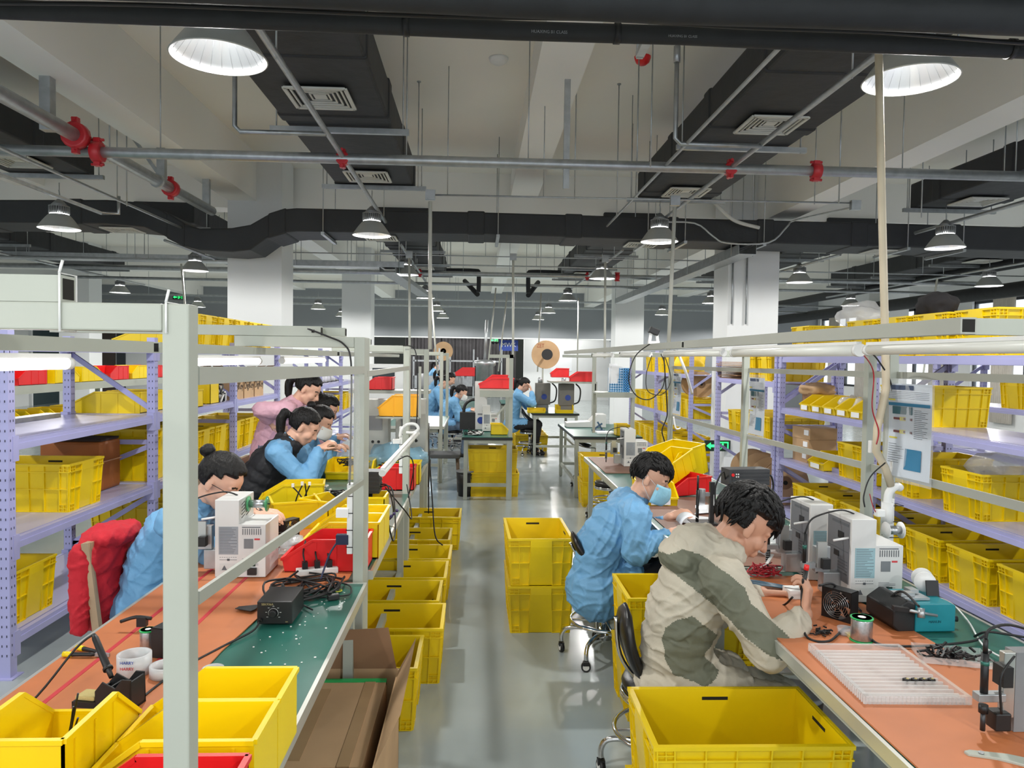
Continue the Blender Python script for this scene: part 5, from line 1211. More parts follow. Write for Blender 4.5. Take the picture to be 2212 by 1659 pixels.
# ------------------------------------------------------------ stools and chairs
def stool(x, y, seat, A, B, label, rz=0, h=.11):
    t = thing('swivel_stool', label, 'stool', (x, y, 0), rz)
    MB().lathe([(0,seat-.05),(.165,seat-.05),(.175,seat-.02),(.165,seat),(.1,seat+.008),(0,seat+.008)], 32).build('seat', LEA, t)
    for z in (seat-.055, seat-.07): MB().tube([(.172*math.cos(a*math.pi/16),.172*math.sin(a*math.pi/16),z) for a in range(32)], .008, 8, closed=True).build('seat_ring', CHR, t)
    MB().cyl((0,0,.14),(0,0,seat-.05),.025,16).cyl((0,0,.1),(0,0,.16),.035,16).build('gas_column', CHR, t)
    MB().tube([(.2*math.cos(a*math.pi/16),.2*math.sin(a*math.pi/16),.21) for a in range(32)], .009, 8, closed=True).cyl((-.2,0,.21),(.2,0,.21),.006).cyl((0,-.2,.21),(0,.2,.21),.006).build('foot_ring', CHR, t)
    for k in range(5):
        a = 2*math.pi*k/5+.35; c, s = math.cos(a), math.sin(a)
        MB().tube(spline([(.02*c,.02*s,.13),(.12*c,.12*s,.15),(.22*c,.22*s,.14),(.25*c,.25*s,.1),(.25*c,.25*s,.06)],4), .012, 8).build('leg', CHR, t)
        w = MB(); M = Matrix.Rotation(a+.5,3,'Z'); p = Vector((.25*c,.25*s,0)); d = M @ Vector((1,0,0)); w.cyl(p+Vector((0,0,.027))-d*.011, p+Vector((0,0,.027))+d*.011, .026, 16); w.cbox(p+Vector((0,0,.045)),(.03,.03,.02)); w.build('caster', BLK, t)
        w = MB(); w.cyl(p+Vector((0,0,.027))-d*.0125, p+Vector((0,0,.027))+d*.0125, .017, 16); w.build('caster_ring', WHT, t)
    if A:
        A = Vector(A); B = Vector(B); d = (B-A); L = d.length; d.normalize(); n = Vector((d.z,0,-d.x)).normalized()        # n points away from the back
        if n.x > 0: n = -n
        sd = Vector((0,1,0)); m = MB(); vs = []; K = 13; Q = 12
        for i in range(K):
            u = i/(K-1); c = A+d*L*u + n*(.045*(1-(2*u-1)**2)) ; hh = h*math.sqrt(max(.05,1-(2*u-1)**4)); th = .026*math.sqrt(max(.08,1-(2*u-1)**6))
            for k in range(Q):
                an = 2*math.pi*k/Q; vs.append(c+sd*hh*math.copysign(abs(math.cos(an))**.6, math.cos(an))+n*th*math.sin(an))
        fs = [(i*Q+k,i*Q+(k+1)%Q,(i+1)*Q+(k+1)%Q,(i+1)*Q+k) for i in range(K-1) for k in range(Q)]+[tuple(range(Q))[::-1], tuple((K-1)*Q+k for k in range(Q))]
        m.add(vs, fs, True).build('backrest', LEA, t)
        MB().tube(spline([A+d*.03+n*.05, A+d*L*.5+n*.085, A+d*L*.9+n*.05, B+d*.07+n*.0, (B.x*.4,0,seat-.06), (0,0,seat-.06)],5), .0085, 8).build('back_tube', CHR, t)
    return t
sa = (.74, 4.1); A = WY(1228, 1150, 4.1); B = WY(1322, 1226, 4.1)
stool(sa[0], sa[1], .42, (A.x-sa[0]+.02, 0, A.z), (B.x-sa[0], 0, B.z), 'chrome stool with black padded back under the masked man')
sb = (.76, 2.86); A = WY(1352, 1308, 2.8); B = WY(1418, 1490, 2.8)
stool(sb[0], sb[1], .42, (A.x-sb[0], -.05, A.z), (B.x-sb[0], -.05, B.z), 'stool with black curved back behind the man in the two tone jacket', h=.12)
stool(-.42, 12.7, .45, (-.2,0,.8), (-.02,0,.55), 'chrome stool under the masked woman at the far left table')
stool(.93, 12.9, .45, (-.15,0,.82), (.1,0,.58), 'chrome stool behind the woman with her hand at her face')
stool(1.42, 8.3-.6, .4, None, None, 'stool with casters standing near the far stacked crates')
stool(1.5, 9.6, .45, (-.25,0,.72), (.0,0,.55), 'black padded stool pushed beneath the green table')
stool(-.98, 14.2, .45, None, None, 'plain stool at the far table of three people')
t = thing('chair', 'grey seated chair standing in the left aisle behind the long cables', 'chair', (-.42, 9.4, 0)); MB().box((-.22,-.2,.42),(.22,.2,.47)).build('seat', mat('grey seat fabric', (92,94,96), .9), t, bevel=.01)
for sx in (-1,1):
    for sy in (-1,1): MB().tube([(sx*.18,sy*.16,.43),(sx*.2,sy*.18,0)], [.02,.013], 8).build('leg', mat('dark wood', (104,88,74), .5), t)
MB().bar((-.2,-.18,.45),(-.24,-.18,.85),.03,.03).bar((-.2,.18,.45),(-.24,.18,.85),.03,.03).box((-.25,-.2,.7),(-.22,.2,.85)).build('backrest', mat('grey seat fabric', (92,94,96), .9), t)
# ------------------------------------------------------------ right bench items
c = T(1822, 1349); fan(c.x+.01, c.y+.05, R(35), 'black fan with spiral wire grill on the near right bench', .055)
c = T(1874, 1396); spool(c.x, c.y+.04, .036, .078, 'solder spool with green cap on the near right orange mat')
c = T(1830, 1378); t = thing('solder_dish', 'small clear dish with a yellow sponge next to the solder spool', 'dish', (c.x, c.y+.02, TZ+.004)); MB().lathe([(.02,0),(.024,.025),(.022,.025),(.018,.003)],20).build('dish', CLEAR, t, fix=False); MB().cbox((.03,-.02,.005),(.06,.035,.01)).build('sponge', mat('yellow sponge',(196,178,118),.9), t)
c = T(1778, 1372); t = thing('terminal_heap', 'small heap of black terminals on the orange mat near the cuff', 'terminals', (c.x, c.y, TZ+.005)); rnd = random.Random(9); m = MB()
for i in range(46): m.cbox((rnd.gauss(0,.018), rnd.gauss(0,.014), rnd.uniform(.003,.012)), (.014,.004,.004), Matrix.Rotation(rnd.uniform(0,3),3,'Z'))
o = m.build('terminals', BLK, t); o['kind'] = 'stuff'
# teal machine
TEAL = mat('teal painted metal', (22, 128, 140), .4, var=.06, scale=20)
c = T(1985, 1392); t = thing('solder_feeder', 'teal and black solder feeder box on the near right bench', 'feeder', (1.45, 2.44, TZ), R(2))
MB().prism([(.06,0),(.205,0),(.205,.09),(.19,.098),(.06,.098)], 0, .17).build('teal_case', TEAL, t, bevel=.004)
MB().prism([(-.02,.02),(.0,.0),(.06,0),(.06,.1),(.03,.11),(-.02,.075)], .0, .17).build('black_front', BLK, t, bevel=.006)
MB().box((.04,.03,.1),(.13,.12,.108)).cbox((.06,.06,.115),(.05,.03,.012)).cbox((.1,.09,.118),(.03,.04,.012)).build('steel_mechanism', STL, t)
MB().bar((-.03,-.01,.09),(.02,-.02,.085),.02,.014).build('tool_grip', BLK, t); MB().cyl((-.005,-.02,.088),(.12,-.025,.065),.005,10).cyl((.06,-.03,.06),(.065,-.02,.09),.012,10).build('steel_arm', STL, t)
text('MANLIN', .012, (.13,-.0008,.035), (R(90),0,0), mat('dark teal print',(10,80,90),.5), t, 'lettering')
MB().cyl((.2,.05,.03),(.24,.04,.03),.01,10).build('cable_plug', BLK, t)
t = thing('reel_stand', 'white plastic reel of solder on a black bracket on the teal box', 'reel', (1.62, 2.58, TZ+.14))
M = Matrix.Rotation(R(68), 4, 'Z') @ Matrix.Rotation(R(90), 4, 'Y')
for s in (-.028, .028): MB().lathe([(0,s-.002),(.036,s-.002),(.036,s+.002),(0,s+.002)], 28, M).build('flange', mat('white reel plastic',(230,230,228),.35), t)
MB().lathe([(.015,-.028),(.015,.028)], 20, M).build('solder_winding', SOLD, t); MB().bar((.005,-.05,-.045),(.005,-.04,.01),.045,.005,(0,1,0)).build('reel_bracket', BLK, t)
# clear trays
CTR = mat('clear blister plastic', (240, 238, 236), .1, var=0, alpha=.2)
t = thing('blister_tray', 'large clear ribbed plastic tray on the near orange mat', 'tray', (1.2, 2.09, TZ+.005), R(-2)); W, D, H = .145, .185, .022
m = MB(); m.box((-W,-D,0),(W,D,.001))
n = 14
for i in range(n):
    y0 = -D+.012+i*(2*D-.024)/n; m.cm = 1; m.box((-W+.012,y0,.001),(W-.012,y0+.006,.013)); m.cm = 0
for a, c in (((-W,-D,0),(W,-D+.002,H)),((-W,D-.002,0),(W,D,H)),((-W,-D,0),(-W+.002,D,H)),((W-.002,-D,0),(W,D,H))): m.box(a, c)
m.box((-W,-D,H),(W,-D+.012,H+.001)).box((-W,D-.012,H),(W,D,H+.001)).box((-W,-D,H),(-W+.012,D,H+.001)).box((W-.012,-D,H),(W,D,H+.001))
for i in range(26): x0 = -W+i*2*W/26; m.box((x0,-D-.003,.0005),(x0+.003,-D-.0005,H-.0005))
m.cm = 1
for i in range(30): y0 = -D+i*2*D/30; m.box((-W-.003,y0,.0005),(-W-.0005,y0+.003,H-.0005))
m.build('tray_shell', [CTR, mat('clear blister rib', (244,242,240), .15, var=0, alpha=.38)], t)
for i in range(4):
    p = T(1958+i*18, 1473, TZ+.012); q = place('tincomp', lambda: (lambda q: (MB().cbox((0,0,.007),(.016,.016,.014)).build('connector_body', BLK, q, bevel=.002), MB().cyl((0,-.003,.014),(0,-.003,.016),.004,8).build('brass_pin', GOLD, q), q)[2])(thing('connector', '', 'connector')), (p.x, p.y, TZ+.008), .3, 'black connector in the clear tray, %s from left' % ORD[i].replace('nearest','first'), 'connector', 'connectors in the clear tray')
p = T(2065, 1432); t = thing('blister_tray', 'clear tray heaped with black clips behind the large tray', 'tray', (p.x, p.y+.02, TZ+.005), R(-15)); m = MB(); m.box((-.1,-.06,0),(.1,.06,.001)); 
for a, c in (((-.1,-.06,0),(.1,-.058,.02)),((-.1,.058,0),(.1,.06,.02)),((-.1,-.06,0),(-.098,.06,.02)),((.098,-.06,0),(.1,.06,.02))): m.box(a, c)
m.build('tray_shell', CTR, t); m = MB()
for i in range(90): m.cbox((rnd.gauss(0,.04), rnd.gauss(0,.02), rnd.uniform(.004,.03)), (.022,.006,.005), Matrix.Rotation(rnd.uniform(0,3),3,'Z') @ Matrix.Rotation(rnd.uniform(-.6,.6),3,'Y'))
o = m.build('black_clips', BLK, t); o['kind'] = 'stuff'
# upright iron fixture at the right edge
p = T(2122, 1586); t = thing('iron_fixture', 'upright soldering iron clamped in a steel fixture at the right edge', 'iron fixture', (p.x, p.y, TZ+.005))
MB().cyl((0,0,0.005),(0,0,.05),.006,12).build('iron_tip', mat('dark steel',(70,70,72),.4,.7), t); MB().cyl((0,0,.05),(0,0,.07),.011,12).cyl((0,0,.09),(0,0,.2),.009,14).cyl((0,0,.2),(0,0,.235),.006,10).build('iron_handle', BLK, t)
MB().cyl((0,0,.17),(0,0,.18),.0098,14).build('iron_band', GRNM, t); MB().box((-.02,-.012,.08),(.05,.015,.1)).build('clamp_block', STL, t, bevel=.002)
MB().box((.05,.0,.035),(.08,.02,.2)).build('fixture_plate', mat('machined steel', (190,190,186), .3, .8), t, bevel=.002); MB().box((.035,-.02,.12),(.06,.02,.17)).build('valve_block', BLK, t)
MB().box((.02,-.02,.01),(.06,.02,.055)).build('motor', BLK, t, bevel=.004); MB().box((.08,0,0),(.13,.04,.2)).build('fixture_base', GREY, t)
MB().tube(spline([(0,0,.235),(.01,0,.26),(.06,0,.27),(.16,.02,.24),(.3,.05,.2)],6),.0035,6).build('iron_cable', BLKR, t); MB().tube(spline([(.06,-.02,.2),(.02,-.03,.15),(.025,-.03,.06)],6),.003,6).build('hose', BLKR, t)
MB().tube(spline([(.13,-.1,.3),(.085,-.1,.22),(.09,-.11,.1),(.11,-.12,.0)],6),.004,6).build('cable', BLKR, t)
p = T(2150, 1640); t = thing('metal_tool', 'pale metal lever tool lying at the bottom right corner', 'tool', (p.x, p.y, TZ+.002), R(-15)); MB().prism([(-.06,-.008),(.0,-.012),(.05,-.03),(.09,-.03),(.09,-.0),(.03,.015),(-.05,.014),(-.065,.005)], 0, .008, 'z').build('lever', FRM, t, bevel=.002); MB().cyl((-.03,0,.008),(-.03,0,.012),.006).build('bolt', STL, t)
# cables on the right bench
def cab(pts, r, label, m=BLKR): return tag(MB().tube(spline(pts, 7), r, 7).build('black_cable', m), label, 'cable')
Z = TZ+.012
cab([T(1735,1250,.93), T(1732,1300,.85), T(1740,1372,Z), T(1790,1385,Z), T(1830,1355,Z), T(1870,1370,Z), T(1905,1393,Z), T(2000,1395,Z), T(2100,1385,Z), T(2130,1370,Z)], .0042, 'black cable crossing the orange mat before the solder spool')
cab([T(1860,1325,Z), T(1905,1330,Z), T(1925,1290,.85), T(1950,1278,.88), T(1985,1310,.87)], .0042, 'black cable arching over the back of the teal box')
cab([T(1770,1265,.9), T(1800,1262,.88), T(1830,1290,Z), T(1860,1320,Z)], .0042, 'black cable passing behind the near right fan')
cab([T(2105,1375,Z), T(2130,1365,.8), T(2175,1370,.8), T(2260,1385,.8)], .004, 'black cable from the feeder leaving at the right edge')
cab([T(2000,1285,Z), T(2050,1300,Z), T(2090,1340,Z), T(2130,1400,Z), T(2212,1440,Z)], .003, 'white cable along the back of the near right bench', WHT)
# items at the second right bench
lbin(1.165, 4.78, R(0), 'yellow bin of orange wires in front of the masked man', YEL2, .22, .34, .13, True)
t = thing('wire_coil', 'orange brown wires curling in the bin before the masked man', 'wire coil', (1.17, 4.8, TZ+.06)); m = MB()
for k in range(12): m.tube(spline([(-.08+.01*k,-.08,0),(-.06+.012*k,-.02,.06),(-.04+.01*k,.06,.08-.004*k),(0,.14,.0)],5), .0028, 5)
m.build('wires', mat('brown wire',(150,84,50),.4), t)
t = lbin(1.5, 5.55, R(-60), 'large yellow bin tilted up on the third right bench', YEL2, .34, .4, .22); t.rotation_euler = (R(12), 0, R(-62)); t.location.z = TZ+.045
t = lbin(1.42, 5.3, R(-70), 'smaller yellow bin leaning beside the tilted one', YEL2, .2, .34, .15); t.rotation_euler = (R(22), 0, R(-55)); t.location.z = TZ+.08
lbin(1.44, 5.12, R(-65), 'red bin with a white label on the third right bench', RED, .26, .32, .12, True)
t = thing('soldering_controller', 'ribbed black controller box with red button above the jacket mans head', 'controller', (1.5, 4.05, .99), R(8))
m = MB(); m.box((-.12,-.05,0),(.12,.05,.09)); 
for k in range(4): m.box((-.1,-.053,.012+k*.02),(.12,.053,.02+k*.02))
m.build('controller_case', mat('dark grey case', (58,58,60), .4), t); MB().cyl((-.1,-.054,.06),(-.1,-.05,.06),.009,12).build('red_button', RED, t); m = MB()
for k in range(4): m.cyl((-.08+.012*(k%2),-.054,.05+.014*(k//2)),(-.08+.012*(k%2),-.05,.05+.014*(k//2)),.004,8)
m.build('white_button', WHT, t)
MB().tube(spline([(.12,0,.05),(.16,0,.04),(.17,0,-.04),(.12,0,-.12)],6),.005,6).tube(spline([(-.12,0,.03),(-.16,-.05,.08),(-.2,-.05,.0),(-.2,-.05,-.1)],6),.005,6).build('cable', BLKR, t); MB().bar((0,0,-.235),(0,0,0),.03,.03).box((-.07,-.05,-.237),(.07,.05,-.225)).build('stand', BLK, t)
t = thing('microscope', 'small bench microscope with a glowing ring light on the second right bench', 'microscope', (1.27, 4.1, TZ)); MB().box((-.06,-.06,0),(.08,.06,.015)).bar((.06,0,.01),(.06,0,.24),.025,.025).build('stand', BLK, t); MB().cyl((0,0,.1),(0,0,.2),.022,16).bar((0,0,.17),(.06,0,.17),.02,.02).build('microscope_tube', GREY, t); MB().lathe([(.012,.09),(.03,.09),(.03,.105),(.012,.105)],20).build('ring_light', mat('lit white ring',(255,255,255),.4,var=0,emit=6), t, fix=False); MB().cyl((-.03,-.03,.2),(-.03,-.03,.28),.006).cyl((-.03,-.03,.02),(-.03,-.03,.2),.009).build('upright_iron', BLK, t)
MB().cbox((.09,-.03,.14),(.05,.03,.06)).build('display_case', WHT, t); MB().cbox((.085,-.047,.15),(.022,.004,.012)).build('green_display', EXG, t)
def paper(pts, label, name='paper_sheet'):
    m = MB(); m.add(pts, [(0,1,2,3)]); m.add([Vector(p)+Vector((0,0,-.0012)) for p in pts], [(3,2,1,0)]); return tag(m.build(name, PAPER, fix=False), label, 'paper')
paper([T(1500,1110,Z),T(1560,1105,Z),T(1575,1090,Z),T(1520,1090,Z)], 'white paper sheet lying behind the masked mans hands')
paper([T(1470,1128,Z),T(1520,1135,Z),T(1540,1118,Z),T(1490,1112,Z)], 'another white sheet on the dark mat by the masked man')
blob('plastic_bag', tuple(T(1660,1190,TZ)), (.1,.14,.05), BAG, 'crumpled clear bag of parts right of the jacket mans face', 'plastic bag', 14, .4)
REDW = mat('red wire', (170, 30, 44), .4)
t = thing('wire_bundle', 'bundle of red wires tied with a white band on the right bench', 'wire bundle', tuple(T(1652,1240,TZ+.01))); tangle(12, .09, .07, .05, .0024, 61, 5, 9).build('red_wires', REDW, t); MB().bar((0,-.02,.05),(.04,.02,.08),.012,.004).bar((0,-.02,.05),(-.02,.0,.03),.012,.004).build('white_band', WHT, t)
t = thing('wire_bundle', 'bundle of dark blue wires beside the red ones on the right bench', 'wire bundle', tuple(T(1645,1275,TZ+.01))); m = MB()
for k in range(14): m.tube(spline([(-.12,.0+.004*k,.004+.003*(k%4)),(-.03,.02+.003*k,.014+.003*(k%5)),(.06,.01+.004*k,.01),(.13,-.03+.004*k,.006)],5), .0026, 5)
m.build('blue_wires', mat('dark teal wire',(24,70,92),.4), t)
t = thing('white_box', 'small white box on the bench between the two hands', 'box', tuple(T(1715,1290,TZ+.002))); MB().box((-.03,-.03,0),(.04,.04,.035)).build('box_body', WHT, t, bevel=.002)
# post fittings at the near right post
t = thing('pipe_elbow', 'white plastic pipe elbow fitting on the near right post', 'pipe fitting', tuple(WY(1925,1065,3.12))); MB().tube(spline([(.05,.02,.02),(.02,0,.03),(-.01,0,.0),(-.015,0,-.06)],5), .017, 14).build('elbow', WHT, t); MB().cyl((-.015,0,-.04),(-.015,0,-.13),.024,16).build('socket_sleeve', WHT, t)
zipstrip(1.825, 3.17, .86, 1.08, .05, 'white power strip lashed to the near right post under the elbow', (.05,.12,.19))
hspool(tuple(WY(1930,1145,3.05)), .035, .06, 'white reel with green rim mounted behind the near right machine', WHT)
t = thing('power_adapter', 'white plug adapter with red leads above the near right machine', 'adapter', tuple(WY(1900,1108,3.0))); MB().cbox((0,0,0),(.035,.03,.03)).build('adapter_body', WHT, t, bevel=.004); MB().tube(spline([(-.015,0,0),(-.03,0,.03),(-.045,0,.08)],4),.002,5).build('red_lead', REDW, t)
for px, py, lab in ((1932,1008,'at the lower end of the cream conduit'), (1885,965,'beside the cream conduit')):
    t = thing('wall_switch', 'white switch box with a rocker '+lab, 'switch', tuple(WY(px,py,3.14)), 0); MB().cbox((0,0,0),(.034,.02,.055)).build('switch_body', WHT, t, bevel=.004); MB().cbox((0,-.011,0),(.008,.003,.016)).build('rocker', GREY, t)
cab([WY(1850,748,2.8), WY(1880,760,3.0), WY(1905,790,3.12), WY(1925,830,3.15), WY(1930,900,3.15), WY(1932,990,3.15)], .0035, 'black cable running down beside the near right post')
cab([WY(1850,750,2.85), WY(1886,800,3.1), WY(1884,880,3.1), WY(1898,930,3.1), WY(1893,960,3.1)], .0028, 'thin red and black lead on the left of the near right post', REDW)
cab([WY(1912,1000,3.1), WY(1880,1030,3.0), WY(1866,1070,2.9), WY(1868,1095,2.9)], .003, 'black lead drooping below the near right rail')
# webcam and cable loops on the right rail
c = WY(1412, 740, 5.2); t = thing('webcam', 'black webcam on a white bracket on top of the right light rail', 'camera', tuple(c)); MB().cbox((0,0,.08),(.07,.05,.045), Matrix.Rotation(.4,3,'Y')).build('camera_body', BLK, t, bevel=.005); MB().bar((-.03,0,0),(-.02,0,.07),.01,.02).bar((.03,0,0),(.02,0,.07),.01,.02).cbox((0,0,0),(.08,.03,.02)).build('bracket', WHT, t)
cab([WY(1405,742,5.2), WY(1372,770,5.2), WY(1358,820,5.2), WY(1375,855,5.2), WY(1405,862,5.2), WY(1432,835,5.2), WY(1436,790,5.2), WY(1428,765,5.2)], .004, 'large loop of black cable hanging under the webcam')
cab([WY(1408,768,5.1), WY(1396,810,5.1), WY(1400,845,5.1), WY(1430,852,5.1), WY(1449,820,5.1), WY(1436,768,5.1)], .003, 'second thinner black cable loop under the webcam')
cab([WY(1462,756,4.6), WY(1480,800,4.6), WY(1495,850,4.8)], .009, 'bent white hose hanging from the right light rail', WHT)
cab([WY(1455,900,5.0), WY(1460,925,5.0), WY(1470,925,5.0)], .006, 'short white hose end behind the masked man', WHT)
# posts cables in R row
cab([WY(1434,768,6.95), WY(1441,880,6.95), WY(1439,905,6.95), WY(1430,930,6.9), WY(1436,960,6.9), WY(1425,980,6.9)], .006, 'black cable down the third right post')
# ------------------------------------------------------------ middle and far things
tz = .753
machine(.02+.05, 9.3, 0, 'white machine with a round blue logo on the middle table', tool=False)
LOGO = mat('blue logo', (38, 66, 150), .5)
t = thing('feed_machine', 'tall pale machine with a round blue badge behind the middle table', 'machine', (.07, 9.55, tz)); MB().box((-.1,0,0),(.06,.2,.62)).build('machine_body', WPNT, t, bevel=.004); MB().cyl((-.02,-.004,.12),(-.02,0,.12),.045,24).build('round_badge', LOGO, t); MB().box((-.06,-.003,.19),(.02,0,.21)).build('label_strip', GREY, t)
bpy.data.objects.remove(t) if False else None
t = thing('funnel', 'grey metal hopper above the middle table', 'hopper', (.1, 10.2, 1.3)); MB().lathe([(.0,0),(.12,0),(.12,.26),(.15,.28),(.15,.34),(.0,.36)], 24).build('hopper_body', STL, t); MB().cyl((0,0,-.5),(0,0,0),.03).cyl((0,0,.36),(.02,0,.9),.02).build('pipe', STL, t)
pbin(.27, 9.0, tz, R(90), 'small yellow bin on the front corner of the middle table', YEL, .18, .2, .13)
t = thing('cable_pile', 'heap of white and black leads on the middle table', 'cables', (-.02, 8.92, tz)); tangle(9, .13, .12, .05, .006, 71).build('white_leads', WHT, t); tangle(7, .14, .12, .07, .006, 72).build('black_leads', BLKR, t)
t = thing('flexible_hose', 'thick black hose arching over a black box on the middle table', 'hose', (-.12, 9.6, tz)); MB().tube(spline([(-.05,0,.1),(-.04,0,.3),(.05,0,.38),(.15,0,.36),(.19,0,.25)],6),.02,8).build('hose', BLK, t); MB().box((-.1,-.05,0),(.1,.1,.22)).build('black_box', BLK, t)
pbin(.24, 9.2, 1.302, R(-90), 'red bin with yellow rim on the high shelf of the middle table', RED, .24, .42, .13)
pbin(.24, 9.55, 1.302, R(-90), 'small red bin behind the larger one on the high shelf', RED, .2, .3, .16)
t = thing('label_printer', 'white sloped device on the green table', 'device', (1.26, 10.0, tz)); MB().prism([(-.04,0),(.5,0),(.5,.18),(.38,.18),(.28,.08),(-.04,.06)], 0, .25).build('device_body', WPNT, t, bevel=.005)
t = thing('tape_dispenser', 'dark blue cutter device on the green table', 'device', (1.56, 9.5, tz)); MB().box((-.07,-.05,0),(.09,.05,.02)).bar((-.05,0,.02),(.06,0,.1),.03,.02).bar((.06,0,.02),(.0,0,.12),.02,.02).build('device_body', mat('slate blue',(56,86,112),.4), t)
tag(MB().box((1.5,9.12,tz),(1.72,9.35,tz+.02)).build('clipboard', PAPER), 'white clipboard lying on the green table', 'clipboard')
pbin(1.82, 9.0, tz, R(90), 'yellow bin at the right end of the green table', YEL, .2, .24, .14)
t = thing('overhead_shelf', 'grey shelf holding the blue basket on the fourth right post', 'shelf', (1.38, 8.5, 1.3)); MB().box((0,0,-.02),(.46,.35,0)).box((0,0,-.06),(.46,.02,-.02)).build('shelf_board', FRM, t); MB().bar((.02,.3,-.5),(.02,.3,0),.03,.03).build('support', FRM, t)
t = thing('file_basket', 'light blue perforated basket of white papers on the right shelf', 'basket', (1.66, 8.62, 1.302)); BB = mat('light blue basket plastic',(92,164,220),.4); m = MB()
prof = [(-.12,0),(.12,0),(.12,.28),(.02,.28),(-.02,.14),(-.12,.1)]
m.box((-.12,-.05,0),(.12,.05,.006)); 
for k in range(9): zz = .02+k*.03; x0 = -.12 if zz < .1 else (-.02 if zz < .16 else .0); m.box((x0,-.05,zz),(.12,-.046,zz+.012))
for k in range(9): xx = -.12+k*.028; m.box((xx,-.05,0),(xx+.01,-.046,.1 if xx < -.03 else .28))
m.box((.115,-.05,0),(.12,.05,.28)).box((-.12,.046,0),(.12,.05,.28)); m.build('basket_body', BB, t); MB().box((-.1,-.04,.006),(.04,-.02,.3)).box((-.12,.0,.006),(-.02,.03,.33)).build('papers', PAPER, t)
def term(x, y, label):
    t = thing('terminal_machine', label, 'machine', (x, y, tz)); MB().box((-.13,0,.12),(.13,.2,.5)).build('machine_head', mat('dark grey enamel',(112,110,104),.45), t, bevel=.008); MB().box((-.1,.02,0),(.1,.25,.12)).build('machine_base', GREY, t); MB().cyl((.02,-.004,.26),(.02,0,.26),.05,20).build('round_badge', LOGO, t); MB().cyl((-.05,.05,.5),(-.05,.05,.6),.04,12).build('motor', STL, t); MB().tube(spline([(.13,.05,.15),(.22,.05,.2),(.24,.05,.4),(.16,.05,.5)],5),.014,6).build('hose', BLK, t); return t
term(1.16, 13.0, 'dark grey terminal machine with blue badge beside the far woman, left one'); term(1.55, 12.75, 'dark grey terminal machine with blue badge, right one')
t = reel((1.25, 13.6, 1.5), .26, .05, R(90), 'big brown cardboard reel facing the camera above the terminal machines'); KR = mat('red brown print',(160,84,60),.7)
text('ZET', .1, (-.0275, .1, .42), (R(90),0,R(-90)), KR, t, 'reel_print', sx=.8); MB().cyl((-.3,0,.26),(.05,0,.26),.02).cyl((-.31,0,.26),(-.29,0,.26),.1,20).build('reel_axle', BLK, t); MB().bar((0,.05,-.7),(0,.05,.2),.03,.03).build('stand', FRM2, t)
pbin(1.45, 13.0, 1.36, R(-90), 'red bin above the left terminal machine', RED, .24, .3, .16)
pbin(1.78, 12.6, 1.3, R(-90), 'red bin with a white label above the right terminal machine', RED, .24, .4, .17, None, True)
t = thing('overhead_shelf', 'narrow grey shelf under the two far red bins', 'shelf', (1.3, 12.45, 1.3)); MB().box((-.05,0,-.03),(.72,.8,0)).build('shelf_board', FRM2, t); MB().bar((.7,.1,-.6),(.7,.1,.5),.04,.04).bar((.72,.1,-1.27),(.72,.1,0),.04,.04).build('support', FRM2, t)
pbin(1.5, 12.7, tz, R(0), 'orange yellow bin in front of the right terminal machine', YEL, .3, .2, .14); pbin(1.02, 12.7, tz, R(0), 'yellow tray of parts by the far womans elbow', YEL, .3, .2, .08)
for i in range(3): crate(1.0+i*.0, 13.6+i*.5, 0, 'yellow crate on the floor beneath the far right tables, %s' % ORD[i])
t = thing('wall_sign', 'small dark blue sign hanging before the far curtain', 'sign', (1.15, 27.6, 2.27-.1)); MB().box((-.35,0,-.2),(.35,.02,.2)).build('sign_board', LOGO, t); text('MWK', .22, (0,-.004,.02), (R(90),0,0), WHT, t, 'lettering')
tag(MB().box((3.0,30.485,1.2),(3.9,30.498,2.6)).build('notice_paper', PAPER), 'bright white notice on the far white partition', 'notice')
# far left machinery and screens
t = thing('monitor_station', 'white machine cabinet with a dark screen beyond the far people', 'machine', (-2.3, 18.5, 0)); MB().box((-.55,0,0),(.55,.6,1.5)).build('cabinet', WPNT, t); MB().box((-.3,-.01,1.0),(.25,0,1.4)).build('screen', mat('dark screen',(40,48,52),.25), t)
for i, (x, y) in enumerate(((-1.2,17.5),(-.4,19),(.3,18.5))):
    t = thing('feed_rack', 'steel wire feeding frame in the far background, %s' % ['left','middle','right'][i], 'frame', (x, y, 0)); MB().bar((-.3,0,0),(-.3,0,1.7),.04,.04).bar((.3,0,0),(.3,0,1.9),.04,.04).bar((-.3,0,1.6),(.3,0,1.6),.04,.04).bar((-.3,0,1.1),(.3,0,1.1),.04,.3).build('frame', STL, t); MB().cyl((-.1,0,.7),(-.1,0,1.3),.12,12).build('drum', GREY, t)
pbin(-.25, 15.5, 1.3, R(-90), 'far red bin beyond the middle table', RED, .3, .4, .18); tag(MB().bar((-.25,15.5,0),(-.25,15.5,1.3),.05,.05).build('stand_post', STL), 'thin steel stand under the far red bin', 'stand')
t = reel((-.9, 19.5, 1.6), .25, .05, R(90), 'brown reel far away in front of the dark curtain'); MB().bar((0,.05,-1.6),(0,.05,.2),.04,.04).build('stand', STL, t)
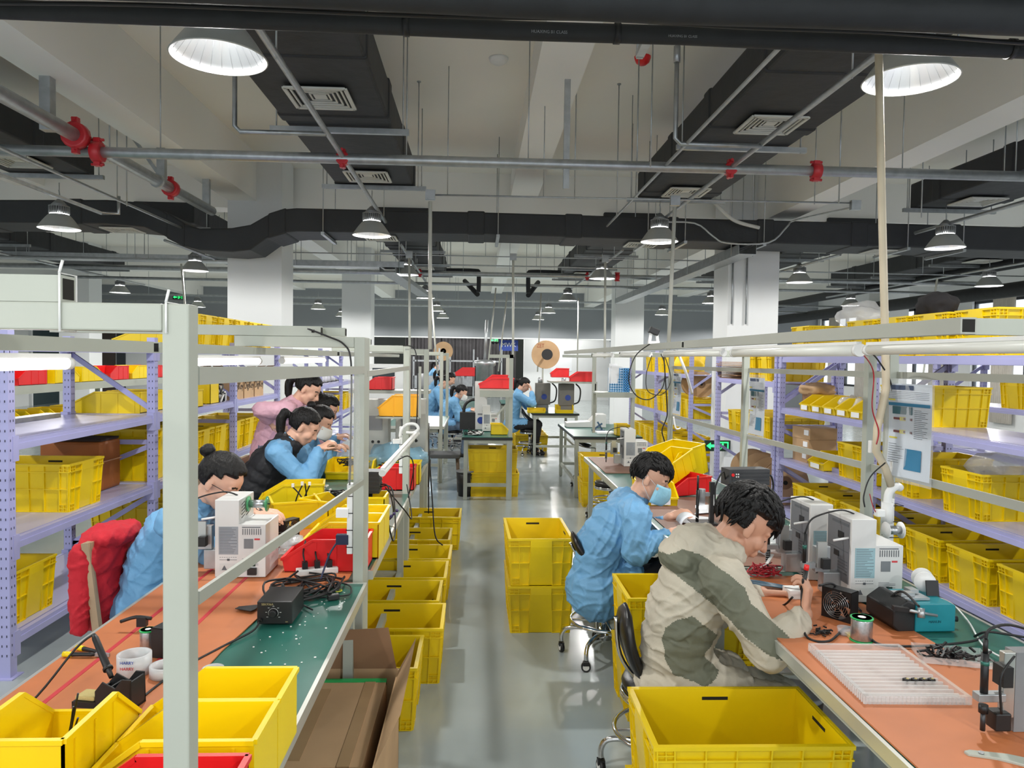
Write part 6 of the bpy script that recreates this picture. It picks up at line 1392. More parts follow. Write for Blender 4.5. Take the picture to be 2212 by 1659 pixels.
# long table with bins behind the left rack
bench(-6.4, -5.2, 5.0, 11.5, 'long bench running behind the left rack', top=mat('pale green top',(90,150,130),.5))
t = thing('overhead_shelf', 'pale long shelf with red and yellow bins behind the left rack', 'shelf', (-5.4, 8.3, 1.27)); MB().box((-.5,0,-.04),(.0,5.6,0)).box((-.02,0,-.1),(.02,5.6,.0)).build('shelf_board', FRM, t); MB().bar((-.25,.1,-.52),(-.25,.1,-.04),.05,.05).build('support', FRM, t); MB().bar((-.25,3.0,-.52),(-.25,3.0,-.04),.05,.05).build('support', FRM, t); MB().bar((-.25,5.4,-1.27),(-.25,5.4,-.04),.05,.05).build('support', FRM, t)
for i, (mm, y, cl, rz) in enumerate(((RED, 8.4, 'red', 0), (RED, 9.35, 'red', 0), (YEL2, 10.1, 'yellow', 180), (YEL2, 10.75, 'yellow', 180), (RED, 11.55, 'red', 0), (YEL2, 12.25, 'yellow', 0), (RED, 12.95, 'red', 180))):
    pbin(-5.62, y, 1.272, R(rz), '%s bin on the long shelf behind the left rack, %s from the left' % (cl, ORD[i].replace('nearest','first')), mm, .36, .58, .21, None, mm is RED)
for i in range(5): pbin(-5.55, 8.9+i*.5, .755, R(90), 'yellow bin on the long bench behind the left rack, %s' % ORD[i], YEL, .3, .4, .2, 'bins on the long bench')
# ------------------------------------------------------------ people
def cap(m, p, q, r1, r2=None, seg=12):
    r2 = r1 if r2 is None else r2; p = Vector(p); q = Vector(q)
    m.ball(p, r1, seg, 8); m.ball(q, r2, seg, 8)
    if (q-p).length > 1e-4: m.tube([p, q], [r1, r2], seg)
def chain(m, pts, rs):
    for i in range(len(pts)-1): cap(m, pts[i], pts[i+1], rs[i], rs[i+1])
def organic(m, voxel, it, name, mats, parent, colorfn=None, disp=None):
    o = m.build('t', [], None, fix=False)
    md = o.modifiers.new('r', 'REMESH'); md.mode = 'VOXEL'; md.voxel_size = voxel; md.use_smooth_shade = True
    if it: s = o.modifiers.new('s', 'SMOOTH'); s.iterations = it; s.factor = .5
    dg = bpy.context.evaluated_depsgraph_get(); me = bpy.data.meshes.new_from_object(o.evaluated_get(dg)); bpy.data.objects.remove(o)
    if disp:
        ns = [v.normal.copy() for v in me.vertices]
        for v, n in zip(me.vertices, ns): v.co += n*disp(v.co)
    me.materials.clear()
    for mm in mats: me.materials.append(mm)
    for p in me.polygons:
        p.use_smooth = True
        if colorfn: p.material_index = colorfn(p.center)
    q = bpy.data.objects.new(name, me); COL.objects.link(q); q.parent = parent; return q
SKIN = mat('skin', (222, 172, 146), .5, var=.04, scale=30); SKINS = mat('tanned skin', (196, 146, 120), .5, var=.04, scale=30)
LIPS = mat('lips', (176, 100, 92), .5); DKE = mat('dark eyes and brows', (30, 24, 22), .5)
HAIR = mat('black hair', (15, 13, 13), .5, var=.35, scale=30, spec=.3, bump=.5, bscale=90, stretch=(1,1,.25)); HAIRB = mat('dark brown hair', (46, 30, 26), .42, var=.3, scale=30, bump=.4, bscale=90, stretch=(1,1,.25))
COATB = mat('light blue work coat', (110, 164, 206), .6, var=.07, scale=5, bump=.35, bscale=16); COATP = mat('pink work coat', (226, 176, 192), .6, var=.06, scale=5, bump=.3, bscale=16)
VEST = mat('black padded vest', (30, 30, 34), .7, var=.1, bump=.3, bscale=20)
JKT = mat('beige jacket cloth', (188, 180, 163), .75, var=.05, scale=6, bump=.35, bscale=14); SAGE = mat('sage green jacket cloth', (104, 106, 90), .75, var=.06, scale=6, bump=.35, bscale=14)
TRB = mat('black trousers', (26, 26, 30), .8); TRG = mat('beige trousers', (176, 168, 150), .8, var=.06, bump=.2, bscale=16); JEAN = mat('blue grey jeans', (92, 108, 130), .85, var=.1)
MASKB = mat('light blue mask', (150, 205, 226), .7, bump=.2, bscale=30); MASKW = mat('white mask', (232, 232, 226), .7)
SHOE = mat('dark shoe', (36, 36, 40), .6)
def frame(f, u):
    f = Vector(f).normalized(); u = Vector(u); u = (u-f*u.dot(f)).normalized(); s = f.cross(u); return Matrix((s, f, u)).transposed(), f, u, s   # columns: right side, forward, up
def hand(m, w, d, n, s, curl, spread=1, thumb=.6, k=1.0, pinch=0):
    """w wrist, d toward the fingers, n out of the back of the hand, s=+1 thumb toward d x n"""
    w = Vector(w); d = Vector(d).normalized(); n = Vector(n); n = (n-d*n.dot(d)).normalized(); t = d.cross(n)*s; tips = []
    for i, L in enumerate((.072,.08,.074,.058)):
        off = (.027-i*.0185)*k; kn = w+d*(.086-.004*abs(i-1))*k+t*off
        cap(m, w+t*off*.55+d*.012, kn, .0135*k, .0115*k, 8)
        c = curl[i] if isinstance(curl, (list, tuple)) else curl
        p = kn; a = c*.55
        for j, fr in enumerate((.46,.3,.24)):
            dd = (d*math.cos(a)-n*math.sin(a)+t*off*1.4*spread).normalized(); q = p+dd*L*fr*k
            cap(m, p, q, (.0095-.001*j)*k, (.0088-.001*j)*k, 8); p = q; a += c*.75
        tips.append(p)
    b = w+t*.022*k+d*.02*k; p1 = b+(t*.75+d*.7-n*.35*thumb).normalized()*.04*k; p2 = p1+(d*.85+t*.25*(1-pinch)-n*.5*thumb-t*.35*pinch).normalized()*.032*k; p3 = p2+(d*.9-n*.45*thumb-t*.4*pinch).normalized()*.026*k
    cap(m, b, p1, .0145*k, .0115*k, 8); cap(m, p1, p2, .0108*k, .0098*k, 8); cap(m, p2, p3, .0095*k, .008*k, 8)
    return tips
def ik(a, c, l1, l2, pole):
    a = Vector(a); c = Vector(c); d = c-a; L = min(d.length, l1+l2-.004); dn = d.normalized(); x = (l1*l1-l2*l2+L*L)/(2*L); h = math.sqrt(max(0, l1*l1-x*x))
    p = Vector(pole); p = (p-dn*p.dot(dn)).normalized(); return a+dn*x+p*h
def fold(amp, sc=9, seed=0):
    sv = Vector((seed*3.7, seed*1.3, seed))
    def d(co):
        w = noise.noise_vector(co*3.1+sv)*.09; p = co+w; u = (p.x*.6+p.z*.8); v = (p.z*.6-p.x*.8)
        n1 = noise.noise(Vector((u*sc*.55, v*sc*1.7, p.y*sc*.7))+sv); n2 = noise.noise(Vector((v*sc*1.0, u*sc*3.0, p.y*sc*1.2))+sv*2)
        r1 = max(0, 1-abs(n1)*3.2)**2; r2 = max(0, 1-abs(n2)*3.6)**2
        return amp*(r1*.85+r2*.45-.35)
    return d
def hair_mesh(name, H, M, k, style, mm, parent, seed=1):
    """cap of hair around the head; M columns are right, forward, up"""
    bm = bmesh.new(); bmesh.ops.create_icosphere(bm, subdivisions=6 if k > .9 and style.get('fine') else 5, radius=1)
    long = style.get('long', 0); puff = style.get('puff', 0)
    for v in bm.verts:
        d = v.co.normalized(); x, y, z = d
        # face opening: forward and below the hairline
        line = -.55 if y < -.1 else (.1+.35*min(1,(y+.1)/.9))
        if abs(x) > .45 and y > -.25: line = (.12 if style.get('tuft') else -.05) if y < .35 else .26
        if y < -.1: line = -.62-long*.3
        if style.get('fringe') and y > .45: line = .18-style['fringe']*.35
        e = Vector((.083*d.x, .101*d.y-.006, .094*d.z+.036))
        m_ = max(0, min(1, (z-line)/.16)); th = (.011+puff*(.4+.6*max(0,z)))*m_-.03*(1-m_)
        n1 = noise.noise(Vector((d.x*7+seed, d.y*7, d.z*2.6)))*(1 if puff else .35); n2 = noise.noise(Vector((d.x*22, d.y*22+seed, d.z*6)))
        th += (n1*.007+n2*.0035)*(1+puff*25)*m_
        v.co = (e + d*th)*k
    me = bpy.data.meshes.new(name); bm.to_mesh(me); bm.free()
    if style.get('tuft'):                                        # loose locks
        rnd = random.Random(seed); mb = MB(); mb.v = [tuple(v.co) for v in me.vertices]; mb.f = [list(p.vertices) for p in me.polygons]; mb.sm = [True]*len(mb.f); mb.mi = [0]*len(mb.f)
        for i in range(style['tuft']):
            d = Vector((rnd.gauss(0,1), rnd.gauss(0,1), rnd.gauss(.6,.8))).normalized()
            if d.z < (.25 if d.y > 0 else -.35) or (abs(d.x) > .42 and d.y > -.3 and d.z < .5): continue
            fl = Vector((d.x*.4+rnd.uniform(-.35,.35), .9 if d.y > -.3 else -.5, -.35 if d.y > -.3 else -1)); fl = (fl-d*fl.dot(d)).normalized(); pp = []
            for j in range(4):
                e = (d+fl*j*.17*rnd.uniform(.8,1.2)).normalized(); g = Vector((.083*e.x, .101*e.y-.006, .094*e.z+.036)); pp.append((g+e*(.008+puff*(.4+.6*max(0,e.z))+.004+(.007 if j == 3 else 0)*rnd.random()))*k)
            mb.tube(pp, [.004*k,.0058*k,.0045*k,.0008], 5)
        bpy.data.meshes.remove(me); me = mb.mesh(name, [])
    me.transform(Matrix.Translation(H) @ M.to_4x4()); me.materials.append(mm)
    for p in me.polygons: p.use_smooth = True
    o = bpy.data.objects.new(name, me); COL.objects.link(o); o.parent = parent; return o
def person(label, H, f, u, pelvis, hands, coat, trous, hair=HAIR, style=None, skin=SKIN, vox=.007, mask=None, glasses=False, stand=False, k=1.0, bow=.05, knee=None, hood=False, bulk=1.0, colorfn=None, cmats=None, vest=None, poles=None, legs=True, face_dir=(1,0,0), collar=True, foldamp=.009, hemdrop=.1, ears=True, shw=.185):
    style = style or {}; H = Vector(H); P = Vector(pelvis); M, F_, U, S = frame(f, u)
    t = thing('person', label, 'person', (P.x, P.y, 0)); o0 = Vector((P.x, P.y, 0)); H = H-o0; P = P-o0
    A = Vector(face_dir).normalized(); side = A.cross(Vector((0,0,1))).normalized()       # person's right hand side
    neck = H-U*.105*k-F_*.03*k; nb = neck-U*.02+(P-neck).normalized()*.03
    mid = (P+nb)/2-A*bow; q1 = P.lerp(mid,.5)-A*bow*.35; q2 = mid.lerp(nb,.5)-A*bow*.2
    sp = [P, q1, mid, q2, nb]
    sc = nb+(mid-nb).normalized()*.045
    sh = [sc+side*shw*k, sc-side*shw*k]; hp = [P+side*.095, P-side*.095]
    hd = [{**h, 'w': Vector(h['w'])-o0} for h in hands]
    poles = poles or [(Vector((0,0,-1))-A*.4+side*.45), (Vector((0,0,-1))-A*.4-side*.45)]
    el = [ik(sh[i], hd[i]['w'], .285*k, .255*k, poles[i]) if 'e' not in hd[i] else Vector(hd[i]['e'])-o0 for i in range(2)]
    if stand: kn = [hp[i]+Vector((0,0,-.42))+A*.02 for i in range(2)]; an = [Vector((kn[i].x, kn[i].y, .09))-A*.03 for i in range(2)]
    else:
        kz = P.z+.02; kn = [Vector((hp[i].x+A.x*.42, hp[i].y+A.y*.42+(.05 if i else -.05)*abs(A.x), kz)) for i in range(2)]
        if knee: kn = [Vector(x)-o0 for x in knee]
        an = [Vector((kn[i].x-.06*A.x, kn[i].y, .09)) for i in range(2)]
    # body
    m = MB()
    R3 = lambda v: H+M @ (Vector(v)*k)
    m.ball(R3((0,-.004,.032)), (.077*k,.095*k,.088*k), 20, 14, M); m.ball(R3((0,.03,-.035)), (.058*k,.062*k,.072*k), 16, 12, M); m.ball(R3((0,.058,-.09)), .026*k, 10, 8); m.ball(R3((0,.045,.04)), (.062*k,.05*k,.045*k), 14, 10, M)
    cap(m, R3((0,.094,.006)), R3((0,.112,-.03)), .009*k, .0135*k, 8); 
    for s in (-1, 1):
        m.ball(R3((s*.012,.1,-.033)), .009*k, 8, 6); m.ball(R3((s*.036,.058,-.026)), .03*k, 10, 8); cap(m, R3((s*.014,.088,.022)), R3((s*.045,.076,.02)), .009*k, .009*k, 8); m.ball(R3((s*.031,.08,.002)), .011*k, 8, 6); cap(m, R3((s*.05,.005,-.06)), R3((s*.02,.055,-.09)), .02*k, .02*k, 8)
        if ears: m.ball(R3((s*.081,-.006,-.008)), (.008*k,.019*k,.031*k), 10, 8, M); m.ball(R3((s*.08,.002,-.026)), (.008*k,.011*k,.013*k), 8, 6, M)
    cap(m, R3((-.018,.091,-.058)), R3((.018,.091,-.058)), .0085*k, .0085*k, 8); cap(m, R3((-.015,.088,-.07)), R3((.015,.088,-.07)), .009*k, .009*k, 8)
    cap(m, R3((0,-.015,-.05)), nb, .052*k, .058*k); chain(m, sp, [.1,.095,.1,.1,.07]); m.ball(P, (.11,.11,.1))
    for i in range(2):
        cap(m, nb, sh[i], .05, .045); cap(m, sh[i], el[i], .044, .036); cap(m, el[i], hd[i]['w'], .036, .026*k)
        cap(m, hp[i], kn[i], .07, .05); cap(m, kn[i], an[i], .048, .034); cap(m, an[i]-Vector((0,0,.02)), an[i]+A*.14-Vector((0,0,.05)), .03, .025)
        h = hd[i]; hand(m, h['w'], h['d'], h['n'], (1 if i == 0 else -1)*h.get('s', 1), h.get('curl', .7), h.get('spread', 1), h.get('thumb', .8), k*h.get('k', .97), h.get('pinch', 0))
    Mi = M.inverted()
    def skinfn(c):
        l = Mi @ (c-H)/k
        if l.y > .05:
            if abs(abs(l.x)-.031) < .012 and abs(l.z+.003+.004*abs(abs(l.x)-.031)/.012) < .0028 and not style.get('noeye'): return 2
            if abs(abs(l.x)-.031) < .017 and abs(l.z-.026-.004*(1-abs(abs(l.x)-.031)/.017)) < .004: return 2
            if abs(l.x) < .02 and abs(l.z+.063) < .0085 and l.y > .088: return 1
        return 0
    organic(m, min(vox, .0055) if vox < .008 else vox, 3, 'body', [skin, LIPS, DKE], t, skinfn)
    # coat
    m = MB(); b = bulk
    fr = lambda a, c_: Matrix((side, ((c_-a).normalized()).cross(side), (c_-a).normalized())).transposed()
    pts = sp; W = [.17, .155, .165, .172, .11]; D = [.135, .125, .13, .125, .085]
    for i in range(5):
        Mx = fr(pts[max(0, i-1)], pts[min(4, i+1)]); m.ball(pts[i], (W[i]*b, D[i]*b, .11 if i < 4 else .06), 18, 12, Mx)
        if i < 4: m.ball(pts[i].lerp(pts[i+1],.5), ((W[i]+W[i+1])/2*b, (D[i]+D[i+1])/2*b, .1), 18, 12, Mx)
    if not stand:
        m.ball(P-Vector((0,0,.0))-A*.03, (.16*b,.19*b,hemdrop+.05)); 
        for i in range(2): cap(m, hp[i]+Vector((0,0,.02)), hp[i].lerp(kn[i],.45)+Vector((0,0,.02)), .095*b, .085*b)
    else:
        chain(m, [P, P-Vector((0,0,.2)), P-Vector((0,0,.42))], [.17, .19, .2])
    for i in range(2):
        cap(m, sc, sh[i], .085*b, .078*b); cap(m, sh[i], el[i], .075*b, .062*b); w = hd[i]['w']; e2 = el[i]; d = (w-e2).normalized(); we = w-d*hd[i].get('cuff', .015)
        cap(m, e2, we-d*.05, .062*b, .052*b); cap(m, we-d*.05, we-d*.012, .05*b, .042*b)
    if collar: 
        for a in range(16):
            th = a*math.pi/8; p = nb+U*.03*k+(S*math.cos(th)*.062+F_*math.sin(th)*.06)*k; m.ball(p, .014+.006*(math.sin(th) < 0), 8, 6); m.ball(p+U*.018, .011, 8, 6)
    if hood:
        hc = nb-A*.065+Vector((0,0,.03))
        m.ball(hc, (.1,.14,.085), 16, 12, Matrix.Rotation(.35, 3, 'Y')); m.ball(hc+A*.06+side*.09+Vector((0,0,-.01)), (.1,.05,.06)); m.ball(hc+A*.06-side*.09, (.1,.05,.06)); m.ball(hc-A*.06-Vector((0,0,.035)), (.08,.12,.065), 12, 8); m.ball(hc+Vector((.02,0,.03)), (.07,.11,.055), 12, 8)
    fn = (lambda c: colorfn(c+o0)) if colorfn else None
    organic(m, vox, 5, 'coat' if not hood else 'jacket', cmats or [coat], t, fn, fold(foldamp, seed=len(label) % 7))
    if vest:
        m = MB()
        for i in range(5):
            Mx = fr(pts[max(0, i-1)], pts[min(4, i+1)]); m.ball(pts[i], (W[i]*1.12, D[i]*1.14, .12 if i < 4 else .07), 18, 12, Mx)
            if i < 4: m.ball(pts[i].lerp(pts[i+1],.5), ((W[i]+W[i+1])/2*1.12, (D[i]+D[i+1])/2*1.14, .1), 18, 12, Mx)
        for a in range(12): th = a*math.pi/6; m.ball(nb+U*.035+(S*math.cos(th)*.075+F_*math.sin(th)*.075), .024, 8, 6)
        organic(m, vox, 4, 'padded_vest', [vest], t, None, fold(.006, 14))
    if legs:
        m = MB()
        for i in range(2): cap(m, hp[i], kn[i], .092, .072); cap(m, kn[i], an[i], .07, .056)
        organic(m, max(vox, .008), 4, 'trousers', [trous], t, None, fold(.006, 12))
        for i in range(2): m = MB(); cap(m, an[i]-A*.03-Vector((0,0,.045)), an[i]+A*.15-Vector((0,0,.055)), .042, .033); m.ball(an[i]-Vector((0,0,.01)), .042); organic(m, .009, 2, 'shoe', [SHOE], t)
    hair_mesh('hair', H, M, k, style, hair, t, len(label) % 9)
    if style.get('pony'):
        m = MB(); pp = style['pony']; base = R3((0,-.1,.06)) if pp == 'high' else R3((0,-.105,.02))
        if pp == 'bun': m.ball(R3((0,-.125,.085)), (.036,.036,.032)); m.ball(R3((0,-.11,.075)), .028)
        else:
            dr = Vector((0,0,-1)); pts_ = [base, base-F_*.05*k, base-F_*.08*k+dr*.06, base-F_*.085*k+dr*.14, base-F_*.07*k+dr*.22]; chain(m, pts_, [.02,.032,.034,.03,.012])
        organic(m, .006, 2, 'ponytail', [hair], t, None, lambda c: .004*noise.noise(Vector((c.x*60,c.y*60,c.z*12))))
        m = MB(); M2 = M @ Matrix.Rotation(R(90), 3, 'X'); bb = base if pp != 'bun' else R3((0,-.108,.075)); m.tube([bb+M2 @ Vector((.022*math.cos(a*.52),.022*math.sin(a*.52),0)) for a in range(12)], .006, 6, closed=True).build('hair_tie', mat('pale hair tie',(206,186,170),.5), t)
    if mask:
        m = MB(); vs = []; n1, n2 = 13, 9
        for j in range(n2):
            v = j/(n2-1); z = -.002-.105*v
            for i in range(n1):
                w_ = (i/(n1-1)-.5)*2; an_ = w_*1.15; rr = .082+.018*math.sin(v*3.14)*(1-abs(w_))**.7+.014*(1-abs(w_))*(1-v*.4)
                vs.append(R3((rr*.86*math.sin(an_), rr*1.15*math.cos(an_)+.012, z+.004*math.sin(j*3.14)*1)))
        m.add(vs, [(j*n1+i, j*n1+i+1, (j+1)*n1+i+1, (j+1)*n1+i) for j in range(n2-1) for i in range(n1-1)], True)
        mo = m.build('face_mask', mask, t, fix=False); so = mo.modifiers.new('s', 'SOLIDIFY'); so.thickness = .002
        m = MB()
        for s in (-1, 1):
            a = R3((s*.072,.05,-.012)); b_ = R3((s*.085,-.015,.02)); c = R3((s*.07,.045,-.09)); d = R3((s*.084,-.02,-.03)); m.tube([a, b_, R3((s*.088,-.024,-.005)), d, c], .0014, 5)
        m.build('mask_strap', WHT, t)
    if glasses:
        m = MB()
        for s in (-1, 1): m.tube([R3((s*.033+.024*math.cos(a*.4),.112-.003*abs(math.cos(a*.4)),.0+.02*math.sin(a*.4))) for a in range(16)], .0016, 5, closed=True); m.tube([R3((s*.057,.108,.004)), R3((s*.082,.04,.006)), R3((s*.084,-.01,.0))], .0016, 5)
        m.tube([R3((-.01,.114,.004)), R3((.01,.114,.004))], .0016, 5); m.build('glasses', DKE, t)
    return t
# --- man in the two tone jacket
yb = 2.74
def ppoly(x, z, poly):
    c = False; j = len(poly)-1
    for i in range(len(poly)):
        if (poly[i][1] > z) != (poly[j][1] > z) and x < (poly[j][0]-poly[i][0])*(z-poly[i][1])/(poly[j][1]-poly[i][1])+poly[i][0]: c = not c
        j = i
    return c
def zone(pts, y): return [(lambda p: (p.x, p.z))(WY(1300+a/2.681, 1040+b/2.681, y)) for a, b in pts]
Z1 = zone([(395,530),(480,500),(560,462),(640,480),(740,540),(810,600),(835,680),(930,760),(1030,850),(1085,900),(1110,950),(1030,985),(900,940),(800,870),(720,780),(640,720),(570,665),(490,615),(430,580)], 2.46)
Z2 = zone([(550,810),(640,880),(735,960),(700,1010),(640,1050),(650,1090),(720,1150),(690,1190),(620,1225),(540,1200),(450,1180),(410,1100),(395,980),(410,910),(460,860)], 2.5)
Hj = WY(1606, 1132, yb-.03)
rw = WY(1738, 1326, 2.47); re = WY(1660, 1408, 2.42); lw = WY(1646, 1282, 2.84)
person('man in a beige and sage green hooded jacket bending over the near right bench', Hj, (.80,-.02,-.58), (.58,0,.80), WY(1480, 1470, yb),
    [dict(w=rw, e=re, d=(.22,.2,.9), n=(.8,-.55,.1), curl=[1.0,1.15,1.2,1.25], thumb=.9, pinch=.6, s=1, cuff=.02), dict(w=lw, d=(.95,-.1,-.05), n=(.1,.5,.8), curl=[.75,.85,1.0,1.1], thumb=.9, pinch=.5, s=1, cuff=.02)],
    JKT, TRG, style=dict(puff=.012, fringe=.6, fine=1, tuft=420), skin=SKINS, vox=.0052, hood=True, bulk=1.07, cmats=[JKT, SAGE], colorfn=lambda c: 1 if (ppoly(c.x, c.z, Z1) or (ppoly(c.x, c.z, Z2))) else 0, bow=.07, k=1.06, foldamp=.011,
    knee=[WY(1690, 1520, 2.55), WY(1690, 1500, 2.85)], shw=.19, hemdrop=.06)
# tool held by him
t = thing('screwdriver', 'black and red handled tool in the right hand of the man in the jacket', 'tool', tuple(WY(1733, 1262, 2.5)))
MB().cyl((0,0,-.02),(.012,0,.05),.008,12).build('tool_handle', BLK, t); MB().cyl((.012,0,.05),(.015,0,.068),.0085,12).build('red_end', RED, t); MB().cyl((0,0,-.02),(-.035,.06,-.03),.002,6).build('tool_tip', STL, t)
tag(MB().tube(spline([WY(1655,1300,2.8),WY(1690,1308,2.72),WY(1712,1290,2.66)],5),.004,6).tube(spline([WY(1690,1308,2.72),WY(1680,1330,2.72),WY(1640,1320,2.8)],5),.004,6).build('wire_in_hand', BLKR), 'black wire held between the hands of the man in the jacket', 'wire')
# --- masked man in blue coat
ym = 4.08
Hm = WY(1404, 1034, ym)
pw = WY(1452, 1150, 3.9); pl = WY(1446, 1117, 4.22)
person('masked man in a light blue coat sitting on a stool at the right benches', Hm, (.86,-.34,-.38), (.36,-.05,.93), WY(1300, 1268, 4.1),
    [dict(w=pw, e=WY(1372, 1196, 3.86), d=(.95,.25,.1), n=(-.1,-.5,.8), curl=[.6,.7,.8,.9], thumb=.9, s=1, cuff=.04), dict(w=pl, d=(.9,-.1,.35), n=(-.3,-.3,.9), curl=[.8,.9,1.0,1.1], thumb=.9, s=1, pinch=.4, cuff=.045)],
    COATB, TRB, style=dict(puff=.004, fringe=.2, tuft=260), skin=SKIN, vox=.007, mask=MASKB, bulk=1.1, bow=.09, k=1.04, foldamp=.012, hemdrop=.14, knee=[WY(1440, 1236, 4.0), WY(1440, 1226, 4.3)])
c = WY(1478, 1130, 4.05); m = MB(); n = 14
for i in range(n+1):
    a = i/n*2.6; 
vs = [(c.x+.055*(1-math.cos(i/n*2.4))-.03, c.y-.06+j*.12, c.z+.05*math.sin(i/n*2.4)+.0) for i in range(n+1) for j in range(2)]
m.add(vs, [(2*i,2*i+1,2*i+3,2*i+2) for i in range(n)], True); o = m.build('curved_paper', PAPER, fix=False); tag(o, 'white curved sheet held up by the masked man', 'paper'); so = o.modifiers.new('s','SOLIDIFY'); so.thickness = .001
# --- seated woman with glasses at left
yw = 3.42
person('woman with glasses and tied hair in a blue coat at the nearest left bench', WY(474, 1040, yw), (.82,-.12,-.56), (.56,-.05,.82), (-1.45, 3.42, .52),
    [dict(w=WY(545, 1105, 3.42), d=(.95,.1,-.1), n=(0,-.2,.95), curl=.6, s=1), dict(w=WY(560, 1100, 3.7), d=(.95,-.1,-.1), n=(0,.2,.95), curl=.7, s=1)],
    COATB, TRB, hair=HAIR, style=dict(long=.5, pony='bun'), vox=.0075, glasses=True, bow=.08, foldamp=.01, k=1.0)
def jacket_chair(x, y, jm, label, jlabel):
    t = thing('chair', label, 'chair', (x, y, 0)); WD = mat('tan chair wood', (176, 150, 120), .5)
    MB().box((-.2,-.2,.4),(.2,.2,.45)).build('seat', mat('tan seat', (186,164,136), .8), t, bevel=.01)
    for sx in (-1,1):
        for sy in (-1,1): MB().cyl((sx*.18,sy*.18,0),(sx*.17,sy*.17,.41),.016).build('leg', WD, t)
    MB().bar((-.19,-.18,.44),(-.24,-.18,.86),.03,.03).bar((-.19,.18,.44),(-.24,.18,.86),.03,.03).box((-.25,-.18,.62),(-.22,.18,.86)).build('backrest', WD, t)
    if jm:
        m = MB(); m.ball((-.25,0,.78), (.095,.2,.13)); m.ball((-.26,0,.62), (.09,.19,.2)); m.ball((-.2,0,.86), (.09,.17,.05)); cap(m, (-.27,-.17,.8), (-.26,-.2,.5), .05, .04); cap(m, (-.27,.17,.8), (-.26,.2,.5), .05, .04)
        j = organic(m, .008, 3, 'red_jacket', [jm], None, None, fold(.011, 10, 3)); j.location = (x, y, 0); tag(j, jlabel, 'jacket')
jacket_chair(-1.42, 3.4, mat('red jacket cloth', (196, 28, 44), .8, var=.08, bump=.4, bscale=20), 'tan chair under the woman with glasses at the left bench', 'red jacket hung over the chair of the woman with glasses')
jacket_chair(-1.62, 5.1, None, 'tan chair under the woman in the black vest', '')
jacket_chair(-1.62, 5.9, None, 'tan chair under the woman in the white mask', '')
jacket_chair(-1.62, 6.6, None, 'tan chair under the woman behind the masked woman', '')
# --- women at the second left bench
person('woman in a black vest over a blue coat with a ponytail', WY(655, 922, 5.15), (.84,.1,-.53), (.53,0,.85), (-1.6, 5.12, .5),
    [dict(w=WY(690, 968, 5.05), d=(.8,0,.5), n=(-.4,-.3,.8), curl=1.2), dict(w=WY(698, 972, 5.3), d=(.8,0,.45), n=(-.4,.3,.8), curl=1.1)], COATB, TRB, style=dict(long=.6, pony='low'), vox=.009, vest=VEST, foldamp=.01)
person('woman in a white mask and blue coat behind the black vest', WY(690, 912, 5.9), (.86,-.1,-.48), (.5,0,.86), (-1.55, 5.9, .5),
    [dict(w=WY(712, 968, 5.8), d=(.9,0,.2), n=(0,-.2,.9), curl=.9), dict(w=WY(720, 965, 6.0), d=(.9,0,.2), n=(0,.2,.9), curl=.9)], COATB, TRB, style=dict(long=.5, pony='bun'), vox=.01, mask=MASKW)
person('woman with tied hair seated behind the masked woman at left', WY(704, 884, 6.6), (.86,0,-.5), (.5,0,.86), (-1.55, 6.6, .5),
    [dict(w=WY(725, 945, 6.5), d=(.9,0,.2), n=(0,-.2,.9), curl=.9), dict(w=WY(730, 942, 6.7), d=(.9,0,.2), n=(0,.2,.9), curl=.9)], COATB, TRB, style=dict(long=.5, pony='bun'), vox=.01)
# --- standing woman in pink
ps = WY(588, 950, 6.05)
person('standing woman in a pink coat with her hand behind her waist', WY(664, 842, 6.0), (.86,-.08,-.5), (.5,0,.86), (ps.x, 6.05, .92),
    [dict(w=WY(583, 912, 5.86), e=WY(562, 885, 5.78), d=(.9,.25,-.35), n=(-.2,-.9,.2), curl=.4), dict(w=(ps.x+.42, 6.3, .86), d=(.6,0,-.8), n=(.6,.3,.4), curl=.3)], COATP, JEAN, style=dict(long=.4, pony='low'), vox=.009, stand=True, bow=.07)
# --- far people
def far(label, H, pel, hands, **kw):
    kw.setdefault('vox', .014); kw.setdefault('style', dict(long=.5, pony='low'))
    return person(label, H, (.88,0,-.45), (.45,0,.88), pel, hands, COATB, kw.pop('tr', JEAN), **kw)
def sit(px, py, y, label, **kw):
    H = WY(px, py, y); return far(label, H, (H.x-.3, y, .52), [dict(w=H+Vector((.16,-.14,-.28)), d=(.9,0,.1), n=(0,-.2,.9), curl=.8), dict(w=H+Vector((.18,.14,-.28)), d=(.9,0,.1), n=(0,.2,.9), curl=.8)], **kw)
sit(996, 848, 12.65, 'masked woman in a blue coat on the chrome stool at the far left', mask=MASKW)
sit(959, 826, 14.2, 'person in a blue coat at the far table, nearest of three')
sit(972, 819, 14.8, 'person in a blue coat at the far table, middle of three')
sit(955, 812, 15.4, 'person in a blue coat at the far table, farthest of three')
H = WY(1131, 832, 12.95)
far('woman in a blue coat with her hand raised to her face at the far right', H, (H.x-.16, 12.95, .52), [dict(w=H+Vector((.13,-.12,-.1)), e=H+Vector((.16,-.2,-.32)), d=(-.2,.3,.9), n=(.9,-.3,0), curl=.5), dict(w=H+Vector((.3,.14,-.3)), d=(.9,0,.1), n=(0,.2,.9), curl=.8)], tr=TRB, vox=.012)
H = WY(947, 790, 18)
far('standing person in a blue coat far behind the left tables', H, (H.x-.1, 18, .9), [dict(w=H+Vector((.2,-.2,-.5)), d=(.6,0,-.6), n=(0,-.9,.1), curl=.4), dict(w=H+Vector((.2,.2,-.5)), d=(.6,0,-.6), n=(0,.9,.1), curl=.4)], stand=True)
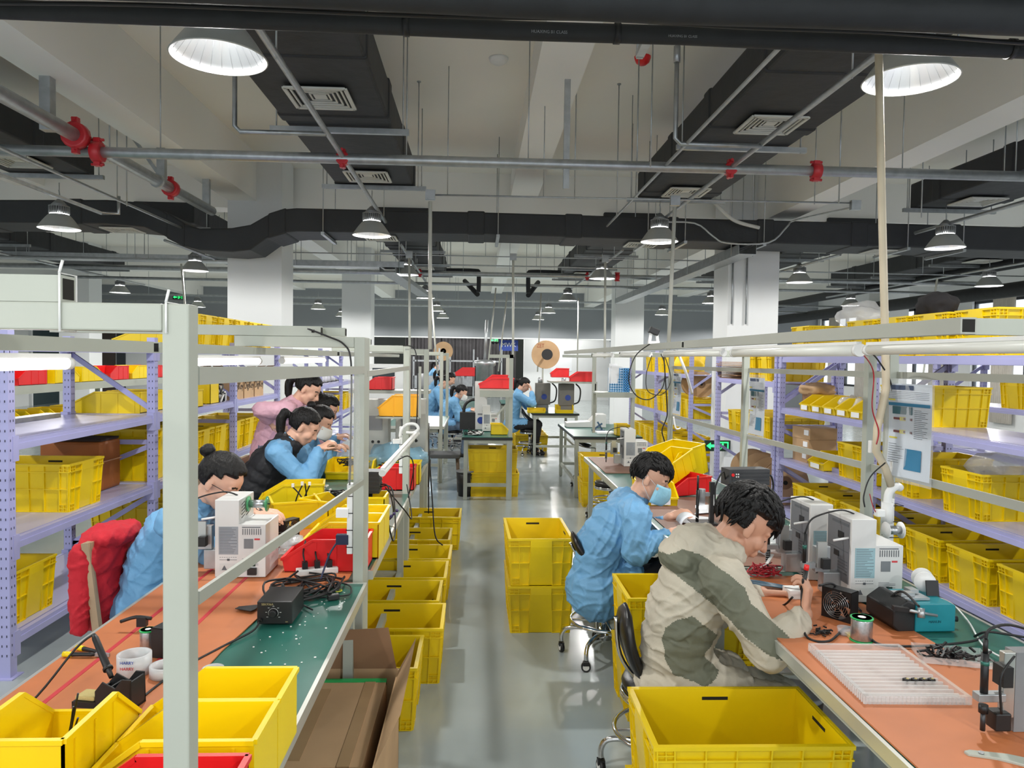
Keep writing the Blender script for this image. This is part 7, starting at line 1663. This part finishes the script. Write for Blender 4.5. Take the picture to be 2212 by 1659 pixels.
# ------------------------------------------------------------ nest the pieces of parts under their part
NEST = {'display_window': 'control_panel', 'panel_print': 'control_panel', 'warning_triangle': 'warning_panel', 'fine_print': 'machine_body', 'picture': 'machine_body', 'caster_ring': 'caster', 'caster': 'leg', 'dial_scale': 'dial', 'socket_slots': 'strip_body',
        'mask_strap': 'face_mask', 'hair_tie': 'ponytail', 'iron_tip': 'iron_handle', 'iron_band': 'iron_handle', 'led_board': 'housing', 'sponge': 'sponge_tray', 'diffuser_opening': 'air_diffuser', 'running_figure': 'sign_body', 'arrow': 'sign_body',
        'white_button': 'controller_case', 'red_button': 'controller_case', 'title_block': 'paper_page', 'header_bar': 'paper_page', 'photo_block': 'paper_page', 'text_line': 'paper_page', 'yellow_tag': 'paper_page', 'part_picture': 'paper_page', 'print': 'tape', 'grip_ring': 'iron_handle', 'spring': 'vertical_iron', 'fan_rotor': 'fan_housing', 'wire_grill': 'fan_housing', 'bin_rim': 'bin_body', 'paper_label': 'bin_body'}
def _base(o): return o.name.split('.')[0]
def _ctr(o):
    n = len(o.data.vertices); ix = range(0, n, max(1, n//40)); return sum((o.data.vertices[i].co for i in ix), Vector())/max(1, len(ix))
_kids = {}
for o in bpy.data.objects:
    if o.parent and o.type == 'MESH': _kids.setdefault(o.parent, []).append(o)
for root, ch in _kids.items():
    if root.parent or root.type != 'EMPTY': continue
    done = set()
    for nm in NEST:
        tg = [c for c in ch if _base(c) == NEST[nm] and c.matrix_basis == Matrix() and c not in done]
        if not tg: continue
        for c in ch:
            if _base(c) == nm and c.parent == root and not any(x.parent == c for x in ch):
                cc = c.matrix_basis @ _ctr(c); c.parent = min(tg, key=lambda q: (_ctr(q)-cc).length); done.add(c)
# ------------------------------------------------------------ light and view
w = bpy.data.worlds.new('daylight'); SC.world = w; w.use_nodes = True
bg = w.node_tree.nodes['Background']; bg.inputs[0].default_value = (.86, .93, 1, 1); bg.inputs[1].default_value = 2.1
SC.view_settings.view_transform = 'Standard'; SC.view_settings.look = 'None'; SC.view_settings.gamma = 1; SC.view_settings.use_curve_mapping = False
SC.view_settings.exposure = 0.04
